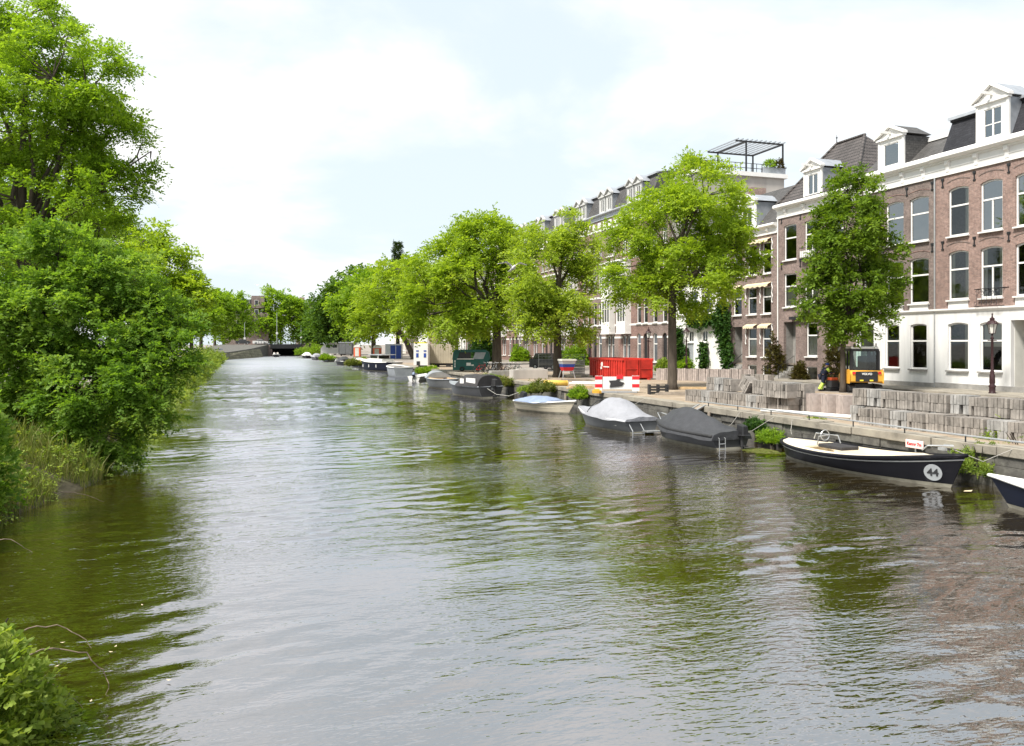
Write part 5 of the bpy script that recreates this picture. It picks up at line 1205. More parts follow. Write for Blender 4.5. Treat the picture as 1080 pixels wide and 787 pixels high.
# back row across the street
for i in range(9):
    t = (i+.5)/9; x, y = 30.9+5.9*t, 57.3-4.4*t
    o = link('slab_pack', PP[i % 3], None, (x, y, ZQ), math.atan2(-5.9, -4.4)); o.scale = (1, 1.02, 1.12); o.data.materials[0] = M['slab_pink']
    tag(o, '%s pack from the left in the pale slab row across the street' % ORD[i], 'paving stones', 'pale slab row across the street')
o = link('slab_pack', PV[1], None, (27.5, 39.2, ZQ), .5); o.scale = (1.2, 2.6, 1.9); tag(o, 'large pale pack with flat lid behind the charcoal covered boat', 'paving stones')
x, y = S(1030, 413); 
for i in range(2):
    o = link('rubble_pack', PV[3-i], None, (x+.4, y-.55+1.4*(1-i), ZQ), .05); o.scale = (1, 2.0, 1.15); tag(o, ['right', 'left'][1-i if False else i] + ' low pack of grey stones at the foot of the white ground floor', 'paving stones')
# ---- long white pipe on the quay and its blue end
tag(obj('drain_pipe', MB().tube([(20.45, 28.9, ZQ+.12), (21.9, 24.75, ZQ+.12)], .075, 10), M['white'], org=(20.45, 28.9, ZQ)), 'long white plastic pipe lying along the quay edge', 'pipe')
x, y = S(912, 443); tag(obj('pallet_sheet', MB().box(x-.35, x+.35, y-.45, y+.5, ZQ+.02, ZQ+.16).box(x-.3, x+.3, y-.4, y+.45, ZQ+.16, ZQ+.2), M['blue_cloth'], org=(x, y, ZQ), bevel=.02), 'flat blue and white bundle at the end of the white pipe', 'bundle')
# ---- road barrier at the quay edge
x, y = S(651, 414.5)
K = thing('road_barrier', (x, y, ZQ), 'white work barrier with red striped end boards and a dark arrow panel', 'barrier')
ax = MB()
def bar(mb, a, b, z0, z1, off=0, th=.03): 
    M4 = Matrix.Translation((x, y, ZQ)) @ Matrix.Rotation(-PSI, 4, 'Z')
    mb.box(a, b, off-th, off, z0, z1, 0, M4)
p = MB(); bar(p, -.85, .85, .22, .95); obj('panel', p, M['white'], K)
p = MB(); [bar(p, a, a+.06, 0, 1.02, .04) for a in (-1.2, -.92, .86, 1.14)]; bar(p, -1.1, 1.1, .02, .1, .3, .6); obj('frame', p, M['grey_metal'], K)
for a in (-1.3, .86):
    p = MB(); bar(p, a, a+.42, .1, 1.0, -.035); e_ = obj('end_board', p, M['white'], K)
    for z in (.32, .78): q = MB(); bar(q, a, a+.42, z, z+.2, -.066, .006); obj('red_stripe', q, M['redmark'], e_)
M4 = Matrix.Translation((x, y, ZQ)) @ Matrix.Rotation(-PSI, 4, 'Z')
q = MB().prism([(-.45, .32), (-.4, .55), (-.5, .72), (-.1, .74), (.2, .9), (.12, .68), (.4, .6), (.28, .4), (.0, .36)], 'y', -.07, -.04).xf(M4); obj('arrow_panel', q, M['canvas_dark'], K)
q = MB().box(-.05, .32, -.08, -.041, .82, 1.06).xf(M4); obj('red_sign', q, M['redmark'], K)
tag(obj('warning_base', MB().box(-1.45, -.95, -.3, .2, 0, .16).box(-1.35, -1.05, -.2, .1, .16, .24).xf(M4), M['orange'], org=(x-1, y, ZQ)), 'orange foot block left of the white barrier', 'barrier foot')
# ---- black crate
x, y = S(694, 416); K = thing('plastic_crate', (x, y, ZQ), 'black plastic crate of slats under the straight trunked tree', 'crate')
M4 = Matrix.Translation((x, y, ZQ)) @ Matrix.Rotation(-PSI, 4, 'Z')
p = MB()
for a in (-.55, -.05, .45): p.box(a, a+.1, -.3, .3, 0, .56, 0, M4)
obj('frame', p, M['dark'], K)
p = MB()
for z in (.06, .22, .38): p.box(-.5, .5, -.32, -.3, z, z+.07, 0, M4); p.box(-.5, .5, .3, .32, z, z+.07, 0, M4)
obj('slats', p, M['dark'], K)
# ---- tube, planks, boards
x, y = S(586, 407.2); tag(obj('duct_tube', MB().tube([(x-.75, y+.35, ZQ+.2), (x-.2, y+.1, ZQ+.21), (x+.75, y-.3, ZQ+.19)], .19, 14).torus((x+.7, y-.28, ZQ+.19), .19, .02, 'x', 14, 5), M['yellow'], org=(x, y, ZQ), smooth=True), 'short yellow duct tube lying on the quay near the cream dinghy', 'tube')
for i, (px, py, L_, mt, lb, dz) in enumerate(((618, 405, 2.4, 'white', 'long white board lying flat left of the barrier', 0), (607, 402, 2.6, 'wood', 'weathered plank on the ground right of the yellow tube', 0), (612, 410, 1.8, 'wood_light', 'short light timber near the orange barrier foot', 0), (740, 411, 3.2, 'wood_light', 'pale timber beam on the sand right of the straight trunk', 0), (664, 404, 1.6, 'tan', 'tan boards on the ground in front of the red container', 0), (720, 417, 3.0, 'wood', 'grey timber beam beside the black crate', 0))):
    x, y = S(px, py); m4 = Matrix.Translation((x, y, ZQ)) @ Matrix.Rotation(-PSI+.15*((i*37 % 5)-2), 4, 'Z')
    tag(obj('plank', MB().box(-L_/2, L_/2, -.14, .14, .01, .1).box(-L_/2+.2, L_/2-.1, -.1, .16, .1, .17).xf(m4), M[mt], org=(x, y, ZQ)), lb, 'plank')
# ---- mesh fence panels
fx, fy = S(568, 397.5)
for i, nm in enumerate(('left temporary mesh fence panel around the building site', 'right temporary mesh fence panel next to the grey board stack')):
    K = thing('fence_panel', (fx+2.0*i, fy-.66*i, ZQ), nm, 'fence', 'temporary fence panels')
    m4 = Matrix.Translation((fx+1.93*i, fy-.64*i, ZQ)) @ Matrix.Rotation(-PSI, 4, 'Z')
    p = MB(); p.tube([(0, 0, .1), (0, 0, 1.95), (1.95, 0, 1.95), (1.95, 0, .1), (0, 0, .1)], .025, 6); p.tube([(0, 0, 1.1), (1.95, 0, 1.1)], .018, 5); obj('frame', p.xf(m4), M['grey_metal'], K)
    p = MB()
    for k in range(1, 16): p.box(.12*k-.004, .12*k+.004, -.004, .004, .1, 1.95)
    for k in range(1, 8): p.box(0, 1.95, -.004, .004, .25*k, .25*k+.008)
    obj('mesh', p.xf(m4), M['grey_metal'], K)
    p = MB().box(-.3, .3, -.12, .12, 0, .13).box(1.65, 2.25, -.12, .12, 0, .13); obj('foot', p.xf(m4), M['stone'], K)
# ---- tricolour hopper
x, y = S(598, 399); K = thing('concrete_hopper', (x, y, ZQ), 'tapered hopper striped white, blue and red on legs', 'hopper')
def fr_(z0, z1, w0, w1): 
    return MB().add([(x+sx*w, y+sy*w*.8, z) for z, w in ((z0, w0), (z1, w1)) for sx, sy in ((-1,-1),(1,-1),(1,1),(-1,1))], [(0,1,2,3),(4,5,6,7),(0,1,5,4),(1,2,6,5),(2,3,7,6),(3,0,4,7)])
obj('red_band', fr_(ZQ+.62, ZQ+.92, .4, .49), M['redmark'], K); obj('blue_band', fr_(ZQ+.921, ZQ+1.18, .49, .55), M['blue'], K); obj('white_band', fr_(ZQ+1.181, ZQ+1.45, .55, .6), M['zinc'], K); obj('rim', fr_(ZQ+1.451, ZQ+1.58, .64, .64), M['curtain'], K)
p = MB(); [p.tube([(x+a*.55, y+b*.45, ZQ), (x+a*.4, y+b*.32, ZQ+.65)], .04, 5) for a in (-1, 1) for b in (-1, 1)]; obj('leg', p, M['grey_metal'], K)
x, y = S(610, 395); K = MB(); rr = random.Random(4)
for k in range(8): K.box(x-.55+rr.uniform(-.08, .08), x+.45, y-.4, y+.4, ZQ+.17*k+.01, ZQ+.17*k+.12)
tag(obj('board_stack', K, M['stone'], org=(x, y, ZQ)), 'loose stack of grey boards between hopper and red container', 'board stack')
x, y = S(560, 399.5); tag(obj('concrete_block', MB().box(x-1.7, x+1.3, y-.5, y+.5, ZQ, ZQ+.75).box(x-1.2, x+1.0, y-.4, y+.4, ZQ+.75, ZQ+.82), M['concrete_pale'], org=(x, y, ZQ), bevel=.03), 'low pale concrete blocks in front of the mesh fence', 'block')
x, y = S(533, 397); tag(obj('concrete_block', MB().box(x-1.4, x+1.4, y-.4, y+.4, ZQ, ZQ+.5), M['stone'], org=(x, y, ZQ), bevel=.03), 'low grey concrete block in front of the bicycles', 'block')
# ---- green market kiosk
x, y = D(498, 84); m4 = Matrix.Translation((x, y, ZQ)) @ Matrix.Rotation(-PSI, 4, 'Z')
K = thing('market_trailer', (x, y, ZQ), 'dark green box trailer with raised canopy, black opening and white lettering panel', 'trailer')
obj('body', MB().prism([(-1.9, .18), (1.2, .18), (1.5, .5), (1.75, 1.25), (-1.9, 1.25)], 'y', -.8, 1.0).xf(m4), M['green_dark'], K, bevel=.04)
obj('canopy', MB().prism([(-1.95, 1.25), (-1.5, 1.25), (-1.25, 2.12), (-1.85, 2.2)], 'y', -.85, 1.0).prism([(-1.26, 2.0), (1.6, 2.0), (1.4, 2.2), (-1.26, 2.2)], 'y', -.85, 1.0).prism([(1.2, 1.26), (1.85, 1.26), (1.7, 2.0), (1.5, 2.0)], 'y', -.82, 1.0).xf(m4), M['green_dark'], K, bevel=.03)
obj('opening', MB().box(-1.45, -.1, -.78, -.7, 1.3, 1.98).xf(m4), M['black'], K)
obj('side_window', MB().add([(.1, -.81, 1.28), (1.2, -.81, 1.28), (1.5, -.79, 1.98), (.35, -.79, 1.98)], [(0, 1, 2, 3)]).xf(m4), M['lead'], K)
obj('counter', MB().box(-1.5, .2, -.92, -.8, 1.24, 1.33).xf(m4), M['white'], K)
for q_ in ((-.55, -.1, .6, .9), (-.05, .2, .58, .72), (-1.78, -1.66, .45, .62), (-1.78, -1.66, .7, .85), (-1.78, -1.66, .93, 1.15)): obj('white_panel', MB().box(q_[0], q_[1], -.825, -.803, q_[2], q_[3]).xf(m4), M['white'], K)
obj('wheel', MB().torus((-1.0, -.82, .26), .18, .08, 'y', 14, 6).torus((.6, -.82, .26), .18, .08, 'y', 14, 6).xf(m4), M['dark'], K)
# ---- site cabin and container
x, y = D(444, 97); m4 = Matrix.Translation((x, y, ZQ)) @ Matrix.Rotation(-PSI, 4, 'Z')
K = thing('site_cabin', (x, y, ZQ), 'white site cabin with blue window marks and yellow roof edge', 'cabin')
obj('body', MB().box(-.85, .85, -.2, 2.2, .25, 2.85).xf(m4), M['white'], K, bevel=.03); obj('roof', MB().box(-.8, .6, -.1, 2.1, 2.86, 3.02).xf(m4), M['paint_yellow'], K, bevel=.05)
for a in (-.55, .35): obj('blue_mark', MB().box(a, a+.28, -.23, -.205, 1.2, 1.7).box(a, a+.3, -.23, -.205, 1.9, 2.05).xf(m4), M['blue'], K)
obj('skirt', MB().box(-.3, .5, -.15, 2, 0, .6).box(-.5, -.1, -.23, -.21, .25, .75).xf(m4), M['dark'], K)
x, y = D(466, 99); m4 = Matrix.Translation((x, y, ZQ)) @ Matrix.Rotation(-PSI, 4, 'Z')
K = thing('site_container', (x, y, ZQ), 'cream corrugated container standing right of the white site cabin', 'container')
p = MB().box(-1.55, 1.55, 0, 2.4, .45, 2.75)
for k in range(15): p.box(-1.5+.2*k, -1.41+.2*k, -.05, 0, .5, 2.7)
M['container_cream'] = pm('cream_container_paint', (.45, .4, .31), .6, .15, 1)
obj('body', p.xf(m4), M['container_cream'], K); obj('chassis', MB().box(-1.5, 1.5, .1, 2.3, .2, .45).box(-.9, -.3, .0, .3, 0, .3).box(.5, 1.1, .0, .3, 0, .3).xf(m4), M['dark'], K)
# ---- portable toilets, orange cabins, box van, camper
x, y = D(415, 148); m4 = Matrix.Translation((x, y, ZQ)) @ Matrix.Rotation(-PSI, 4, 'Z')
K = thing('portable_toilet', (x, y, ZQ), 'grey site unit with two dark blue doors', 'toilet cabin')
obj('body', MB().box(-1.5, 1.45, 0, 1.6, 0, 2.75).xf(m4), M['zinc'], K); 
for a in (-.55, .48): obj('door', MB().box(a, a+.9, -.05, -.002, .1, 2.5).xf(m4), M['blue'], K)
M['orange_red'] = pm('orange_plastic', (.72, .13, .05), .5, .12, 2)
for px, dd, lb in ((377, 176, 'orange red plastic cabin with domed white roof left of the other'), (398, 150, 'orange red plastic cabin with domed white roof nearer the blue doors')):
    x, y = D(px, dd); m4 = Matrix.Translation((x, y, ZQ)) @ Matrix.Rotation(-PSI, 4, 'Z')
    K = thing('plastic_cabin', (x, y, ZQ), lb, 'cabin', 'orange plastic cabins'); obj('body', MB().box(-.7, .7, -.6, .6, 0, 2.0).xf(m4), M['orange_red'], K, bevel=.06)
    obj('roof', MB().prism([(-.75, 2.0), (.75, 2.0), (.55, 2.4), (0, 2.6), (-.55, 2.4)], 'y', -.65, .65).xf(m4), M['white'], K); obj('door', MB().box(-.4, .4, -.63, -.6, .1, 1.85).xf(m4), M['curtain'], K)
x, y = D(364.5, 182); m4 = Matrix.Translation((x, y, ZQ)) @ Matrix.Rotation(-PSI, 4, 'Z')
K = thing('box_van', (x, y, ZQ), 'dark grey box van parked right of the white camper', 'van')
obj('body', MB().box(-1.6, 1.6, 0, 5, .4, 3.0).xf(m4), M['hull_dgrey'], K, bevel=.06); obj('roof', MB().box(-1.62, 1.62, 0, 5, 3.0, 3.12).xf(m4), M['zinc'], K); obj('wheel', MB().torus((-1.1, .6, .35), .28, .1, 'x', 12, 5).torus((1.1, .6, .35), .28, .1, 'x', 12, 5).xf(m4), M['dark'], K); obj('rear_door', MB().box(-1.4, -.03, -.04, -.002, .5, 2.8).box(.03, 1.4, -.04, -.002, .5, 2.8).xf(m4), M['hull_grey'], K)
x, y = D(348, 200); m4 = Matrix.Translation((x, y, ZQ)) @ Matrix.Rotation(-PSI, 4, 'Z')
K = thing('camper_van', (x, y, ZQ), 'white camper with dark side windows among the shrubs', 'camper')
obj('body', MB().prism([(-2.2, .4), (2.2, .4), (2.2, 3.0), (-1.0, 3.1), (-1.5, 2.4), (-2.2, 1.6)], 'y', 0, 2.2).xf(m4), M['white'], K, bevel=.06); obj('window', MB().box(-.9, 0, -.03, -.002, 1.8, 2.5).box(.7, 1.7, -.03, -.002, 1.8, 2.5).xf(m4), M['glassdark'], K); obj('wheel', MB().torus((-1.3, .1, .35), .26, .1, 'y', 12, 5).torus((1.2, .1, .35), .26, .1, 'y', 12, 5).xf(m4), M['dark'], K)
# ---- cars
def car(name, loc, rot, body, label, suv=False, grp=None):
    K = thing(name, loc, label, 'car', grp, rot); s = 1.12 if suv else 1.0
    p = MB(); pr = [(-2.1, .3), (2.1, .3), (2.15, .75), (1.2, .95), (-1.0, .98), (-2.1, .95)]
    p.prism([(a, b*s) for a, b in pr], 'y', -.88, .88); obj('body', p, M[body], K, local=True, bevel=.1)
    cb = MB(); zt = 1.46*s if not suv else 1.75; zb = .93*s
    cb.add([(a, b*w, z) for (a, z, w) in ((-1.75 if suv else -1.5, zb, .84), (1.25, zb, .84), (.55, zt, .68), (-1.55 if suv else -1.0, zt, .68)) for b in (-1, 1)], [(0,2,4,6),(1,3,5,7),(0,1,3,2),(2,3,5,4),(4,5,7,6),(6,7,1,0)])
    obj('windows', cb, M['glassdark'], K, local=True); obj('roof', MB().box(-1.5 if suv else -1.0, .56, -.67, .67, zt-.02, zt+.05), M[body], K, local=True, bevel=.03)
    for a in (-1.3, 1.3):
        for b in (-.86, .86): w = obj('wheel', MB().torus((a, b, .32), .24, .09, 'y', 16, 6), M['dark'], K, local=True); obj('rim', MB().tube([(a, b-.06, .32), (a, b+.06, .32)], .2, 12), M['grey_metal'], w, local=True)
    for b in (-.65, .65): obj('headlight', MB().box(2.1, 2.17, b-.15, b+.15, .6*s, .74*s), M['white'], K, local=True)
    return K
x, y = S(575, 390); car('parked_car', (x+.5, y, ZQ), R(-62), 'hull_dgrey', 'dark grey off-road car behind the mesh fence', True)
for px, dd, rt, bd, lb in ((191, 165, 80, 'hull_navy', 'dark parked car left of the near trunks on the left bank'), (231, 215, 75, 'lead', 'silver blue car parked beyond the left bank trunks'), (214, 235, 80, 'hull_black', 'black car parked behind the second trunk')):
    x, y = D(px, dd); car('parked_car', (x, y, ZQ+.01), R(rt), bd, lb)
x, y = D(279, 262); car('parked_car', (x-1.5, YB+3, zr+.12), R(2), 'white', 'white car driving on the far bridge'); car('parked_car', (bx0-8.5, YB+6, zr+.12), R(2), 'hull_dgrey', 'dark car on the bridge approach by the red shopfront')
# ---- excavator
def excavator(loc, rot, label):
    K = thing('mini_excavator', loc, label, 'excavator', None, rot)
    for s in (-1, 1):
        t = MB().prism([(-1.0, .12), (-.85, 0), (.85, 0), (1.0, .12), (1.0, .34), (.85, .46), (-.85, .46), (-1.0, .34)], 'y', s*.75-.2, s*.75+.2); tr = obj('track', t, M['dark'], K, local=True, bevel=.03)
        obj('track_roller', MB().tube([(-.8, s*.75-.22, .23), (-.8, s*.75+.22, .23)], .16, 12).tube([(.8, s*.75-.22, .23), (.8, s*.75+.22, .23)], .16, 12), M['black'], tr, local=True)
    obj('undercarriage', MB().box(-.6, .6, -.55, .55, .2, .5).tube([(0, 0, .45), (0, 0, .62)], .45, 16), M['black'], K, local=True)
    obj('body', MB().prism([(-1.15, .62), (.9, .62), (.9, .95), (.3, 1.2), (-1.05, 1.32), (-1.2, 1.1)], 'y', -.95, .95), M['orange'], K, local=True, bevel=.07)
    g = obj('counterweight_grille', MB().box(-1.24, -1.17, -.62, .62, .66, 1.26), M['black'], K, local=True, bevel=.03)
    obj('name_plate', MB().box(-1.262, -1.245, -.42, .42, 1.02, 1.2), M['dark'], g, local=True)
    flat_text(g, 'VOLVO', .17, (-1.27, 0, 1.11), (R(90), 0, R(-90)), M['white'])
    for b in (-.35, .2): obj('yellow_tag', MB().box(-1.262, -1.245, b, b+.2, .7, .78), M['paint_yellow'], g, local=True)
    for b in (-.72, .72): obj('tail_light', MB().box(-1.25, -1.2, b-.08, b+.08, 1.1, 1.25), M['redmark'], K, local=True)
    cx0, cx1, cy0, cy1, z0, z1 = -.85, .75, -.75, .75, 1.3, 2.55
    f = MB()
    for a in (cx0, cx1):
        for b in (cy0, cy1): f.tube([(a, b, z0-.1), (a, b, z1-.15), (a*.9, b*.9, z1)], .11, 6)
    for b in (cy0, cy1): f.tube([(cx0, b, z1-.05), (cx1, b, z1-.05)], .08, 6); f.tube([(cx0, b, z0), (cx1, b, z0)], .07, 6); f.tube([(-.1, b, z0), (-.1, b, z1)], .05, 6)
    for a in (cx0, cx1): f.tube([(a, cy0, z1-.05), (a, cy1, z1-.05)], .08, 6); f.tube([(a, cy0, z0), (a, cy1, z0)], .07, 6)
    obj('cab_frame', f, M['black'], K, local=True)
    for q in ([(cx0, cy0, z0), (cx0, cy1, z0), (cx0, cy1, z1), (cx0, cy0, z1)], [(cx0, cy0, z0), (cx1, cy0, z0), (cx1, cy0, z1), (cx0, cy0, z1)], [(cx0, cy1, z0), (cx1, cy1, z0), (cx1, cy1, z1), (cx0, cy1, z1)], [(cx1, cy0, z0), (cx1, cy1, z0), (cx1, cy1, z1), (cx1, cy0, z1)]): obj('cab_window', MB().add(q, [(0, 1, 2, 3)]), M['glassgreen'], K, local=True)
    obj('cab_roof', MB().box(cx0-.05, cx1+.05, cy0-.02, cy1+.02, z1, z1+.16), M['white'], K, local=True, bevel=.06)
    obj('seat', MB().box(-.4, .15, -.28, .28, 1.25, 1.5).box(-.5, -.36, -.27, .27, 1.4, 2.15), M['canvas_dark'], K, local=True, bevel=.05)
    bm = MB()
    bm.prism([(.8, .75), (1.1, .7), (2.2, 2.2), (2.1, 2.5), (1.85, 2.4)], 'y', -.14, .14); obj('boom', bm, M['canvas_dark'], K, local=True, bevel=.03)
    obj('arm', MB().prism([(2.05, 2.5), (2.3, 2.35), (3.0, .9), (2.8, .85)], 'y', -.11, .11), M['canvas_dark'], K, local=True, bevel=.02)
    obj('bucket', MB().prism([(2.75, .95), (3.05, .95), (3.05, .35), (2.7, .12), (2.35, .3), (2.4, .42)], 'y', -.35, .35), M['black'], K, local=True, bevel=.02)
    obj('work_light', MB().tube([(-.9, .6, z1+.12), (-.9, .6, z1+.3)], .06, 8).tube([(-.8, -.65, z1+.1), (-.8, -.65, z1+.34)], .035, 6), M['iron_red'], K, local=True)
    return K
x, y = S(907, 413.5)
excavator((x, y, ZQ), R(66), 'orange and black mini excavator with white roof beside the slim tree')
x, y = S(1092, 413); excavator((x, y, ZQ), R(120), 'orange machine just cut off by the right picture edge')
# ---- street lamps
def lamp(x, y, label):
    K = thing('street_lamp', (x, y, ZQ), label, 'street lamp', 'old style street lamps on the right bank')
    b = (x, y, ZQ)
    obj('post', MB().lathe([(.2, 0), (.2, .12), (.16, .18), (.16, .42), (.2, .5), (.12, .6), (.15, .7), (.14, 1.1), (.1, 1.2), (.12, 1.28), (.075, 1.4), (.06, 3.1), (.1, 3.16), (.05, 3.25), (.06, 3.42)], b, 14), M['iron_red'], K, smooth=True)
    obj('ladder_bar', MB().tube([(x-.32, y, ZQ+3.05), (x+.32, y, ZQ+3.05)], .025, 6), M['iron_red'], K)
    z = ZQ+3.42; f = MB()
    for k in range(6): a = 2*PI*k/6; f.tube([(x+.14*math.cos(a), y+.14*math.sin(a), z), (x+.25*math.cos(a), y+.25*math.sin(a), z+.55)], .016, 5)
    h_ = obj('lantern', f.lathe([(.15, 0), (.15, .03)], (x, y, z), 6), M['iron_red'], K)
    obj('lantern_glass', MB().lathe([(.13, .02), (.235, .54)], (x, y, z), 6), M['curtain'], h_)
    obj('lantern_cap', MB().lathe([(.33, .55), (.31, .6), (.2, .72), (.12, .76), (.13, .86), (.05, .92), (.03, 1.05), (.05, 1.1), (.0, 1.16)], (x, y, z), 12), M['iron_red'], h_)
    return K
lx = S(1046.5, 416.8); lamp(lx[0], lx[1], 'black red lamp post with lantern in front of the white ground floor')
for px, lb in ((724, 'lamp post with lantern before the ivy on the white house'), (684, 'lamp post with lantern above the right end of the red container'), (623, 'lamp post with lantern behind the left end of the red container')): lamp(39.4, FY(px, 39.4), lb)
for px, dd, h_, lb in ((292, 268, 10.5, 'tall thin light pole rising in the middle of the far bridge'), (317.5, 268, 6.5, 'white light pole at the right end of the far bridge'), (258, 262, 8, 'thin light pole on the ramp by the corner building')):
    x, y = D(px, dd); zb0 = zr if px > 280 else 2.6
    K = thing('light_pole', (x, y, zb0), lb, 'light pole', 'far light poles'); obj('pole', MB().tube([(x, y, zb0), (x, y, zb0+h_)], [.14, .07], 6), M['grey_metal'], K); obj('lamp_head', MB().box(x-.3, x+.3, y-.2, y+.2, zb0+h_*.32, zb0+h_*.32+.7), M['white'], K)
# ---- bicycles
def bicycle(loc, rot, col, label):
    K = thing('bicycle', loc, label, 'bicycle', 'bicycles parked under the widest tree', rot); K.rotation_euler = (R(7), 0, rot)
    for a in (-.52, .52):
        w = obj('wheel', MB().torus((a, 0, .34), .33, .022, 'y', 22, 5), M['dark'], K, local=True)
        s = MB(); [s.tube([(a, 0, .34), (a+.32*math.cos(q), 0, .34+.32*math.sin(q))], .006, 3) for q in np.linspace(0, 2*PI, 10)[:-1]]; obj('spokes', s, M['grey_metal'], w, local=True)
    obj('frame', MB().tube([(-.52, 0, .34), (-.1, 0, .32), (.42, 0, .78), (-.18, 0, .78), (-.1, 0, .32)], .022, 6).tube([(-.52, 0, .34), (-.18, 0, .78)], .016, 5).tube([(.52, 0, .34), (.4, 0, .95)], .018, 5), M[col], K, local=True)
    obj('saddle', MB().ball((-.2, 0, .93), (.14, .08, .04)).tube([(-.18, 0, .76), (-.2, 0, .92)], .016, 5), M['black'], K, local=True)
    obj('handlebar', MB().tube([(.36, -.28, 1.02), (.42, -.2, 1.04), (.4, 0, 1.0), (.42, .2, 1.04), (.36, .28, 1.02)], .015, 5), M['grey_metal'], K, local=True)
    return K
cols = ['redmark', 'hull_navy', 'hull_navy', 'lead', 'black', 'brick_dark', 'zinc', 'curtain', 'green_dark']
nm = ['red framed bicycle nearest the green trailer', 'dark navy bicycle next to the red one', 'dark blue bicycle third from the green trailer', 'pale grey bicycle in the middle of the bike row', 'black bicycle right of the pale grey one', 'dull red bicycle in the right half of the bike row', 'silver bicycle third from the right end', 'white framed bicycle second from the right end', 'green bicycle at the right end of the bike row']
for i in range(9):
    x, y = S(507+4.6*i, 393.6+ (i % 3)*.3); bicycle((x, y, ZQ), R(28 + (i*53 % 40) - 20), cols[i], nm[i])

# ---- ropes and gangway by the covered boats
for i, (P_, lb) in enumerate((([(17.75, 26.7, .62), (18.6, 26.9, .62), (19.9, 27.3, 1.08)], 'white mooring line from the stern of the charcoal boat'), ([(17.9, 27.6, .7), (18.8, 28.6, .7), (19.9, 29.6, 1.1)], 'white mooring line along the far side of the charcoal boat'), ([(16.6, 37.2, .8), (18.2, 37.6, .5), (19.9, 38.2, 1.1)], 'bow rope of the white covered boat'), ([(18.75, 17.7, 1.05), (19.3, 17.2, .75), (19.92, 16.8, 1.12)], 'bow rope of the black sloop'), ([(18.9, 24.9, .7), (19.4, 25.6, .75), (19.92, 26.2, 1.1)], 'stern rope of the black sloop'))):
    tag(obj('mooring_rope', MB().tube(P_, .01, 5), M['concrete'], org=P_[0]), lb, 'rope', 'mooring ropes')
K = thing('gangway', (19.6, 32.6, .8), 'grey gangplank sloping from the quay behind the charcoal boat', 'gangway')
obj('plank', MB().add([(19.95, 32.9, 1.16), (19.95, 32.4, 1.16), (18.2, 32.0, .45), (18.2, 32.5, .45), (19.95, 32.9, 1.11), (19.95, 32.4, 1.11), (18.2, 32.0, .4), (18.2, 32.5, .4)], [(0,1,2,3),(4,5,6,7),(0,1,5,4),(1,2,6,5),(2,3,7,6),(3,0,4,7)]), M['wood'], K)
obj('side_rail', MB().tube([(19.95, 32.38, 1.2), (18.15, 31.98, .5)], .03, 6).tube([(19.95, 32.92, 1.2), (18.15, 32.52, .5)], .03, 6), M['grey_metal'], K)
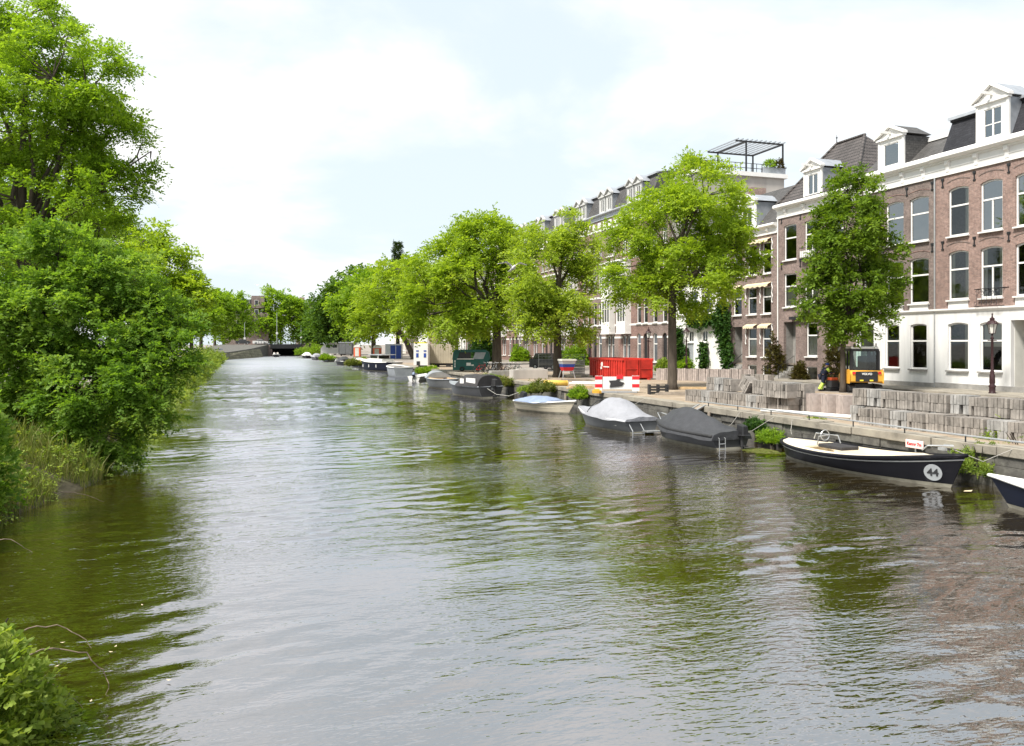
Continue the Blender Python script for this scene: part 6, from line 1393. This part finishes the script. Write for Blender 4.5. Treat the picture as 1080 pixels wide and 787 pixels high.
# ---- people
def skin_mesh(verts, edges, rad, mats, name, sub=2):
    me = bpy.data.meshes.new(name); me.from_pydata(verts, edges, []); o = bpy.data.objects.new(name, me); C.objects.link(o)
    s = o.modifiers.new('s', 'SKIN'); me.skin_vertices[0].data[0].use_root = True
    for i, r in enumerate(rad): me.skin_vertices[0].data[i].radius = (r, r) if not isinstance(r, tuple) else r
    u = o.modifiers.new('u', 'SUBSURF'); u.levels = sub; u.render_levels = sub
    dg = bpy.context.evaluated_depsgraph_get(); dg.update()
    m2 = bpy.data.meshes.new_from_object(o.evaluated_get(dg)); C.objects.unlink(o); bpy.data.objects.remove(o)
    m2.materials.clear(); m2.materials.append(mats); m2.polygons.foreach_set('use_smooth', [True]*len(m2.polygons)); m2.name = name
    return m2
def person(loc, rot, label, J, jacket, trousers, hat=None, vest=None, shoes='black'):
    """J: joint positions in local metres, facing +x"""
    K = thing('person', loc, label, 'person', None, rot)
    n = ['pelvis', 'waist', 'chest', 'neck', 'head', 'crown', 'shl', 'ell', 'wrl', 'hdl', 'shr', 'elr', 'wrr', 'hdr', 'hpl', 'knl', 'anl', 'tol', 'hpr', 'knr', 'anr', 'tor']
    ix = {k: i for i, k in enumerate(n)}
    E = [('pelvis','waist'),('waist','chest'),('chest','neck'),('neck','head'),('head','crown')] + [p for s in 'lr' for p in (('chest','sh'+s),('sh'+s,'el'+s),('el'+s,'wr'+s),('wr'+s,'hd'+s),('pelvis','hp'+s),('hp'+s,'kn'+s),('kn'+s,'an'+s),('an'+s,'to'+s))]
    rd = dict(pelvis=.14, waist=.125, chest=.15, neck=.06, head=.095, crown=.075, sh=.07, el=.045, wr=.032, hd=.045, hp=.1, kn=.06, an=.045, to=.04)
    V = [J[k] for k in n]; r = [rd.get(k, rd.get(k[:2], .05)) for k in n]
    link('body', skin_mesh(V, [(ix[a], ix[b]) for a, b in E], r, M['skin'], 'body'), K)
    def sub_(keys, k, name, mat):
        jj = {q: i for i, q in enumerate(keys)}; ee = [(jj[a], jj[b]) for a, b in E if a in jj and b in jj]
        link(name, skin_mesh([J[q] for q in keys], ee, [rd.get(q, rd.get(q[:2], .05))*k for q in keys], M[mat], name), K)
    sub_(['pelvis', 'waist', 'chest', 'shl', 'ell', 'wrl', 'shr', 'elr', 'wrr'], 1.34, 'jacket', jacket)
    sub_(['pelvis', 'hpl', 'knl', 'anl', 'hpr', 'knr', 'anr'], 1.34, 'trousers', trousers)
    hd = Vector(J['head']); up = (Vector(J['crown'])-hd).normalized()
    fw = Vector((1, 0, 0)); fw = (fw - up*fw.dot(up)).normalized(); sd = up.cross(fw)
    f = MB().ball(hd+fw*.1+up*.0, .018, 6, 4); f.ball(hd+sd*.1, .022, 6, 4).ball(hd-sd*.1, .022, 6, 4); obj('face', f, M['skin'], K, local=True)
    ey = MB(); ey.ball(hd+fw*.092+sd*.035+up*.03, .012, 6, 4).ball(hd+fw*.092-sd*.035+up*.03, .012, 6, 4); obj('eyes', ey, M['black'], K, local=True)
    obj('hat' if hat else 'hair', MB().ball(hd+up*.07-fw*.012, (.115, .11, .085), 12, 8), M[hat or 'bark_dark'], K, local=True)
    for s in 'lr':
        h0 = Vector(J['hd'+s]); dr = (h0 - Vector(J['wr'+s])).normalized(); lt = dr.cross(Vector((0, 1, .2))).normalized(); fb = MB()
        for q in range(4): b0 = h0 + lt*(.027-.018*q); fb.tube([b0, b0+dr*.05, b0+dr*(.085-.006*abs(q-1)) + lt.cross(dr)*.02], [.011, .009, .007], 5)
        fb.tube([h0-dr*.02+lt*.035, h0+dr*.02+lt*.06, h0+dr*.05+lt*.055], [.012, .01, .008], 5); obj('fingers', fb, M['skin'], K, local=True)
        a, b = Vector(J['an'+s]), Vector(J['to'+s]); obj('shoe', MB().ball((a*.45+b*.55)-Vector((0, 0, .005)), (.16, .055, .055), 10, 7), M[shoes], K, local=True)
    return K
x, y = S(867.5, 412.5)
JW = dict(pelvis=(0,0,.93), waist=(.05,0,1.08), chest=(.16,0,1.31), neck=(.24,0,1.46), head=(.31,0,1.55), crown=(.34,0,1.66), shl=(.17,.19,1.38), ell=(.32,.25,1.14), wrl=(.52,.2,1.05), hdl=(.6,.18,1.03), shr=(.17,-.19,1.38), elr=(.34,-.24,1.15), wrr=(.55,-.18,1.07), hdr=(.63,-.16,1.05),
          hpl=(0,.1,.88), knl=(.12,.12,.49), anl=(.0,.13,.08), tol=(.2,.14,.03), hpr=(-.02,-.1,.88), knr=(-.05,-.12,.48), anr=(-.3,-.13,.1), tor=(-.12,-.14,.03))
wk = person((x, y, ZQ), R(-10), 'worker in navy clothes with hi-vis yellow sleeves and trouser legs leaning forward', JW, 'navy_cloth', 'navy_cloth', 'blue')
for (a, b, q) in (((-.02, .12, .48), (.0, .13, .1), .095), ((-.06, -.12, .47), (-.28, -.13, .13), .095)):
    pass
lgm = MB(); lgm.tube([(.115,.12,.47), (.0,.13,.1)], [.092, .085], 10); lgm.tube([(-.06,-.12,.47), (-.29,-.13,.13)], [.092, .085], 10); obj('hi_vis_trouser_legs', lgm, M['hiviz'], wk, local=True)
vb = MB(); vb.tube([(.17,.2,1.38),(.3,.25,1.18)], [.095,.08], 8); vb.tube([(.17,-.2,1.38),(.32,-.24,1.19)], [.095,.08], 8); vo = obj('hi_vis_sleeves', vb, M['hiviz'], wk, local=True, smooth=True)
xx, yy = S(878, 412.5)
K = thing('plate_compactor', (xx, yy, ZQ), 'dark grey compactor with orange top in front of the bending worker', 'machine')
obj('engine', MB().box(xx-.3, xx+.3, yy-.25, yy+.25, ZQ+.2, ZQ+.65), M['hull_dgrey'], K, bevel=.05); obj('tank', MB().box(xx-.25, xx+.25, yy-.2, yy+.2, ZQ+.65, ZQ+.82), M['orange_red'], K, bevel=.04); obj('plate', MB().box(xx-.42, xx+.42, yy-.3, yy+.3, ZQ+.01, ZQ+.2), M['black'], K, bevel=.03)
ho = Vector((math.cos(R(-10)), math.sin(R(-10)), 0)); hl = Vector((x, y, ZQ)) + Matrix.Rotation(R(-10), 3, 'Z') @ Vector((.62, .18, 1.02)); hr_ = Vector((x, y, ZQ)) + Matrix.Rotation(R(-10), 3, 'Z') @ Vector((.65, -.16, 1.04))
obj('handle', MB().tube([(xx-.1, yy+.15, ZQ+.5), hl, hr_, (xx-.1, yy-.15, ZQ+.5)], .018, 6), M['black'], K)
# two people in the launch
JS = dict(pelvis=(0,0,.5), waist=(-.02,0,.66), chest=(-.02,0,.9), neck=(.0,0,1.06), head=(.03,0,1.17), crown=(.03,0,1.28), shl=(-.02,.2,.97), ell=(.1,.26,.74), wrl=(.3,.2,.66), hdl=(.38,.18,.65), shr=(-.02,-.2,.97), elr=(.1,-.26,.74), wrr=(.3,-.2,.66), hdr=(.38,-.18,.65),
          hpl=(.02,.1,.48), knl=(.42,.13,.5), anl=(.42,.13,.1), tol=(.6,.14,.05), hpr=(.02,-.1,.48), knr=(.42,-.13,.5), anr=(.42,-.13,.1), tor=(.6,-.14,.05))
for dx, cl, lb in ((-.45, 'white', 'left seated person in a white top in the moving launch'), (.5, 'curtain', 'right seated person in a pale top in the moving launch')):
    person((LAUNCH[0]+dx, LAUNCH[1]+.2*dx, .22), R(-100), lb, JS, cl, 'navy_cloth')
# ---- gulls
def gull(px, py, d, span, label, roll=0, head=0):
    x, y = D(px, d); z = ZC-(py-Y0)*d/F; K = thing('gull', (x, y, z), label, 'gull', 'gulls in the air', -PSI+head); K.rotation_euler = (roll, 0, -PSI+head)
    s = span/2; mb = MB(); ws = MB(); n = 9; vs = []
    body = MB().tube([(0, -.42*s, .02*s), (0, -.34*s, .03*s), (0, -.2*s, .0), (0, .05*s, -.01*s), (0, .3*s, .02*s), (0, .46*s, .03*s)], [.012*s, .06*s, .1*s, .11*s, .06*s, .03*s], 8)
    o_ = []
    for sg in (-1, 1):
        vs = []
        for i in range(n):
            t = i/(n-1); xw = sg*s*(.05+.95*t); zz = s*(.32*math.sin(min(t, .45)/.45*PI/2)-.12*max(0, t-.45)); yy = -.05*s + (.14*t if t < .45 else .063-.26*(t-.45))*-s*.9
            c_ = s*(.22*(1-t**3)+.02); vs += [(xw, yy-c_*.5, zz+.012*s), (xw, yy, zz+.03*s), (xw, yy+c_*.5, zz), (xw, yy, zz-.004*s)]
        body.add(vs, [(4*i+j, 4*i+(j+1) % 4, 4*i+4+(j+1) % 4, 4*i+4+j) for i in range(n-1) for j in range(4)] + [(0, 1, 2, 3)])
    obj('body', body, M['white'], K, local=True, smooth=True); obj('beak', MB().tube([(0, -.42*s, .02*s), (0, -.52*s, .0)], [.02*s, .004*s], 5), M['paint_yellow'], K, local=True)
    obj('tail', MB().box(-.08*s, .08*s, .44*s, .62*s, .02*s, .035*s), M['white'], K, local=True)
gull(541, 283, 38, 1.5, 'white gull gliding in front of the widest tree', R(-18), R(25))
gull(271, 301, 120, 1.1, 'small dark looking gull in the sky over the corner building', R(30), R(50))
gull(300, 333, 230, 1.2, 'tiny white gull before the tree tops on the bridge', R(10))
gull(309, 334.5, 230, 1.2, 'tiny white gull farther right before the bridge trees', R(-10))
# ---- plants along the right edge of the water
PG = 'wild plants along the right quay'
for i, (px, py, z, rx, h_, mt, lb) in enumerate(((1034, 500, .25, .8, 1.05, 'bankleaf', 'leafy green bush right of the black sloop bow'), (1062, 490, .3, 1.0, 1.35, 'bankleaf', 'large bush behind the white decked launch'), (1085, 498, .3, 1.0, 1.4, 'mid', 'darker bush at the right picture edge'),
        (1022, 488, .2, .5, .8, 'grass', 'small yellowish weed touching the sloop bow'), (1052, 470, .9, .5, .75, 'bankleaf', 'tall weeds growing on the coping before the paving stacks'),
        (806, 468, .15, .5, .5, 'mid', 'green weed against the quay wall between charcoal boat and sloop'), (795, 455, .5, .4, .45, 'ivy', 'dark weed hanging on the wall behind the outboard'), (860, 452, .75, .5, .35, 'bankleaf', 'low weed on the coping above the stern of the sloop'), (690, 448, .3, .5, .5, 'ivy', 'dark weeds on the wall left of the charcoal boat'),
        (611, 421, .6, .55, .75, 'mid', 'green bush on the quay right of the cream dinghy'), (572, 414, .7, .9, .75, 'grass', 'grassy weeds above the cream dinghy'), (560, 415, .6, .8, .6, 'bankleaf', 'pale weeds left of the yellow tube'), (528, 408, .6, 1.1, .8, 'grass', 'yellowish weeds between bicycles and canopy boat'), (519, 404, .6, .9, .6, 'mid', 'green weeds behind the canopy boat'),
        (450, 394, .6, 1.2, .7, 'mid', 'green tuft below the white site cabin'), (374, 386, .5, 1.3, 1.0, 'grass', 'yellow green shrub by the water near the orange cabin'), (383, 384, .5, 1.0, .9, 'bankleaf', 'green shrub left of the navy cruiser'), (345, 380, .4, 1.4, .9, 'mid', 'shrub at the water in front of the camper'), (327, 374, .6, 4.2, 3.6, 'mid', 'large green bush at the right end of the far bridge'), (336, 375, .6, 3.0, 3.0, 'bankleaf', 'flowering pale bush beside the large far bush'))):
    x, y = G(px, py, z); x = max(x, 19.3) if py > 440 else x; sc = dep(x, y)/25
    if px in (327, 336): x, y = D(px, 225); sc = 5
    small_bush('wild_plant', (x, y, z), rx, rx*.9, h_, mt, lb, 'plant', PG, int(170+150*rx), .24*max(1, sc**.6), 9, .085*max(1, sc**.75), 500+i, wild=True)
# shrubs by the facades
for i, (px, X, rx, h_, mt, lb) in enumerate(((817, 40.9, .75, 3.3, 'brownish', 'bronze green columnar conifer between the awning house and stone doorway'), (880, 38.5, .75, 3.5, 'brownish', 'bronze green columnar conifer behind the slim tree trunk'), (844, 40.8, .5, 1.3, 'brownish', 'low rounded bronze bush by the stair rail'), (722, 39.6, .9, 1.4, 'mid', 'front garden bush right of the straight trunk'), (608, 40, 1.7, 2.6, 'mid', 'green front garden shrub above the mesh fence'), (596, 40, 1.4, 2.0, 'deep', 'dark front garden shrub left of the lamp'), (548, 40, 1.5, 2.4, 'mid', 'front garden shrub left of the grey car'), (700, 40, .8, 1.2, 'bankleaf', 'front garden shrub with white flowers near the dark doorway'), (508, 36, 2.2, 6.5, 'ivy', 'tall dark green bush behind the green trailer'))):
    y = FY(px, X); small_bush('garden_shrub', (X, y, ZQ), rx, rx, h_, mt, lb, 'shrub', 'shrubs in front of the houses', int(200+110*rx*h_/2), .4, 9, .16 if rx < 1 else .24, 600+i, wid=.45 if mt == 'brownish' else .6)
# ivy on the white house
def ivy(name, pts, label, seed, n=650):
    rng = np.random.default_rng(seed); base = (XF-.1, pts[0][0], pts[0][1]); root = thing(name, base, label, 'climbing plant', 'climbers on the white house')
    tb = MB().tube([(XF-.08, p[0], p[1]) for p in pts], [.05]*len(pts), 5); obj('stem', tb, M['bark_dark'], root)
    P = []
    for i in range(n):
        k = rng.integers(0, len(pts)-1); t = rng.uniform(); a, b = pts[k], pts[k+1]; w = a[2]*(1-t)+b[2]*t; q = rng.normal(0, .5)*w; q2 = rng.normal(0, .5)*w
        dy, dz = b[0]-a[0], b[1]-a[1]; l_ = math.hypot(dy, dz)+1e-6
        P.append((XF-.08-abs(rng.normal(0, .16)), a[0]+dy*t+q*dz/l_, a[1]+dz*t-q*dy/l_+.2*q2))
    P = np.array(P); A = rdir(rng, n)*.8 + np.array([-.8, 0, -.1]); V, ti = sprays(rng, P, A, np.full(n, .4), 8, .2, .8, .3); V[:, 0] = np.minimum(V[:, 0], XF-.02)
    V[:, 2] = np.maximum(V[:, 2], ZQ)
    leaf_object('leaves', V, ti, LM['ivy'], root, base)
def yp(px): return FY(px)
def zp_(px, py): return ZF(px, py)
ivy('ivy', [(yp(770), ZQ, .35), (yp(770), zp_(770, 375), .8), (yp(766), zp_(766, 350), 1.1), (yp(764), zp_(764, 335), 1.1), (yp(766), zp_(766, 318), .5)], 'thick dark ivy column at the right edge of the white house', 1, 950)
ivy('ivy', [(yp(764), zp_(764, 336), .6), (yp(750), zp_(750, 337), .6), (yp(738), zp_(738, 339), .6), (yp(728), zp_(728, 337), .5)], 'ivy garland above the arched windows of the white house', 2, 520)
ivy('ivy', [(yp(718), ZQ, .5), (yp(719), zp_(719, 365), .8), (yp(717), zp_(717, 345), .7)], 'ivy column beside the straight tree trunk', 3, 420)
ivy('ivy', [(yp(744), ZQ, .3), (yp(745), zp_(745, 378), .6), (yp(745), zp_(745, 362), .35)], 'slim ivy between the two arched windows', 4, 260)
ivy('ivy', [(yp(718), zp_(718, 371), .4), (yp(727), zp_(727, 368), .4)], 'short ivy tuft under the left arched window', 5, 90)
# duckweed raft
rng = np.random.default_rng(8); n = 260; x, y = G(800, 476); a = rng.uniform(0, 2*PI, n); r = np.sqrt(rng.uniform(0, 1, n))
P = np.stack([x + .55*r*np.cos(a)+.1, y + .9*r*np.sin(a), np.full(n, .006)], 1); dd = np.stack([np.cos(a*7), np.sin(a*7), 0*a], 1)*.09; ee = np.stack([-dd[:, 1], dd[:, 0], 0*a], 1)*.8
V = np.stack([P-dd, P-ee, P+dd, P+ee], 1).reshape(-1, 3); V[:, 2] += np.repeat(rng.uniform(0, .012, n), 4)
tag(leaf_object('duckweed', V, rng.uniform(.4, 1, n), LM['grass'], None, (x, y, 0)), 'pale green duckweed raft floating by the charcoal boat', 'water plants', kind='stuff')
# ---- left bank vegetation
rng = np.random.default_rng(61)
def blades(name, n, f, h0, h1, w, mat, label, cat, bend=.7):
    x, y, z = f(n); a = rng.uniform(0, 2*PI, n); h = rng.uniform(h0, h1, n); wx, wy = np.cos(a)*w*.5, np.sin(a)*w*.5; b = rng.uniform(.05, bend, n)*h; c = rng.uniform(0, 2*PI, n)
    p0 = np.stack([x-wx, y-wy, z-.02], 1); p1 = np.stack([x+wx, y+wy, z-.02], 1); m = np.stack([x+b*.35*np.cos(c), y+b*.35*np.sin(c), z+h*.6], 1); t = np.stack([x+b*np.cos(c), y+b*np.sin(c), z+h], 1); o_ = np.stack([wx*.7, wy*.7, 0*wx], 1)
    V = np.concatenate([np.stack([p0, p1, m+o_, m-o_], 1), np.stack([m-o_, m+o_, t+o_*.1, t-o_*.1], 1)]).reshape(-1, 3); ti = rng.uniform(0, 1, n); o = leaf_object(name, V, np.concatenate([ti, ti]), mat, None, (float(x.mean()), float(y.mean()), .3)); return tag(o, label, cat, kind='stuff')
XB = np.vectorize(xb)
def bz(dx): return np.interp(-dx, [-.35, 0, .5, 1.3, 2.4, 3.6, 6], [-.35, .06, .35, .75, 1.02, ZQ, ZQ])
def band(y0, y1, d0, d1, pw=1.0):
    def f(n): y = y0+(y1-y0)*rng.uniform(0, 1, n)**pw; d = -rng.uniform(d0, d1, n); return XB(y)+d, y, bz(d)
    return f
blades('bank_reeds', 7000, band(14.5, 21, .2, 2.6), .25, .75, .014, LM['reed'], 'dry brownish reeds on the near left bank', 'reeds')
blades('bank_grass', 16000, band(11.5, 27, -.1, 2.6), .15, .5, .018, LM['grass'], 'long green grass on the near left bank', 'grass')
blades('bank_grass', 14000, band(26, 170, -.1, 4.5, 1.3), .35, .95, .04, LM['grass'], 'long grass along the far stretch of the left bank', 'grass')
n = 6400; f = band(34, 205, -.55, 3.6, 1.1); x, y, z = f(n); hh = rng.uniform(.05, 1.0, n)*(1+np.clip((y-60)/90, 0, .9))*np.clip(.5+.5*np.sin(y*.8)+.3*np.sin(y*2.3+x), .25, 1.2)
V, ti = sprays(rng, np.stack([x, y, np.maximum(z, .05)+hh], 1), rdir(rng, n)+np.array([.2, 0, .35]), rng.uniform(.35, .7, n), 9, .2, .6, .3); V[:, 2] = np.maximum(V[:, 2], .02)
n = 1500; f = band(11.5, 27, -.1, 3.2); x, y, z = f(n); hh = rng.uniform(.02, .7, n)*np.clip(.5+.6*np.sin(y*1.9)*np.cos(x*2.1), .15, 1.1); V2, t2 = sprays(rng, np.stack([x, y, np.maximum(z, .03)+hh], 1), rdir(rng, n)+np.array([.2, 0, .5]), rng.uniform(.2, .42, n), 9, .085, .5, .25); V2[:, 2] = np.maximum(V2[:, 2], .02); V = np.concatenate([V, V2]); ti = np.concatenate([ti, t2])
tag(leaf_object('bank_plants', V, ti, LM['bankleaf'], None, (-5, 60, .3)), 'dense yellow green plants covering the left bank', 'bank plants', kind='stuff')
for i, (X, Y, z, rx, h_, mt, lb, lf, n) in enumerate(((-2.85, 9.35, .05, 1.05, 1.35, 'bankleaf', 'bright green shrub in the bottom left corner', .08, 1300), (-5.2, 13.6, .3, .6, .8, 'bankleaf', 'light green weed on the bank between corner shrub and reeds', .08, 300), (-5.0, 15.6, .2, .7, .75, 'bankleaf', 'broad leaved weed in front of the reeds', .085, 330), (-6.2, 20.0, .8, 1.5, 2.6, 'elm', 'elder bush at the left edge above the reeds', .12, 900), (-5.4, 18.0, .4, .7, .9, 'mid', 'green bush inside the dry reeds', .085, 330))):
    small_bush('bank_shrub', (X, Y, z), rx, rx*1.1, h_, mt, lb, 'shrub', 'shrubs on the left bank', n, .26, 10, lf, 700+i)
for i, (P_, lb) in enumerate((([(-2.75, 9.2, .35), (-2.2, 9.5, .75), (-1.75, 9.8, .72), (-1.45, 9.9, .4), (-1.4, 9.9, .12)], 'longest dead stem arching from the corner shrub over the water'), ([(-2.8, 9.0, .3), (-2.3, 9.2, .6), (-1.9, 9.5, .5), (-1.62, 9.7, .1)], 'lower dead stem arching out of the corner shrub'), ([(-2.7, 9.6, .5), (-2.3, 9.9, .9), (-1.85, 10.1, .85), (-1.6, 10.1, .6)], 'upper thin dead stem above the corner shrub'),
        ([(-4.6, 17.3, .35), (-4.15, 17.5, .3), (-3.8, 17.6, .02)], 'bare branch dipping into the water by the reeds'), ([(-4.2, 21.5, .5), (-3.7, 21.7, .42), (-3.2, 21.9, .15)], 'bare branch under the overhanging shrub'))):
    P2 = []
    Q_ = [np.array(p) for p in [P_[0]]+P_+[P_[-1]]]
    for k in range(1, len(Q_)-2):
        a, b, c, d = Q_[k-1:k+3]
        for t in (0, .2, .4, .6, .8): P2.append(tuple(.5*(2*b + (c-a)*t + (2*a-5*b+4*c-d)*t*t + (3*b-a-3*c+d)*t**3) + rng.normal(0, .012, 3)))
    tag(obj('dead_branch', MB().tube(P2+[P_[-1]], list(np.linspace(.011, .003, len(P2)+1)), 6), M['deadwood'], org=P_[0]), lb, 'branch', 'dead branches on the left bank')
n = 500; P = np.stack([rng.uniform(-2.3, -1.6, n), rng.uniform(9.2, 10.0, n), rng.uniform(.1, .55, n)], 1)

for i, (px, py) in enumerate(((66, 680), (122, 684), (117, 690), (60, 705), (150, 640), (1021, 519), (96, 742), (178, 720))):
    x, y = G(px, py); a = i*1.3; s = .035 if i != 5 else .22
    tag(obj('floating_leaf', MB().add([(x+s*math.cos(a), y+s*math.sin(a), .035), (x-.4*s*math.sin(a), y+.4*s*math.cos(a), .03), (x-s*math.cos(a), y-s*math.sin(a), .035), (x+.4*s*math.sin(a), y-.4*s*math.cos(a), .03)], [(0, 1, 2, 3)]), M['awning'], org=(x, y, .03)), 'pale scrap floating off the bow of the black sloop' if i == 5 else 'tiny pale leaf floating on the dark water near the left bank', 'leaf', None if i == 5 else 'floating leaves')
# ---- light, sky, camera
sc = bpy.context.scene
EL, AZ = 54.0, 246.0                # sun elevation; azimuth clockwise from +y
w = bpy.data.worlds.new('World'); sc.world = w; w.use_nodes = True; nt = w.node_tree; nt.nodes.clear()
def N(t, **k):
    n = nt.nodes.new('ShaderNode'+t)
    for a, b in k.items():
        if hasattr(n, a): setattr(n, a, b)
        else: n.inputs[a].default_value = b
    return n
L = nt.links.new
out = N('OutputWorld'); bg = N('Background'); bg.inputs['Strength'].default_value = .12
sky = N('TexSky', sky_type='NISHITA', sun_disc=False); sky.sun_elevation = R(EL); sky.sun_rotation = R(AZ); sky.air_density = 1.0; sky.dust_density = 2.0; sky.ozone_density = 1.0
tc = N('TexCoord'); sx = N('SeparateXYZ'); L(tc.outputs['Generated'], sx.inputs[0])
zz = N('Math', operation='MAXIMUM'); zz.inputs[1].default_value = 0; L(sx.outputs['Z'], zz.inputs[0])
za = N('Math', operation='ADD'); za.inputs[1].default_value = .22; L(zz.outputs[0], za.inputs[0])
def div(a):
    q = N('Math', operation='DIVIDE'); L(a, q.inputs[0]); L(za.outputs[0], q.inputs[1]); return q.outputs[0]
cb = N('CombineXYZ'); L(div(sx.outputs['X']), cb.inputs['X']); L(div(sx.outputs['Y']), cb.inputs['Y'])
mp = N('Mapping'); mp.inputs['Location'].default_value = (CLX, CLY, 0) if 'CLX' in globals() else (1.3, .4, 0); L(cb.outputs[0], mp.inputs['Vector'])
n1 = N('TexNoise', Scale=1.25, Detail=9.0, Roughness=.55, Distortion=.25); L(mp.outputs[0], n1.inputs['Vector'])
cr = N('ValToRGB'); cr.color_ramp.elements[0].position = .4; cr.color_ramp.elements[1].position = .66; cr.color_ramp.interpolation = 'EASE'; L(n1.outputs['Fac'], cr.inputs['Fac'])
n2 = N('TexNoise', Scale=2.6, Detail=7.0, Roughness=.6); L(mp.outputs[0], n2.inputs['Vector'])
c2 = N('ValToRGB'); e = c2.color_ramp.elements; e[0].position = .3; e[0].color = (4.85, 4.92, 5.0, 1); e[1].position = .62; e[1].color = (5.8, 5.8, 5.8, 1); L(n2.outputs['Fac'], c2.inputs['Fac'])
bl = N('MixRGB', blend_type='MIX'); bl.inputs['Fac'].default_value = .88; bl.inputs['Color2'].default_value = (4.1, 4.6, 4.87, 1); L(sky.outputs[0], bl.inputs['Color1'])
mx = N('MixRGB'); L(cr.outputs['Color'], mx.inputs['Fac']); L(bl.outputs[0], mx.inputs['Color1']); L(c2.outputs['Color'], mx.inputs['Color2'])
L(mx.outputs[0], bg.inputs['Color']); L(bg.outputs[0], out.inputs['Surface'])
sd = bpy.data.lights.new('sun', 'SUN'); sd.energy = 4.0; sd.angle = R(12.0); sd.color = (1, .95, .87)
so = bpy.data.objects.new('sun', sd); C.objects.link(so)
az = R(AZ); dv = Vector((math.sin(az)*math.cos(R(EL)), math.cos(az)*math.cos(R(EL)), math.sin(R(EL))))
so.rotation_euler = dv.to_track_quat('Z', 'Y').to_euler(); so.location = dv*80
cd = bpy.data.cameras.new('camera'); co = bpy.data.objects.new('camera', cd); C.objects.link(co)
co.location = (0, 0, ZC); co.rotation_euler = (R(90), 0, -PSI); cd.sensor_width = 36; cd.lens = F/1080*36; cd.shift_y = -(393.5-Y0)/1080; cd.clip_end = 3000; cd.clip_start = .1
sc.camera = co
vs_ = sc.view_settings; vs_.view_transform = 'Standard'; vs_.look = 'None'; vs_.exposure = .86; vs_.gamma = 1
sc.cycles.max_bounces = 8; sc.cycles.diffuse_bounces = 5; sc.cycles.glossy_bounces = 3; sc.cycles.transparent_max_bounces = 8; sc.cycles.transmission_bounces = 4
sc.cycles.use_denoising = True; sc.cycles.sample_clamp_indirect = 10; sc.cycles.caustics_reflective = False; sc.cycles.caustics_refractive = False
